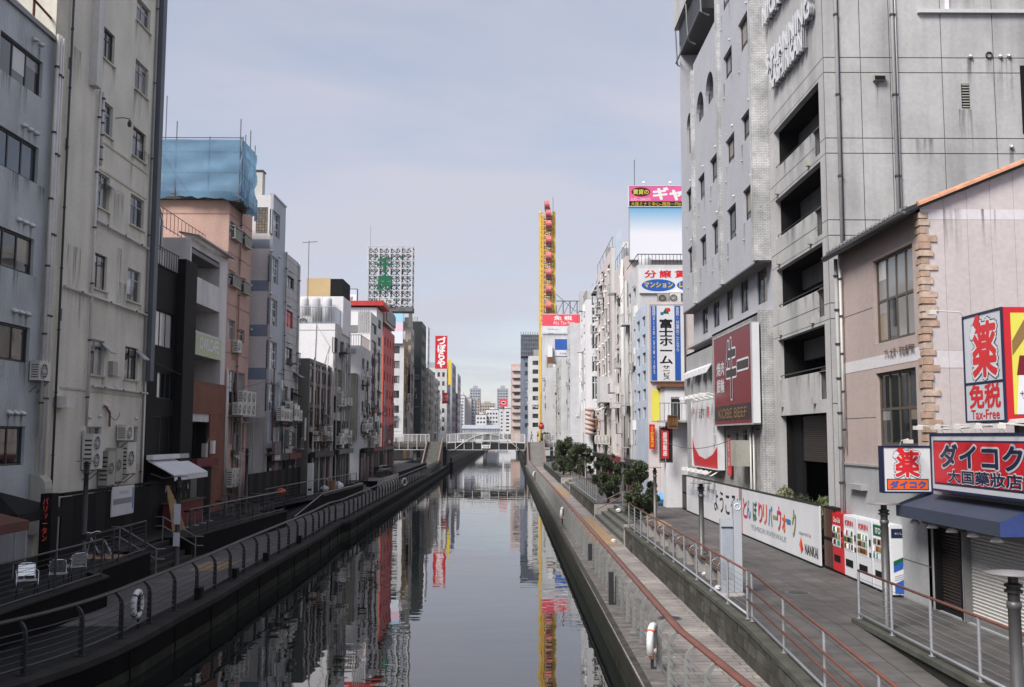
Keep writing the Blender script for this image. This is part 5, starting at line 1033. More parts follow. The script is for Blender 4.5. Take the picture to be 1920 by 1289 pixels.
def yaku(q, FB, u, z, s_, e):
    text(q, FB, '薬', u, z, s_*.94, 'navy', e, bold=.10, sx=s_*.86); text(q, FB, '薬', u, z, s_*.94, 'signwhite', e+.004, bold=.08, sx=s_*.86); text(q, FB, '薬', u, z, s_*.94, 'redtext', e+.008, bold=.03, sx=s_*.86)
    c = MB(); P = [(-.11, -.02), (-.08, -.1), (.0, -.12), (.06, -.07)]
    cu, cz = u-s_*.33, z+s_*.42; a = math.radians(52); L, R_ = s_*.19, s_*.085
    def cap(a0, a1): return [(cu+L*sg*math.cos(a)+R_*math.cos(t_), cz+L*sg*math.sin(a)+R_*math.sin(t_)) for sg, t_ in [(1 if math.cos(t_-a) > 0 else -1, t_) for t_ in [a0+(a1-a0)*i/12 for i in range(13)]]]
    MB().prism(FB, cap(a-math.pi, a+math.pi)[:-1], e+.009, e+.012).obj('capsule', 'navy', q)
    R_ *= .86; L *= .98
    top = [(cu+L*math.cos(a)+R_*math.cos(t_), cz+L*math.sin(a)+R_*math.sin(t_)) for t_ in [a-math.pi/2+math.pi*i/8 for i in range(9)]]+[(cu+R_*math.cos(a+math.pi/2), cz+R_*math.sin(a+math.pi/2)), (cu+R_*math.cos(a-math.pi/2), cz+R_*math.sin(a-math.pi/2))]
    bot = [(cu-L*math.cos(a)+R_*math.cos(t_), cz-L*math.sin(a)+R_*math.sin(t_)) for t_ in [a+math.pi/2+math.pi*i/8 for i in range(9)]]+[(cu+R_*math.cos(a-math.pi/2), cz+R_*math.sin(a-math.pi/2)), (cu+R_*math.cos(a+math.pi/2), cz+R_*math.sin(a+math.pi/2))]
    MB().prism(FB, top, e+.012, e+.015).obj('capsule', 'redtext', q); MB().prism(FB, bot, e+.012, e+.015).obj('capsule', 'signwhite', q)
w_ = b[1]-b[0]; hgt = b[3]-b[2]; yaku(q, FB, (b[0]+b[1])/2, b[2]+hgt*.62, hgt*.58, e)
MB().fbox(FB, b[0]+.1, b[1]-.1, b[2]+.07, b[2]+.34, e, e+.004).obj('plate', 'navy', q); MB().fbox(FB, b[0]+.12, b[1]-.12, b[2]+.09, b[2]+.32, e+.004, e+.006).obj('plate', 'orange', q); text(q, FB, 'ダイコク', (b[0]+b[1])/2, b[2]+.205, .17, 'blue', e+.008, bold=.04, sx=.85)
lampdish(q, FB, b[0]+.5, b[3], .1, .6); MB().box(b[1], X+.2, yc-.1, yc+.0, b[2]+.3, b[2]+.4).obj('bracket', 'metal_grey', q)
# tall box sign
FS = FR(10.1); b = FS.R(1818, 592, 1893, 788); b = (-21.85, -20.1, FS.px(1820, 793)[1], FS.px(1818, 592)[1])
q, e = board('box_sign', 'tall box sign with red pharmacy and tax-free characters', FS, b, 'lightgrey', -.35, .35, 'navy', .04)
zm = b[2]+(b[3]-b[2])*.36; MB().fbox(FS, b[0]+.03, b[1]-.03, zm-.025, zm+.025, e, e+.01).obj('divider', 'navy', q)
yaku(q, FS, (b[0]+b[1])/2+.08, zm+(b[3]-zm)*.47, (b[3]-zm)*.80, e); text(q, FS, '免税', (b[0]+b[1])/2, b[2]+.56, .5, 'redtext', e, bold=.03, sx=1.35); text(q, FS, 'Tax-Free', (b[0]+b[1])/2, b[2]+.17, .2, 'redtext', e, bold=.015, sx=1.25)
FB = FN(20.1-.0); MB().box(10.46, 12.2, 20.1, 21.84, b[2], b[3]).obj('cabinet', 'red', q); x0, x1 = 10.3, 12.2; MB().fbox(FB, 10.11, x1, b[2], b[3], .002, .02).obj('end_face', 'red', q); MB().fbox(FB, 10.25, x1-.1, b[2]+.15, b[3]-.12, .021, .026).obj('panel', 'limeyellow', q)
MB().prism(FB, [(10.3, b[2]+.15), (x1-.2, b[2]+.15), (x1-.2, b[2]+1.25), (10.38, b[2]+1.0)], .027, .03).obj('panel', 'signwhite', q); MB().prism(FB, [(10.33, b[2]+.95), (x1-.2, b[2]+.95), (x1-.2, b[2]+1.35), (10.4, b[2]+1.35)], .031, .034).obj('panel', 'deepred', q)
MB().prism(FB, [(10.26, b[3]-.7), (10.6, b[3]-.13), (10.9, b[3]-.13), (10.26, b[3]-1.0)], .027, .03).obj('panel', 'gold', q); text(q, FB, 'サプリ', 10.62, b[2]+.55, .16, 'deepred', .036)
MB().box(10.6, 10.8, 20.6, 20.8, za-.4, b[2]).obj('post', 'metal_dark', q); MB().box(11.6, 11.8, 20.6, 20.8, za-.4, b[2]).obj('post', 'metal_dark', q)
lampdish(q, FS, b[0]+.1, b[3]-.02, .0, .75)
for i in range(4): MB().tube([(10.02+.05*i, 22.9-.3*i, za+.12+.02*i), (10.1, 20.5, za+.18+.03*i), (10.15+.1*i, 18, za+.28+.02*i)], .02, 5).obj('cable', 'pipe_white', q)
# awning with lamps
aw = thing('awning', 'navy blue awning below the wide red shop sign', 'awning', (9.8, 21.8, 4)); za1 = F.px(1747, 926)[1]; z2 = FR(9.45).px(1682, 946)[1]; z3 = z2-.28; ya_, yb_ = 19.25, 24.4
MB().add([(9.45, ya_, z3), (X, ya_, z3), (X, yb_, z3), (9.45, yb_, z3), (9.45, ya_, z2), (X, ya_, za1), (X, yb_, za1), (9.45, yb_, z2)], MB.BF[1:]).obj('canopy', 'awning_navy', aw)
MB().add([(9.448, ya_-.006, z3), (X, ya_-.006, z3), (X, ya_-.006, za1+.004), (9.448, ya_-.006, z2+.004)], [(0, 1, 2, 3)]).obj('end_panel', 'awning_blue', aw)
for i in range(5):
    y = 23.9-i*1.0; MB().tube([(X-.02, y, z3-.02), (X-.4, y, z3-.05)], .015, 5).obj('lamp_arm', 'metal_dark', aw); MB().lathe((X-.46, y, z3-.16), [(.13, 0), (.1, .06), (.04, .12)], 10).obj('lamp_shade', 'white', aw, True)
# --- vending machines
def vend(x, y, w, label, body, logo, lcol, panel, header=None, hgt=1.83):
    t = thing('vending_machine', label, 'vending machine', (x, y, UP), 'vending machines by the grey wall'); f = FR(x); u0, u1 = -(y+w/2), -(y-w/2); z0, z1 = UP+.06, UP+hgt
    MB().fbox(f, u0, u1, z0, z1, -.62, 0).obj('cabinet', body, t); MB().fbox(f, u0+.04, u1-.04, UP, z0-.002, -.55, -.05).obj('plinth', 'black', t)
    MB().fbox(f, u0+.025, u1-.025, z0+.03, z1-.03, .001, .025).obj('door', body, t)
    if header: MB().fbox(f, u0+.06, u1-.06, z1-.36, z1-.07, .026, .03).obj('header', header, t)
    wz0, wz1 = z0+.78, z1-.42; ua, ub = u0+.09, u0+w*.72
    MB().fbox(f, ua-.03, ub+.03, wz0-.03, wz1+.03, .026, .034).obj('display_frame', panel, t)
    for k in range(3):
        s0 = wz0+(wz1-wz0)*k/3; d_ = MB().fbox(f, ua, ub, s0+.03, s0+(wz1-wz0)/3-.015, .035, .038).obj('display', 'glass_curtain', t)
        for j in range(7):
            cu = ua+(ub-ua)*(j+.5)/7; col = random.choice(('deepred', 'green', 'gold', 'white', 'brownsign', 'tealsign', 'lightgrey', 'stone_beige', 'black'))
            MB().lathe(f.pt(cu, s0+.035, .05), [(.022, 0), (.022, .1), (.012, .14)], 6).obj('drink', col, d_)
    MB().fbox(f, u0+.16, u0+w*.68, z0+.3, z0+.5, .026, .04).obj('delivery_slot', 'black', t); MB().fbox(f, u1-.16, u1-.08, wz1-.28, wz1-.1, .026, .045).obj('bill_slot', 'black', t); MB().fbox(f, u1-.17, u1-.07, wz0-.0, wz0+.12, .026, .045).obj('coin_slot', 'metal_dark', t); MB().disc(f, u1-.12, wz0+.28, .035, .026, .045, 10).obj('button', 'metal_light', t)
    MB().fbox(f, u1-.03, u1-.018, z0+.05, z1-.05, .026, .03).obj('hinge_strip', 'metal_grey', t)
    text(t, f, logo, (u0+u1)/2-(.05 if not header else 0), z1-.22, .15, lcol, .032, bold=.02, sx=w*.6, shear=.25 if body == 'red' else 0)
    return t, f
vend(9.9, 30.1, 1.0, 'red vending machine with white script logo', 'red', 'Coca-Cola', 'white', 'signwhite')
vend(9.88, 28.95, 1.1, 'white vending machine with red lettering, next to the red one', 'signwhite', 'KIRIN', 'redtext', 'white')
vend(9.86, 27.75, 1.15, 'white vending machine with red lettering, beside the green-headed one', 'signwhite', 'KIRIN', 'redtext', 'white')
t, f = vend(9.84, 26.45, 1.2, 'white vending machine with dark green header and painted end panel', 'signwhite', 'ITO EN', 'white', 'white', 'green')
g2 = FN(25.85); x0, x1 = 9.84, 10.46; z0 = UP+.06
MB().fbox(g2, x0+.02, x1-.02, z0+1.44, z0+1.68, .002, .006).obj('end_header', 'navy', t); text(t, g2, 'おいしいお茶', (x0+x1)/2, z0+1.56, .06, 'white', .008, sx=.4)
MB().prism(g2, [(x0+.06, z0+.85), (x0+.35, z0+.97), (x0+.35, z0+1.08), (x1-.05, z0+1.2), (x1-.05, z0+.85), (x0+.3, z0+.72), (x0+.3, z0+.66), (x0+.06, z0+.56)], .002, .006).obj('end_print', 'blue', t)
MB().prism(g2, [(x0+.06, z0+.85), (x0+.35, z0+.97), (x0+.35, z0+1.08), (x1-.05, z0+1.2), (x1-.05, z0+1.03), (x0+.06, z0+.72)], .007, .009).obj('end_print', 'green', t)
for k in range(3): MB().prism(g2, [(x0+.08, z0+.36+.05*k), (x0+.3, z0+.42+.05*k), (x0+.36, z0+.5+.05*k), (x1-.06, z0+.58+.05*k), (x1-.06, z0+.565+.05*k), (x0+.37, z0+.485+.05*k), (x0+.31, z0+.405+.05*k), (x0+.08, z0+.345+.05*k)], .002, .005).obj('end_print', 'greytext', t)
MB().prism(g2, [(x0+.08, z0+.02), (x1-.06, z0+.02), (x1-.06, z0+.5), (x0+.08, z0+.28)], .002, .005).obj('end_print', 'blue', t)
# --- R2 concrete building
XC = 10.5; FC = FR(XC); yn, yw = 32.2, 39.2; ztop = 33.0; GN = FN(yn)
zz = [FC.px(1540, p)[1] for p in (156, 298, 456, 620)]; fl = 2.78
zt0 = FC.px(1541, 300)[1]; tops = [zt0+fl*k for k in (1, 0, -1, -2)]
u0, u1 = -38.5, -32.75
hs = [(u0, u1, t_-1.55, t_, .22) for t_ in tops]+[(-33.5, u1, t_-2.5, t_-1.56, .22) for t_ in tops]
gd = (-38.4, -32.8, UP+.3, tops[3]-2.95, .22); hs.append(gd)
r, FC, GN = bldg('concrete_building', 'tall bare concrete building with deep dark balconies and raised lettering', 'R', XC, yn, yw, ztop, 'concrete', hc=hs, depth=13, rev=2.2, mf='joint')
for t_ in tops:
    MB().wall(Fr((-1, 0, 0), -(XC+2.2)), u0-.1, u1+.1, t_-2.6, t_+.1).obj('recess_wall', 'recess_shade', r); MB().fbox(FC, u0-.05, u1+.05, t_-2.62, t_-2.52, -2.2, -.23).obj('balcony_floor', 'recess_shade', r)
    MB().fbox(FC, u0-.05, u1+.05, t_+.01, t_+.06, -2.2, -.221).obj('balcony_ceiling', 'recess_shade', r); MB().fbox(FC, u0-.06, u0-.01, t_-2.5, t_, -2.2, -.221).obj('cheek', 'recess_shade', r); MB().fbox(FC, u1+.01, u1+.06, t_-2.5, t_, -2.2, -.221).obj('cheek', 'recess_shade', r)
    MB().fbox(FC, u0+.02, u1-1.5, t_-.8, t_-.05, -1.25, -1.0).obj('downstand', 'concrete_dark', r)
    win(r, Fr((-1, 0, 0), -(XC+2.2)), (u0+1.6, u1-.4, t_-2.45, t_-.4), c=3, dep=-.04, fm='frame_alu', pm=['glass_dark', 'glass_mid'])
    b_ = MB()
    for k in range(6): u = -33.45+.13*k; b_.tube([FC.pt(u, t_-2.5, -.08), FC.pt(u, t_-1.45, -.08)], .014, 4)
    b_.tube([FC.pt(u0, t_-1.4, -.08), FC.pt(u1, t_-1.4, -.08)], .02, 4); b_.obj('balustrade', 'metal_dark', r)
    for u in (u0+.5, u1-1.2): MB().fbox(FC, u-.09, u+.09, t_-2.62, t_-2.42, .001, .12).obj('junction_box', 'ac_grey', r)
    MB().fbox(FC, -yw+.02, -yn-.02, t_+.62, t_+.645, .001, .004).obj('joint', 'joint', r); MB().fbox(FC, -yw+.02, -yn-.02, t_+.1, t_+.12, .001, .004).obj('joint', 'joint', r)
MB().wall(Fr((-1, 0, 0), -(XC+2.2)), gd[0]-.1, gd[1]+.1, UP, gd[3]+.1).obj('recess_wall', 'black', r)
for a_, b_ in ((gd[0]-.05, gd[0]-.01), (gd[1]+.01, gd[1]+.05)): MB().fbox(FC, a_, b_, UP, gd[3], -2.2, -.23).obj('cheek', 'recess_shade', r)
MB().fbox(FC, gd[0], gd[1], gd[3]+.01, gd[3]+.05, -2.2, -.23).obj('soffit', 'recess_shade', r)
s_ = MB()
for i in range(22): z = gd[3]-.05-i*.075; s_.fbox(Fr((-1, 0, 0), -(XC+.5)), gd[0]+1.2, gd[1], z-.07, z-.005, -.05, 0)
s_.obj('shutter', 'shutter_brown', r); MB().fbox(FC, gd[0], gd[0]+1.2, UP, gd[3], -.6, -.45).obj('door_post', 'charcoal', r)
# camera-side face in cast panels with open joints
vs = [XC+.01, XC+.55, XC+1.35, XC+3.05]; 
vx = [GN.px(p, 420)[0] for p in (1558, 1582, 1622, 1678)]+[GN.px(1678, 420)[0]+1.75*k for k in (1, 2, 3, 4, 5)]
zj = sorted([t_+.11 for t_ in tops]+[t_+.63 for t_ in tops]+[tops[0]+fl+.11, tops[0]+fl+.63, UP, tops[3]-fl+.11, ztop])
vx[0] = XC+.004
for a, b in zip(vx, vx[1:]):
    for c, d in zip(zj, zj[1:]): MB().fbox(GN, a+.015, b-.015, c+.015, d-.015, .001, .028).obj('panel', 'concrete', r)
for px_, m in ((1570, 'pipe_grey'), (1676, 'pipe_grey'), (1682, 'metal_light')): x = GN.px(px_, 200)[0]; pipe(r, [GN.pt(x, 8, .1), GN.pt(x, ztop, .1)], .06 if m == 'pipe_grey' else .025, m, clamps=9)
for a, b in ((1818, 106), (1890, 105), (1895, 275), (1874, 106)): u, z = GN.px(a, b); hood(r, GN, u, z, .08, 'metal_light')
u, z = GN.px(1853, 105); MB().torus(GN.pt(u, z, .06), (0, -1, 0), .1, .025).obj('vent_ring', 'metal_dark', r); MB().disc(GN, u, z, .09, .029, .04).obj('vent_disc', 'ac_grey', r)
h = GN.R(1801, 158, 1818, 204); lv = MB(); lv.fbox(GN, *h, .029, .033); lv.obj('louvre_back', 'black', r); lv = MB()
for i in range(9): z = h[2]+(h[3]-h[2])*(i+.5)/9; lv.fbox(GN, h[0]+.02, h[1]-.02, z-.018, z+.018, .034, .06)
lv.obj('louvre', 'ac_grey', r); h = GN.R(1635, 143, 1657, 154); MB().fbox(GN, *h, .029, .2).obj('vent_cowl', 'ac_grey', r); MB().fbox(GN, h[0]+.02, h[1]-.02, h[2]+.01, h[3]-.06, .201, .21).obj('vent_mouth', 'black', r)
h = GN.R(1911, 124, 1945, 252); MB().fbox(GN, *h, .029, .04).obj('opening', 'black', r)
z = GN.px(1760, 24)[1]; MB().fbox(GN, GN.px(1718, 20)[0], XC+13, z-.06, z+.06, .03, .16).obj('ledge', 'pale_grey', r); u = GN.px(1774, 10)[0]; MB().fbox(GN, u-.06, u+.06, z+.08, z+3, .03, .1).obj('downpipe', 'white', r)
for a, b in ((1818, 110), (1853, 112), (1890, 110), (1895, 280), (1646, 156), (1803, 206), (1816, 206)): u, z = GN.px(a, b); stain(r, GN, u, .22, z, random.uniform(.9, 1.8), .033)
for k in range(9): stain(r, GN, random.uniform(XC+.4, XC+7), random.uniform(.3, .9), random.choice(zj[3:])-.02, random.uniform(1.0, 2.4), .032)
for t_ in tops:
    for k in range(5): stain(r, FC, u0+.5+1.05*k+random.uniform(-.2, .2), random.uniform(.25, .6), t_-1.56, random.uniform(.4, .95))
for (t_, a, b, c, d) in (('S PLANNING', 1530, 12, 1447, 120), ('KASHINKAN', 1516, 55, 1455, 165), ('NICHIDO', 1500, -60, 1440, 30)):
    ua, zA = FC.px(c, d); ub, zB = FC.px(a, b); zm_ = (zA+zB)/2; L = ub-ua
    for k in range(3): text(r, FC, t_, (ua+ub)/2, zm_, .75, 'signwhite' if k == 2 else 'pale_grey', .1+.07*k, bold=.03, sx=L, name='raised_letters')
    for k in range(14): u = ua+L*(k+.5)/14; MB().fbox(FC, u-.05, u+.05, zm_-.34, zm_+(.34 if k % 2 else .2), .0, .22).obj('letter_return', 'pale_grey', r)
# --- R3 grey stucco building
X3 = 9.95; F3 = FR(X3); yn3 = 39.25; yf3 = -F3.px(1279, 450)[0]; zo = F3.px(1449, 468)[1]; zt3 = F3.px(1300, 130)[1]
q3 = [(1383.9, 48.9, 1404.4, 76.6), (1389.4, 223.3, 1409.3, 249.3), (1393, 360.2, 1413.2, 402.8), (1378, -140, 1399, -100), (1356, 110.8, 1372.5, 133.6), (1360.4, 267.3, 1377.3, 295), (1363, 396, 1380.6, 442), (1351, -20, 1368, 0),
      (1331, 303, 1345.4, 334), (1334.3, 422.4, 1348.7, 471.3), (1309, 337, 1321.3, 368), (1312, 450, 1324.5, 494), (1286.7, 361.8, 1297.5, 391), (1289.3, 469.6, 1299, 508.8)]
hs = [F3.R(*q) for q in q3]; ar = [F3.R(1322, 150, 1338, 182), F3.R(1305, 186, 1319.5, 217), F3.R(1287, 222, 1298, 282)]
r = thing('stucco_building', 'grey stucco building with white brick edges and an overhanging upper part', 'building', (X3+4, 47, UP))
ztn = F3.px(1355, -60)[1]; z_hi = ztn+6
yA = -F3.px(1352, 300)[0]; yB = -F3.px(1302, 300)[0]
ztops = [(yn3, yA, z_hi), (yA, yB, F3.px(1330, 60)[1]), (yB, yf3, F3.px(1288, 185)[1])]
for a, b, zt_ in ztops:
    sel = [h for h in hs+ar if -h[1] >= a-.3 and -h[0] <= b+.3]; MB().wall(F3, -b, -a, zo, zt_, [h if h not in ar else h for h in sel], .2).obj('wall', 'grey_stucco', r)
    MB().box(X3+.01, X3+8, a+.01, b-.01, zt_-.6, zt_-.5).obj('roof', 'roofing', r); MB().quad((X3, a, zo), (X3+8, a, zo), (X3+8, a, zt_), (X3, a, zt_)).obj('side_wall', 'white_brick', r)
MB().quad((X3, yf3, zo), (X3+8, yf3, zo), (X3+8, yf3, z_hi-5), (X3, yf3, z_hi-5)).obj('side_wall', 'grey_stucco', r)
MB().box(X3+.005, X3+8, yn3+.01, yf3-.01, zo-.06, zo+.0).obj('soffit', 'concrete_dark', r)
for h in hs: win(r, F3, h, c=2, tr=.28, fm='frame_dark', dep=.17, b=.06, pm=['glass_dark', 'glass_blue', 'glass_curtain', 'glass_beige', 'glass_mid'])
for h in ar:
    win(r, F3, h, c=1, dep=.19, pm=['glass_dark']); w = (h[1]-h[0])/2; cu = (h[0]+h[1])/2
    for sg in (-1, 1):
        pts = [(cu+sg*w, h[3]), (cu+sg*w, h[3]-w*1.1)]+[(cu+sg*w*math.cos(t_), h[3]-w*1.1+w*1.1*math.sin(t_)) for t_ in [math.pi/2*i/7 for i in range(1, 7)]]+[(cu, h[3])]
        MB().prism(F3, pts if sg > 0 else pts[::-1], -.19, .0).obj('arch_spandrel', 'grey_stucco', r)
for y in (yA, yB): MB().fbox(F3, -y-.2, -y+.2, zo, ztops[0 if y == yA else 1][2] if y == yA else F3.px(1302, 130)[1], .002, .16).obj('brick_pilaster', 'white_brick', r)
MB().box(X3-.14, X3-.002, yn3-.02, yn3+.35, zo-.0, z_hi).obj('brick_pilaster', 'white_brick', r)
MB().box(X3-.14, X3+.9, yn3-.03, yn3-.004, zo, z_hi).obj('brick_edge', 'white_brick', r)
for h in hs: hood(r, F3, h[1]-.3, h[3]+.35, .05, 'ac_white'); hood(r, F3, h[0]+.1, h[2]-.7, .045, 'ac_grey')
for h in hs: stain(r, F3, h[0]+.1, .3, h[2], random.uniform(.7, 1.6)); stain(r, F3, h[1]-.1, .25, h[2], random.uniform(.5, 1.3))
# recessed window row and lower block
XL = 10.55; FR_ = FR(XL); q3 = [(1418, 502, 1439, 564), (1387, 530, 1403.4, 582), (1361, 546, 1375.7, 597), (1336.6, 569, 1349.6, 610), (1316, 580, 1327.8, 623)]; hs = [FR_.R(*q) for q in q3]
zl = F3.px(1440, 572)[1]; zlo2 = zl-.25
MB().wall(FR_, -yf3, -yn3, zlo2, zo-.03, hs, .12).obj('wall', 'grey_stucco', r); MB().quad((XL, yn3, zlo2), (XL+7, yn3, zlo2), (XL+7, yn3, zo), (XL, yn3, zo)).obj('side_wall', 'concrete', r)
for h in hs: win(r, FR_, h, c=2, fm='frame_dark', dep=.1, pm=['glass_mid', 'glass_beige', 'glass_dark', 'glass_blue'])
FQ = FR(10.1); yq = -FQ.px(1337, 750)[0]
l1 = [FQ.R(1364, 815, 1369, 872), FQ.R(1379, 812, 1385.5, 874), FQ.R(1393, 806, 1402, 877), FQ.R(1408, 800, 1414, 845)]
MB().wall(FQ, -yq, -yn3, UP, zl, l1, .14).obj('wall', 'grey_tile', r); MB().quad((10.1, yn3, UP), (16, yn3, UP), (16, yn3, zl), (10.1, yn3, zl)).obj('side_wall', 'white_brick', r)
MB().box(10.02, 10.099, yn3-.02, yn3+.5, UP, zl+.02).obj('brick_pilaster', 'white_brick', r); MB().box(10.1, 17, yn3+.02, yf3, zl-.1, zl).obj('ledge', 'concrete', r)
for h in l1: win(r, FQ, h, c=1, fm='frame_dark', pm='glass_dark')
l2 = [FQ.R(1283, 703, 1288.5, 757), FQ.R(1294, 699, 1300, 755), FQ.R(1306, 695, 1313, 751), FQ.R(1319, 690, 1326, 748), FQ.R(1330, 686, 1336, 745)]
zl2 = FQ.px(1300, 660)[1]; MB().wall(FQ, -yf3, -yq, UP, zl2, l2, .3).obj('wall', 'grey_render', r); MB().box(10.1, 16, yq+.02, yf3, zl2-.12, zl2-.0).obj('ledge', 'concrete', r)
for h in l2: win(r, FQ, h, c=1, dep=.28, fm='frame_dark', pm='black')
a = FQ.px(1337, 683)[1]
for i in range(6): y = yq+.3+i*(yf3-yq-.4)/6; wd = (yf3-yq-.4)/6-.25; MB().add([(10.09, y, a), (10.09, y+wd, a), (9.82, y+wd, a-.4), (9.82, y, a-.4), (10.09, y, a+.08), (10.09, y+wd, a+.08), (9.82, y+wd, a-.1), (9.82, y, a-.1)], MB.BF).obj('canopy_bay', 'awning_white', r)
acb = FQ.R(1400, 826, 1413, 875); MB().fbox(FQ, *acb, .16, .7).obj('duct_box', 'ac_grey', r)
for px_ in (1413, 1419): u = FQ.px(px_, 850)[0]; pipe(r, [FQ.pt(u, UP, .12), FQ.pt(u, FQ.px(px_, 812)[1], .12)], .04, 'pipe_white')
# roof machine housing leaning out
h = onX(1283, 60, 9.6); mh = thing('machine_house', 'grey slatted rooftop machine house jutting over the canal', 'machine house', (10, 52, 25)); zA = F3.px(1285, 60)[1]
MB().box(9.75, 14, 49.5, 57.2, zA+1.2, zA+5).obj('casing', 'grey_panel', mh)
for i in range(12): MB().box(9.72, 14, 49.46, 49.495, zA+1.3+i*.3, zA+1.5+i*.3).obj('slat', 'pale_grey', mh)
b_ = MB()
for y in (49.6, 53.4, 57): b_.tube([(9.8, y, zA+1.2), (9.9, y, zA-1.0), (10.3, y, zA-1.2)], .05, 5)
b_.tube([(9.82, 49.6, zA-.9), (9.82, 57, zA-.9)], .05, 5); b_.obj('bracket', 'metal_grey', mh); MB().box(10.0, 13, 50, 56.8, zA-.6, zA+1.19).obj('machinery', 'metal_dark', mh)
# red restaurant sign
FK = FR(9.65); b = (-46.5, -39.5, FK.px(1411, 795)[1], FK.px(1409, 601)[1]); b = (FK.px(1339, 640)[0], FK.px(1411, 700)[0], FK.px(1411, 796)[1], FK.px(1409, 603)[1])
q, e = board('restaurant_sign', 'large maroon sign with brush characters and a black beef panel', FK, b, 'deepred', -.3, .32, 'metal_light', .06)
bw, bh = b[1]-b[0], b[3]-b[2]; MB().fbox(FK, b[0]+.06, b[1]-.06, b[2]+.22, b[2]+bh*.215, e, e+.006).obj('panel', 'ink', q); text(q, FK, 'KOBE BEEF', (b[0]+b[1])/2, b[2]+bh*.13, .42, 'gold', e+.008, sx=bw*.74)
for m, bo, k in (('signwhite', .055, 0), ('ink', .025, 1)): text(q, FK, '牛一', b[0]+bw*.65, b[2]+bh*.6, 2.5, m, e+.004+.004*k, bold=bo, sx=bw*.56)
text(q, FK, '焼肉', b[0]+bw*.2, b[2]+bh*.63, .62, 'lightgrey', e+.004, bold=.02, sx=bw*.22); text(q, FK, '銀輪', b[0]+bw*.2, b[2]+bh*.44, .62, 'lightgrey', e+.004, bold=.02, sx=bw*.22)
for zz_ in (b[2]+1, b[3]-1): MB().fbox(FK, b[1]-.3, b[1]-.1, zz_-.05, zz_+.05, -.6, -.3).obj('bracket', 'metal_grey', q)
MB().fbox(FK, b[1]-.06, b[1]+.04, b[2]+.05, b[3]-.05, -.28, .0).obj('return', 'signwhite', q)
# white picture sign (figures left out)
FE = FR(9.75); b = (FE.px(1297, 760)[0], FE.px(1346, 800)[0], FE.px(1346, 882)[1], FE.px(1345, 744)[1]); q, e = board('picture_sign', 'white sign with a red swoosh along its lower edge', FE, b, 'signwhite', -.3, .3, 'signwhite', .04)
bw, bh = b[1]-b[0], b[3]-b[2]; P = [(b[0]+bw*.02, b[2]+bh*.45), (b[0]+bw*.1, b[2]+bh*.3), (b[0]+bw*.3, b[2]+bh*.17), (b[0]+bw*.55, b[2]+bh*.13), (b[0]+bw*.8, b[2]+bh*.2), (b[0]+bw*.98, b[2]+bh*.32), (b[0]+bw*.98, b[2]+.05), (b[0]+bw*.3, b[2]+.05), (b[0]+bw*.05, b[2]+bh*.28)]
for i in range(5): MB().prism(FE, [P[i], P[i+1], (P[i+1][0], b[2]+.05), (P[i][0], b[2]+.05 if i else b[2]+bh*.28)], e, e+.004).obj('print', 'red', q)
text(q, FE, 'えびす', b[0]+bw*.42, b[3]-bh*.2, .5, 'ink', e, bold=.01); text(q, FE, '道頓堀名物', b[0]+bw*.88, b[2]+bh*.55, 1.9, 'greytext', e, vert=True, sx=.3); text(q, FE, '寿', b[0]+bw*.68, b[3]-bh*.2, .6, 'redtext', e, bold=.02)
text(q, FE, '福', b[0]+bw*.1, b[3]-bh*.16, .3, 'redtext', e, bold=.02)
for k in range(4): MB().fbox(FE, b[0]+bw*.9, b[0]+bw*.94, b[2]+bh*(.36+.03*k), b[2]+bh*(.375+.03*k), e, e+.004).obj('print', 'greytext', q)
for i in range(5):
    u = b[0]+bw*(i+.5)/5; MB().tube([FE.pt(u, b[2]-.05, -.2), FE.pt(u, b[2]-.3, .25), FE.pt(u, b[2]-.12, .55)], .03, 5).obj('lamp_arm', 'white', q); MB().fbox(FE, u-.22, u+.22, b[2]-.2, b[2]-.05, .4, .7).obj('lamp_head', 'white', q)
    MB().tube([FE.pt(u, b[3]+.05, -.2), FE.pt(u, b[3]+.2, .3), FE.pt(u, b[3]+.15, .6)], .03, 5).obj('lamp_arm', 'white', q); MB().fbox(FE, u-.22, u+.22, b[3]+.05, b[3]+.2, .45, .75).obj('lamp_head', 'white', q)
h = FQ.R(1369, 822, 1377, 893); q, e = board('vertical_banner', 'slim red vertical banner below the large maroon sign', FQ, h, 'red', .1, .04, cat='banner'); text(q, FQ, '焼肉食べ放題', (h[0]+h[1])/2, (h[2]+h[3])/2+.2, (h[3]-h[2])*.7, 'white', e, vert=True, sx=.32)
# --- riverwalk hoarding
FH = FR(9.78); yh0, yh1 = -FH.px(1537, 1000)[0], -FH.px(1287, 900)[0]; zh = FH.px(1536, 949)[1]; zb_ = UP+.06
q = thing('hoarding', 'long white printed hoarding along the promenade with coloured characters', 'hoarding', (9.8, 43, UP)); n = 12; ysp = FH.px(1388, 900)[0]
for i in range(n):
    a = -yh1+(yh1-yh0)*i/n; MB().fbox(FH, a+.004, a+(yh1-yh0)/n-.004, zb_, zh, -.05, 0).obj('panel', 'signwhite', q)
MB().fbox(FH, -yh1, -yh0, UP, zb_-.002, -.06, .03).obj('base_rail', 'black', q); MB().fbox(FH, -yh1, -yh0, zh+.002, zh+.05, -.06, .02).obj('top_rail', 'metal_dark', q)
MB().fbox(FH, ysp-.28, ysp+.28, zb_, zh, .002, .006).obj('stripe', 'greytext', q)
for s_ in (-.28, .22): MB().fbox(FH, ysp+s_, ysp+s_+.06, zb_+.01, zh-.01, .007, .009).obj('stripe', 'salmon_red', q)
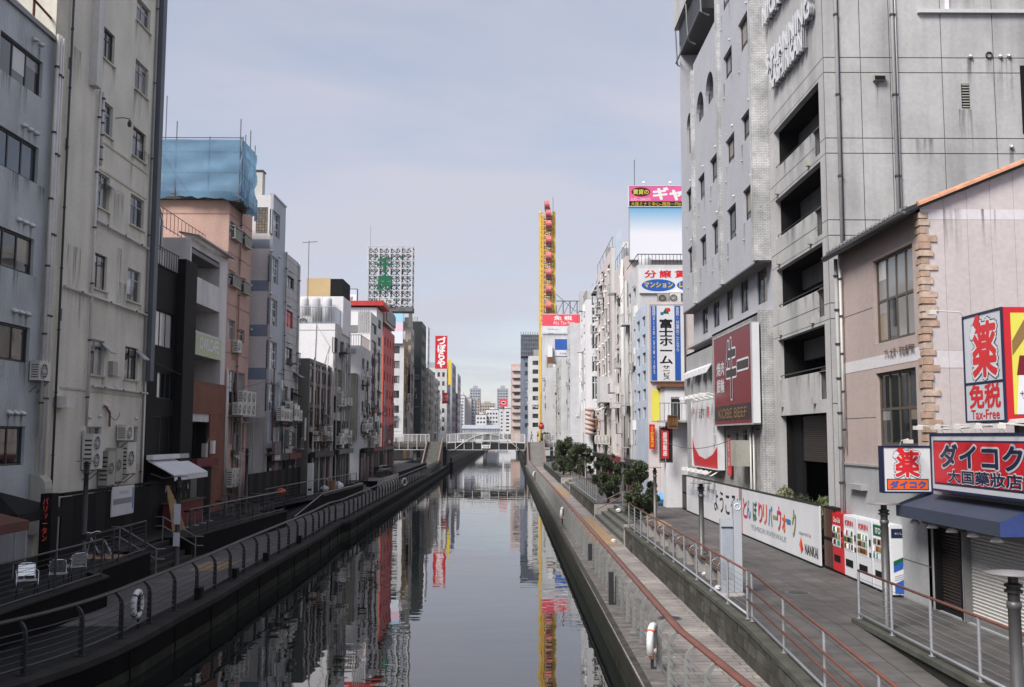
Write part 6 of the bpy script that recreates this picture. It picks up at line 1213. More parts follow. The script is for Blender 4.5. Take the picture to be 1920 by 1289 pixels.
H = zh-zb_; pos = [1397, 1404, 1415.5, 1426, 1434.5, 1444.5, 1453, 1461, 1470, 1478.5, 1489]; cols = ['redtext', 'steelblue', 'green', 'magenta', 'orange', 'steelblue', 'olive', 'magenta', 'orange', 'steelblue', 'olive']; ypx = [940, 944, 953, 956, 958, 965, 968, 970, 980, 978, 978]
hsz = [.78, .72, .78, .74, .74, .74, .1, .85, .6, .12, .92]
for ch, px_, c in zip('とんぼりリバーウォーク', pos, cols):
    u = FH.px(px_, 950)[0]; i = pos.index(px_); text(q, FH, ch, u, zb_+H*.58+(-.1 if ch in 'ォ' else 0), hsz[i], c, .004+.0015*i, bold=.022, sx=max(.42, .8*(FH.px(px_+4.4, 950)[0]-FH.px(px_-4.4, 950)[0])))
a, b = FH.px(1409, 1000)[0], FH.px(1475, 1000)[0]; text(q, FH, 'TOMBORI RIVERWALK', (a+b)/2, zb_+H*.22, .2, 'greytext', .004, sx=b-a)
a, b = FH.px(1498, 1000)[0], FH.px(1520.5, 1000)[0]; text(q, FH, 'supported by', (a+b)/2, zb_+H*.44, .17, 'greytext', .004, sx=b-a)
a, b = FH.px(1509, 1000)[0], FH.px(1533, 1000)[0]; text(q, FH, 'NANKAI', (a+b)/2, zb_+H*.19, .32, 'ink', .004, bold=.02, sx=b-a)
u = FH.px(1502, 1000)[0]; MB().prism(FH, [(u-.22, zb_+H*.23), (u, zb_+H*.08), (u, zb_+H*.38)], .004, .008).obj('emblem', 'orange', q); MB().prism(FH, [(u+.02, zb_+H*.08), (u+.24, zb_+H*.17), (u+.02, zb_+H*.36)], .004, .008).obj('emblem', 'red', q)
a, b = FH.px(1339, 920)[0], FH.px(1384, 950)[0]; text(q, FH, 'ようこそ!', (a+b)/2, zb_+H*.55, .95, 'ink', .004, bold=.01, sx=b-a)
a, b = FH.px(1289, 905)[0], FH.px(1336, 930)[0]; MB().fbox(FH, a, b, zb_+H*.45, zb_+H*.75, .003, .006).obj('print', 'lightgrey', q); text(q, FH, 'とんぼりリバーウォーク', (a+b)/2, zb_+H*.58, .3, 'greytext', .008, sx=(b-a)*.75); text(q, FH, 'Welcome', b-.5, zb_+H*.78, .3, 'greytext', .008)
for i in range(3):
    for k in range(6): MB().fbox(FH, a+.4+i*.25, a+.6+i*.25, zb_+H*(.12+.05*k), zb_+H*(.14+.05*k), .003, .006).obj('print', 'lightgrey', q)
for y0_, y1_, lab, x in ((yh0-1.15, yh0-.03, 'brown framed end panel of the white hoarding beside the red machine', 9.9), (yh1+.03, yh1+1.6, 'dark mesh end panel at the far end of the white hoarding', 9.82)):
    q = thing('end_panel', lab, 'panel', (x, y0_, UP)); ff = FR(x); MB().fbox(ff, -y1_, -y0_, UP+.02, zh+.0, -.3, 0).obj('box', 'charcoal', q)
    for z0_, z1_ in ((UP+.1, UP+H*.48), (UP+H*.54, zh-.05)): MB().fbox(ff, -y1_+.08, -y0_-.08, z0_, z1_, .001, .02).obj('slatting', 'brownsign' if x > 9.85 else 'metal_dark', q)
    if x > 9.85:
        nn = FN(y0_); MB().fbox(nn, x+.02, x+.28, UP+.1, zh-.05, .001, .02).obj('slatting', 'brownsign', q)
# --- R4: block with the white vertical estate sign
FB = FN(60); h = FB.R(1217, 572, 1283, 716); zt4 = FB.px(1240, 566)[1]; xl = FB.px(1214, 640)[0]
Fc = FR(xl); hs = grid(-65.6, -60.3, 7.2, zt4-.5, 2, 6, .55, .6)
r, Fc, Fn = bldg('estate_sign_building', 'pale narrow building carrying the tall white estate sign', 'R', xl, 60, 65.8, zt4, 'pale_blue', mf='pale_pink', hc=hs, depth=5)
for w in hs: win(r, Fc, w, c=2, fm='frame_alu')
q, e = board('estate_sign', 'tall white sign with black characters and two blue strips', FB, h, 'signwhite', .02, .15, 'metal_light', .03)
bw, bh = h[1]-h[0], h[3]-h[2]
for k in (0, 1):
    a = h[0]+.07 if k == 0 else h[1]-.58; MB().fbox(FB, a, a+.36, h[2]+.05, h[3]-.08, e, e+.004).obj('strip', 'blue', q); text(q, FB, ('賃貸0120・518・105', '賃貸・分譲のことなら')[k], a+.18, h[2]+bh*(.54 if k == 0 else .68), bh*(.88 if k == 0 else .58), 'white', e+.006, vert=True, sx=.2, lead=.9)
text(q, FB, '富士ホーム', h[0]+bw*.47, h[2]+bh*.52, bh*.58, 'ink', e, vert=True, bold=.03, sx=.78, lead=.95); text(q, FB, 'サービス', h[0]+bw*.47, h[2]+bh*.115, bh*.18, 'ink', e, vert=True, bold=.02, sx=.42, lead=.9)
u, z = h[0]+bw*.47, h[3]-.45; MB().prism(FB, [(u-.22, z-.12), (u+.2, z-.12), (u+.02, z+.28)], e, e+.004).obj('emblem', 'green', q); MB().disc(FB, u+.16, z+.12, .13, e+.004, e+.006).obj('emblem', 'redtext', q); MB().fbox(FB, u-.32, u-.14, z-.2, z-.02, e+.004, e+.006).obj('emblem', 'blue', q)
h = FB.R(1222, 732, 1247, 790); MB().fbox(Fn, *h, .002, .03).obj('yellow_panel', 'limeyellow', r)
blue = FN(66.5); h2 = blue.R(1284, 585, 1300, 650)
# small shop with balcony and red banners
FB = FN(57.9); zt5 = FB.px(1260, 726)[1]; x5 = FB.px(1232, 800)[0]
r, Fc, Fn = bldg('balcony_shop', 'small white shop with an iron balcony and brown roof edge', 'R', x5+.5, 57.9, 59.9, zt5, 'whitewash', depth=4, hf=[FB.R(1258, 745, 1276, 788), FB.R(1236, 800, 1262, 868)])
win(r, Fn, FB.R(1258, 745, 1276, 788), c=2); win(r, Fn, FB.R(1236, 800, 1262, 868), c=3, k=2, pm='glass_dark'); MB().box(x5+.3, x5+4.6, 57.7, 60, zt5+.002, zt5+.16).obj('roof_edge', 'rust', r)
b_ = MB(); z0 = FB.px(1240, 789)[1]
for i in range(10): b_.tube([(x5+.05+.25*i, 57.0, z0), (x5+.05+.25*i, 57.0, z0+1)], .02, 4)
b_.tube([(x5, 57.0, z0+1), (x5+2.5, 57, z0+1)], .03, 4); b_.box(x5, x5+2.5, 57.0, 57.88, z0-.12, z0); b_.obj('balcony', 'metal_light', r)
for i, (p_, s_, lab) in enumerate(((FN(59.8).R(1217, 796, 1228, 842), 'ふぐ料理専門店', 'red vertical banner with yellow characters on the pale narrow building'), (FN(56.9).R(1239, 808, 1254, 860), '居酒屋串', 'red vertical banner with dark characters under the iron balcony'))):
    FF = FN((59.8, 56.9)[i]); q, e = board('vertical_banner', lab, FF, p_, 'red', .02, .04, cat='banner'); text(q, FF, s_, (p_[0]+p_[1])/2, (p_[2]+p_[3])/2, (p_[3]-p_[2])*.85, ('yellow', 'white')[i], e, vert=True, sx=(p_[1]-p_[0])*.55, bold=.02)
FF = FN(56.8); h = FF.R(1251, 779, 1270, 804); q, e = board('wooden_sign', 'brown wooden sign with gold characters by the iron balcony', FF, h, 'brownsign', 0, .2, 'rust'); text(q, FF, '居酒屋', (h[0]+h[1])/2, (h[2]+h[3])/2, .4, 'gold', e, sx=.5)
# --- R5: billboard buildings
FB = FN(66.6); zt = FB.px(1240, 497)[1]; xl = FB.px(1196, 560)[0]; hs = grid(-72.5, -67, 7, zt-1, 2, 7, .5, .5); r, Fc, Fn = bldg('mansion_sign_building', 'pale building with roof railing and a white and blue apartment sign', 'R', xl, 66.6, 72.9, zt, 'pale_grey', hc=hs, depth=8)
for w in hs: win(r, Fc, w, c=2, fm='frame_alu')
for i in range(6): pipe(r, [Fc.pt(-72.8+i*.18, UP, .12), Fc.pt(-72.8+i*.18, zt-.2, .12)], .06, ('pipe_white', 'pipe_grey')[i % 2])
f = MB()
for i in range(34): f.tube([(xl+.05+8*i/33, 66.7, zt), (xl+.05+8*i/33, 66.7, zt+.75)], .018, 4)
f.tube([(xl, 66.7, zt+.75), (xl+8, 66.7, zt+.75)], .03, 4); f.tube([(xl+.03, 66.7, zt+.75), (xl+.03, 72.8, zt+.75)], .03, 4); f.obj('roof_railing', 'metal_dark', r)
h = FB.R(1198, 506, 1310, 551); q, e = board('apartment_sign', 'wide white sign with red characters over blue ovals', FB, h, 'signwhite', .02, .12); 
for k, s_ in enumerate(('マンション', 'レンタル')):
    cu, cz = FB.px(1234 if k == 0 else 1300, 536); MB().disc(FB, cu, cz, 1.15, e, e+.004, 24, .42).obj('oval', 'blue', q); text(q, FB, s_, cu, cz+.03, .36, 'yellow', e+.006, bold=.02, sx=1.95)
for k, s_ in enumerate('分譲賃貸'): u, z = FB.px(1219+28*k, 515); text(q, FB, s_, u, z, .5, 'redtext', e, bold=.03, sx=.78)
acu(FB, FB.px(1264, 570)[0], FB.px(1264, 571)[1], 'air conditioner right above the tall white estate sign', w=.8, h=.75); acu(FB, FB.px(1243, 570)[0], FB.px(1243, 571)[1], 'air conditioner with brown cover above the tall white estate sign', w=.8, h=.7, body='stone_beige')
FB = FN(74.5); xl = FB.px(1172, 450)[0]; zt = FB.px(1200, 352)[1]; hs = grid(-82, -75, 7, zt-4, 2, 9, .5, .5); r, Fc, Fn = bldg('billboard_building', 'tall pale building behind the blue billboard, with white pipes', 'R', xl, 74.5, 82.4, FB.px(1200, 480)[1], 'pale_pink', hc=hs[:14], depth=8)
for w in hs[:14]: win(r, Fc, w, c=2, fm='frame_dark')
for i in range(5): pipe(r, [Fc.pt(-75.2-i*.22, UP, .15), Fc.pt(-75.2-i*.22, FB.px(1200, 484)[1]-.2*i, .15)], .07, 'pipe_white')
h = FB.R(1178, 391, 1300, 490); q, e = board('billboard', 'large billboard printed with a plain blue-to-white sky', FB, h, 'signwhite', .0, .4, 'metal_light', .04, cat='billboard')
sk = mat('printed_sky', (.7, .7, .75), .4, 0, fine=0); nt = sk.node_tree; gg = nt.nodes.new('ShaderNodeNewGeometry'); ss = nt.nodes.new('ShaderNodeSeparateXYZ'); nt.links.new(gg.outputs['Position'], ss.inputs[0]); mr = nt.nodes.new('ShaderNodeMapRange'); mr.inputs[1].default_value = h[2]+(h[3]-h[2])*.5; mr.inputs[2].default_value = h[3]; nt.links.new(ss.outputs[2], mr.inputs[0]); cr_ = nt.nodes.new('ShaderNodeMixRGB'); cr_.inputs[1].default_value = (.74, .74, .8, 1); cr_.inputs[2].default_value = (.14, .38, .6, 1); nt.links.new(mr.outputs[0], cr_.inputs[0]); nt.links.new(cr_.outputs[0], nt.nodes['Principled BSDF'].inputs['Base Color'])
MB().fbox(FB, h[0]+.04, h[1]-.04, h[2]+.04, h[3]-.04, e, e+.004).obj('print', 'printed_sky', q)
h = FB.R(1177, 351, 1300, 391); q, e = board('rental_sign', 'pink rooftop sign with white and yellow characters', FB, h, 'pink', .0, .45, 'signwhite', .04); zz_ = FB.px(1200, 380.5)[1]; MB().fbox(FB, h[0]+.04, h[1]-.04, h[2]+.03, zz_, e, e+.004).obj('strip', 'ink', q); text(q, FB, '大阪ミナミ中心~関西一円0', FB.px(1228, 385)[0], FB.px(1228, 385.5)[1], .3, 'yellow', e+.006, sx=3.8)
u, z = FB.px(1200, 363); MB().disc(FB, u, z, .72, e, e+.004, 24, .36).obj('oval', 'brownsign', q); text(q, FB, '賃貸の', u, z, .38, 'limeyellow', e+.006, bold=.02, sx=1.2); u, z = FB.px(1237, 366); text(q, FB, 'ギ', u, z, .9, 'white', e, bold=.05, sx=1.1); u, z = FB.px(1266, 369); text(q, FB, 'ャ', u, z, .75, 'white', e, bold=.05, sx=.95); u, z = FB.px(1200, 377); text(q, FB, '5万~200万', u, z, .22, 'white', e, sx=1.5)
for x in (FB.px(1183, 0)[0], FB.px(1240, 0)[0], FB.px(1290, 0)[0]): MB().box(x-.12, x+.12, 75.1, 75.4, FB.px(1200, 500)[1], h[3]).obj('post', 'metal_grey', q)
for x in (1206, 1255): u = FB.px(x, 350)[0]; MB().tube([FB.pt(u, h[3], .1), FB.pt(u, h[3]+.3, .4)], .03, 5).obj('lamp_arm', 'white', q); MB().lathe(FB.pt(u, h[3]+.2, .45), [(.14, 0), (.08, .12)], 8).obj('lamp_head', 'white', q)
mst = thing('mast', 'thin lightning mast above the pink rooftop sign', 'mast', (FB.px(1194, 300)[0], 76, zt)); MB().tube([(FB.px(1194, 300)[0], 76, zt-1), (FB.px(1194, 300)[0], 76, FB.px(1194, 290)[1])], .035, 5).obj('rod', 'metal_grey', mst)
# --- R6.. the row to the bridge
bp = thing('corner_sign', 'tall pale blue blade sign at the corner of the billboard building', 'sign', (8.4, 80, 10)); FBp = FN(82.6); h = FBp.R(1154, 430, 1167, 640); MB().box(h[0], h[1], 82.6, 83.0, h[2], h[3]).obj('panel', 'pale_blue', bp)
r, F6, Fn = simple('weathered_building', 'long weathered white building with small windows and hooded vents', 'R', FN(84).px(1148, 650)[0], 84, 99, FN(84).px(1150, 465)[1], 'pale_pink', 'offwhite', 3, 9, 1, 8, fw=.4, zlo=6.5, fm='frame_dark')
for h in grid(-98.8, -84.2, 8, FN(84).px(1150, 465)[1]-1, 5, 9, .2, .2): hood(r, F6, h[0], h[3], .12, 'ac_white')
MB().fbox(F6, -88, -84.5, 9.2, 11.4, .002, 1.0).obj('bay_window', 'pale_grey', r); MB().fbox(F6, -90, -89.2, UP, 11, .002, .15).obj('ivy', 'leaf', r)
for i, y in enumerate((85.5, 88.5, 92, 96)): acu(F6, -y, 5.6, 'air conditioner low on the long weathered building, %s from the near end' % ORD[i], w=.9, h=.8, d=.15)
r, F7, Fn = simple('eaved_building', 'pale building with a deep roof eave past the weathered one', 'R', FN(100).px(1130, 650)[0], 100, 106, FN(100).px(1132, 540)[1], 'pale_grey', 'pale_grey', 2, 8, 0, 0, zlo=6.5); zt = FN(100).px(1132, 540)[1]; MB().box(FN(100).px(1118, 650)[0], FN(100).px(1145, 650)[0]+3, 99.5, 106, zt+.003, zt+.2).obj('eave', 'charcoal', r)
FB = FN(107); x0 = FB.px(1099, 700)[0]; zt = FB.px(1110, 562)[1]; hf = [FB.R(1110, a, 1121, b) for a, b in ((577, 592), (595, 607), (611, 655), (669, 698), (706, 750))]
r, F8, Fn = bldg('glass_strip_building', 'slim white building with dark green glass strips, nearest the bridge', 'R', x0, 107, 116, zt, 'whitewash', depth=7, hf=hf, hc=grid(-115.5, -107.5, 9, zt-1, 2, 6, .4, .5))
for h in hf: win(r, Fn, h, c=2, tr=.75, fm='frame_white', pm=['glass_green', 'glass_dark', 'glass_green'], b=.09)
for h in grid(-115.5, -107.5, 9, zt-1, 2, 6, .4, .5): win(r, F8, h, c=1, fm='frame_white', pm='glass_green')
rw = thing('rope_ornament', 'thick pink twisted rope ornament on the corner by the bridge', 'ornament', (x0, 106.5, 6)); FB6 = FN(106.4); u, z0_ = FB6.px(1105, 812); 
for k in range(6): MB().torus((FB6.px(1105, 780)[0], 106.2, FB6.px(1105, 812)[1]+k*.5), (0.25, 0, 1), .34, .2, 14, 8).obj('coil', 'pinkish', rw, True)
MB().fbox(FB6, *FB6.R(1113, 770, 1124, 805), 0, .3).obj('board', 'rust', rw); MB().fbox(FB6, *FB6.R(1112, 805, 1122, 850), 0, .3).obj('menu_column', 'charcoal', rw)
# --- beyond the bridge, right
FB = FN(175); r, Fx, Fn = simple('blank_grey_building', 'building with a large blank pale grey side wall behind the bridge', 'R', FB.px(1069, 700)[0], 175, 184, FB.px(1080, 606)[1], 'pale_grey', 'pale_grey', 3, 7, 0, 0, zlo=8, depth=9); pipe(r, [Fn.pt(Fn.px(1080, 780)[0], Fn.px(1080, 780)[1], .2), Fn.pt(Fn.px(1088, 780)[0], Fn.px(1088, 780)[1], .2), Fn.pt(Fn.px(1088, 662)[0], Fn.px(1088, 662)[1], .2)], .12, 'white')
r, Fx, Fn = simple('old_grey_building', 'old grey building with brown windows past the blank grey wall', 'R', FN(186).px(1052, 700)[0], 186, 208, FN(186).px(1058, 672)[1], 'dirty_white', 'pale_grey', 5, 6, 0, 0, zlo=8, pm=['glass_beige', 'glass_dark', 'brown_glaze'])
r, Fx, Fn = simple('white_duct_building', 'white building with long white ducts before the yellow tower', 'R', FN(210).px(1024, 700)[0], 210, 224, FN(210).px(1030, 690)[1], 'far_white', 'pale_grey', 3, 5, 0, 0, zlo=8, depth=5)
FB = FN(230); h = FB.R(1016, 589, 1095, 625); zt = h[3]; x0 = FB.px(1017, 700)[0]
r, Fx, Fn = simple('tax_free_building', 'grey panelled building with the pink tax-free sign below the yellow tower', 'R', x0, 230, 242, h[2]-.2, 'pale_grey', 'pale_grey', 3, 6, 0, 0, zlo=8, depth=11)
q, e = board('tax_free_sign', 'pink and white tax-free sign on the grey panelled building', FB, h, 'signwhite', .05, .3, 'lightgrey'); bh = h[3]-h[2]; MB().fbox(FB, h[0]+.05, h[1]-.05, h[2]+bh*.36, h[3]-.15, e, e+.004).obj('panel', 'salmon_red', q); text(q, FB, '免 税', h[0]+(h[1]-h[0])*.5, h[3]-bh*.22, 1.0, 'white', e+.006, bold=.03, sx=4.2); text(q, FB, 'ALL Tax Free', h[0]+(h[1]-h[0])*.52, h[3]-bh*.47, .75, 'white', e+.006, sx=5); text(q, FB, 'Book Boutique', h[0]+2.6, h[2]+bh*.18, .35, 'deepred', e+.006)
h = FB.R(1040, 636, 1070, 668); q, e = board('blue_poster', 'blue and white poster on the grey panelled wall', FB, h, 'signwhite', .05, .1, cat='poster'); MB().fbox(FB, h[0]+.03, h[1]-.03, h[2]+(h[3]-h[2])*.35, h[3]-.03, e, e+.004).obj('print', 'blue', q); text(q, FB, '大特価', (h[0]+h[1])/2, h[2]+.55, .5, 'ink', e)
FB2 = FN(229.6); h = FB2.R(1026, 650, 1038, 690); q = thing('service_tower', 'rusty service tower with white tank in front of the grey panels', 'tower', (h[0], 229, 10)); MB().box(h[0], h[1], 229, 229.9, h[2], (h[2]+h[3])/2).obj('machinery', 'rust', q); MB().box(h[0]+.1, h[1]-.3, 229, 229.9, (h[2]+h[3])/2+.01, h[3]).obj('tank', 'white', q)
lt = thing('lattice_frame', 'grey steel lattice frame behind the pink tax-free sign', 'frame', (10, 232, zt)); m = MB(); h = FN(232).R(1043, 560, 1095, 592)
for i in range(5): x = h[0]+(h[1]-h[0])*i/4; m.tube([(x, 232, h[2]), (x, 232, h[3]-(1.6 if i == 0 else .6))], .12, 4); m.tube([(x, 232, h[2]), (h[0]+(h[1]-h[0])*min(4, i+1)/4, 232, h[3]-.6)], .08, 4)
m.tube([(h[0], 232, h[3]-.6), (h[1], 232, h[3]-.6)], .12, 4); m.tube([(h[0], 232, h[3]+1), (h[1]-2, 232, h[2]+1)], .07, 4); m.obj('bars', 'metal_grey', lt)
# yellow oval wheel seen edge-on
FW = FN(234); x0, zA = FW.px(1011, 399); x1, _ = FW.px(1042, 399); zB = FW.px(1011, 800)[1]
wh = thing('ferris_wheel', 'tall narrow yellow ferris wheel frame with red gondolas', 'ferris wheel', ((x0+x1)/2, 236, zB))
for x, w in ((x0+.25, .22), (x1-.25, .22), (x0+.95, .12), (x1-.9, .12)):
    for y in (234.2, 238): MB().box(x-w, x+w, y-.3, y+.3, zB if x < x0+.6 else zt-1, zA-.4).obj('rail', 'wheel_yellow', wh)
m = MB(); n = 22
for k in range(n):
    z = zt-2+(zA-zt+1.2)*k/n; dz = (zA-zt+1.2)/n; m.box(x0+.3, x1-.3, 233.95, 234.1, z-.1, z+.1); m.tube([(x0+.4, 234, z), (x0+1.2, 234, z+dz)], .09, 4); m.tube([(x1-.4, 234, z), (x1-1.1, 234, z+dz)], .09, 4); m.tube([(x0+.4, 236, z+dz), (x1-.4, 236, z)], .1, 4); m.tube([(x0+.4, 237.8, z), (x1-.4, 237.8, z+dz)], .1, 4); m.tube([(x0+1.2, 234.3, z), (x0+.3, 234.3, z+dz)], .09, 4); m.tube([(x1-1.1, 234.3, z), (x1-.3, 234.3, z+dz)], .09, 4); m.box(x0+.3, x1-.3, 237.8, 238, z+dz*.4, z+dz*.6)
m.obj('lattice', 'wheel_yellow', wh); m = MB(); z = zt-2
while z < zA-.5:
    m.box(x0+.35, x1-.35, 234.6, 234.72, z-.07, z+.07); m.tube([(x0+.4, 234.9, z), (x1-.4, 234.9, z+1.1)], .07, 4); m.tube([(x1-.4, 235.3, z), (x0+.4, 235.3, z+1.1)], .07, 4); z += 1.1
for q_ in (.3, .44, .56, .7): m.box(x0+(x1-x0)*q_-.08, x0+(x1-x0)*q_+.08, 234.8, 234.95, zt-1, zA-.3)
m.obj('inner_lattice', 'wheel_yellow', wh); m = MB()
for x in (x0+.3, x1-.3): m.tube([(x, 234.2+1.9*(1-math.cos(t_)), zA-.5+1.0*math.sin(t_)) for t_ in [math.pi*i/8 for i in range(9)]], .3, 6)
m.obj('top_arch', 'wheel_yellow', wh); MB().tube([(x0+.1, 234, zB-4), (x0+.3, 234, zB+8)], .3, 6).obj('lower_rail', 'wheel_yellow', wh)
for k, py in enumerate((386, 402, 422, 452, 482, 513, 544, 575)):
    xc_, zc_ = FW.px(1028 if k else 1025.5, py); g_ = MB(); R1 = 1.05
    pr = []
    for i in range(9): pr.append((-.62+i*.155, R1 if i % 2 == 0 else R1*.93))
    vs = []; fs = []; nn = 16
    for xx, rr in pr:
        for t_ in range(nn): an = 2*math.pi*t_/nn; vs.append((xc_+xx, 233.2+rr*math.cos(an), zc_+rr*math.sin(an)))
    for i in range(len(pr)-1):
        for t_ in range(nn): fs.append((i*nn+t_, i*nn+(t_+1) % nn, (i+1)*nn+(t_+1) % nn, (i+1)*nn+t_))
    fs += [tuple(range(nn-1, -1, -1)), tuple(range(len(vs)-nn, len(vs)))]
    gd_ = g_.add(vs, fs).obj('gondola', 'gondola_red', wh); MB().box(xc_-.5, xc_+.75, 232.6, 233.9, zc_-R1-.45, zc_-R1*.75).obj('undercarriage', 'gondola_dark', gd_)
MB().tube([(x1-.6, 235, zA), (x1-.6, 235, FW.px(1037, 368)[1])], .06, 4).obj('mast', 'metal_grey', wh)
ln = thing('lantern', 'large red paper lantern near the bridge', 'lantern', (4.6, 191, 7)); u, z = FN(191).px(1015, 800); MB().lathe((u, 191, z-.9), [(.2, .4), (.45, .5), (.55, .9), (.45, 1.3), (.2, 1.4)], 14).obj('paper', 'lantern', ln, True); MB().lathe((u, 191, z+.52), [(.3, 0), (.3, .2)], 10).obj('cap', 'black', ln); MB().tube([(u, 191, z-.5), (u, 191, 3)], .05, 5).obj('pole', 'metal_dark', ln)
far = [('white_far_building', 'white building left of the yellow tower', 'far_white', 248, 258, 991, 668, None), ('blue_clad_building', 'dark blue-grey building topped by scaffold left of the yellow tower', 'far_blue', 266, 282, 977, 672, None), ('pink_balcony_building', 'pinkish building with stacked balconies at the canal bend', 'pinkish', 288, 311, 958, 683, None)]
for nm, lab, m, y0, y1_, px_, pt, _ in far:
    Fq = FN(y0); simple(nm, lab, 'R', Fq.px(px_, 720)[0], y0, y1_, Fq.px(px_+8, pt)[1], m, m, 3, 8, 2, 8, zlo=8, depth=9)
Fq = FN(265); h = Fq.R(977, 628, 1012, 668); sc = thing('scaffold', 'grey sheeted scaffold on top of the dark blue-grey building', 'scaffold', (h[0], 266, h[2])); MB().box(h[0], h[1], 265.5, 276, h[2], h[3]).obj('sheet', 'far_blue', sc); m = MB()
for i in range(9): x = h[0]+(h[1]-h[0])*i/8; m.tube([(x, 265.2, h[2]), (x, 265.2, h[3]+.8)], .08, 4)
for i in range(6): z = h[2]+(h[3]-h[2])*i/5; m.tube([(h[0], 265.2, z), (h[1], 265.2, z)], .08, 4)
m.obj('tubes', 'metal_grey', sc)
r = bpy.data.objects['pink_balcony_building']; Fq = FN(288)
for k in range(9): z = Fq.px(970, 800-13*k)[1]; MB().fbox(Fq, Fq.px(960, 700)[0], Fq.px(976, 700)[0], z, z+.9, .01, .8).obj('balcony', 'pale_pink', r)
FB = FN(326); h = FB.R(937, 748, 951, 763); q, e = board('round_emblem_sign', 'pink square sign with a dark oval emblem far along the canal', FB, h, 'salmon_red', 0, .5, 'salmon_red'); MB().disc(FB, (h[0]+h[1])/2, (h[2]+h[3])/2, .8, e, e+.01, 16, .55).obj('emblem', 'white', q); MB().disc(FB, (h[0]+h[1])/2, (h[2]+h[3])/2, .6, e+.01, e+.02, 16, .3).obj('emblem', 'ink', q); MB().box((h[0]+h[1])/2-.3, (h[0]+h[1])/2+.3, 326.2, 326.8, 2, h[2]).obj('post', 'far_white', q)
# ================================================================== BRIDGE
BY0, BY1, DZ = 166.0, 172.5, 5.28
br = thing('footbridge', 'white-railed footbridge with a slim arch over the canal', 'bridge', (-3, 169, 0))
XA, XB = -10.6, 2.5
def crown(x): return DZ+.3*math.cos((x-(XA+XB)/2)/((XB-XA)/2)*math.pi/2) if XA < x < XB else DZ
xs = [XA+(XB-XA)*i/20 for i in range(21)]; m = MB()
for a, b in zip(xs, xs[1:]):
    za, zb = crown(a), crown(b); m.add([(a, BY0, za-.2), (b, BY0, zb-.2), (b, BY1, zb-.2), (a, BY1, za-.2), (a, BY0, za), (b, BY0, zb), (b, BY1, zb), (a, BY1, za)], MB.BF)
m.obj('deck', 'bridge_white', br); MB().box(XA, XB, BY0+.06, BY1-.06, 3.98, 5.06).obj('girder', 'bridge_dark', br)
MB().box(-24, XA-.02, BY0, BY1, 4.45, DZ).obj('deck', 'stair_stone', br); MB().box(XB+.02, 14, BY0, BY1, 4.45, DZ).obj('deck', 'stair_light', br)
for side, y in ((0, BY0-.06), (1, BY1+.06)):
    for x0, x1, dense in ((-23, -14.1, 0), (XA, XB, 1), (5.8, 13, 0)):
        n = max(2, round((x1-x0)/1.5)); bal = MB(); low = MB()
        for i in range(n+1):
            x = x0+(x1-x0)*i/n; MB().box(x-.045, x+.045, y-.045, y+.045, 3.95, crown(x)+1.26).obj('post', 'bridge_white', br)
        k = int((x1-x0)/.15)
        for i in range(k): x = x0+(x1-x0)*(i+.5)/k; bal.box(x-.012, x+.012, y-.012, y+.012, crown(x)+.08, crown(x)+1.18); low.box(x-.012, x+.012, y-.03, y-.01, 4.02, crown(x)-.22)
        bal.obj('balusters', 'bridge_white', br)['kind'] = 'stuff'; low.obj('apron_bars', 'metal_dark', br)['kind'] = 'stuff'
        MB().tube([(x0+(x1-x0)*i/12, y, crown(x0+(x1-x0)*i/12)+1.24) for i in range(13)], .055, 6).obj('top_rail', 'bridge_white', br); MB().box(x0, x1, y-.04, y+.04, 3.94, 4.02).obj('bottom_rail', 'bridge_white', br)
FBr = FN(BY0-.15); m = MB(); pts = []
for i in range(25):
    t = i/24; px_ = 852+123*t; x = FBr.px(px_, 820)[0]; z = 3.95+2.7*math.sin(math.pi*(.0+t*1.0))**.9; pts.append((x, BY0-.2, z))
MB().tube(pts, .06, 6).obj('arch', 'bridge_white', br, True)
h = FBr.R(903.5, 834.5, 919, 841); MB().fbox(FBr, *h, .1, .16).obj('name_plate', 'white', br); text(br, FBr, '相合橋', (h[0]+h[1])/2, (h[2]+h[3])/2, .42, 'ink', .165, sx=1.1)
for x0, x1 in ((XA-1.4, XA-.02), (XB+.02, XB+1)): MB().box(x0, x1, BY0+.2, BY1-.2, -2, 4.44).obj('abutment', 'quay_dark', br)
for x in (-20, -16, 7, 10.5): MB().box(x-.25, x+.25, BY0+1, BY0+1.5, UP, 4.44).obj('column', 'concrete_dark', br)
def stairs(label, x0, x1, m, pm, yb=155.5, zb=LOW, n=24):
    r = thing('bridge_stairs', label, 'stairs', ((x0+x1)/2, (yb+BY0)/2, zb)); dy = (BY0-yb)/n; dz = (DZ-zb)/n
    for i in range(n): MB().box(x0, x1, yb+dy*i, BY0-.07, zb+dz*i, zb+dz*(i+1)-.004).obj('step', m, r)
    for x in (x0-.18, x1): MB().add([(x, yb-.3, zb-.9), (x+.18, yb-.3, zb-.9), (x+.18, BY0-.1, zb-.9), (x, BY0-.1, zb-.9), (x, yb-.3, zb+.6), (x+.18, yb-.3, zb+.6), (x+.18, BY0-.1, DZ+.75), (x, BY0-.1, DZ+.75)], MB.BF).obj('parapet', pm, r)
    MB().box(x0+.005, x1-.005, yb-.3, BY0-.1, LOW-.4, zb-.005).obj('base', 'stair_stone', r)
stairs('shaded stone stairs with pale parapets down from the left end of the footbridge', FN(BY0).px(803, 830)[0], FN(BY0).px(829, 830)[0], 'stair_stone', 'stair_pink')
stairs('pale stone stairs with pink parapets down from the right end of the footbridge', 2.95, FN(BY0).px(1018, 830)[0], 'stair_light', 'stair_pink')
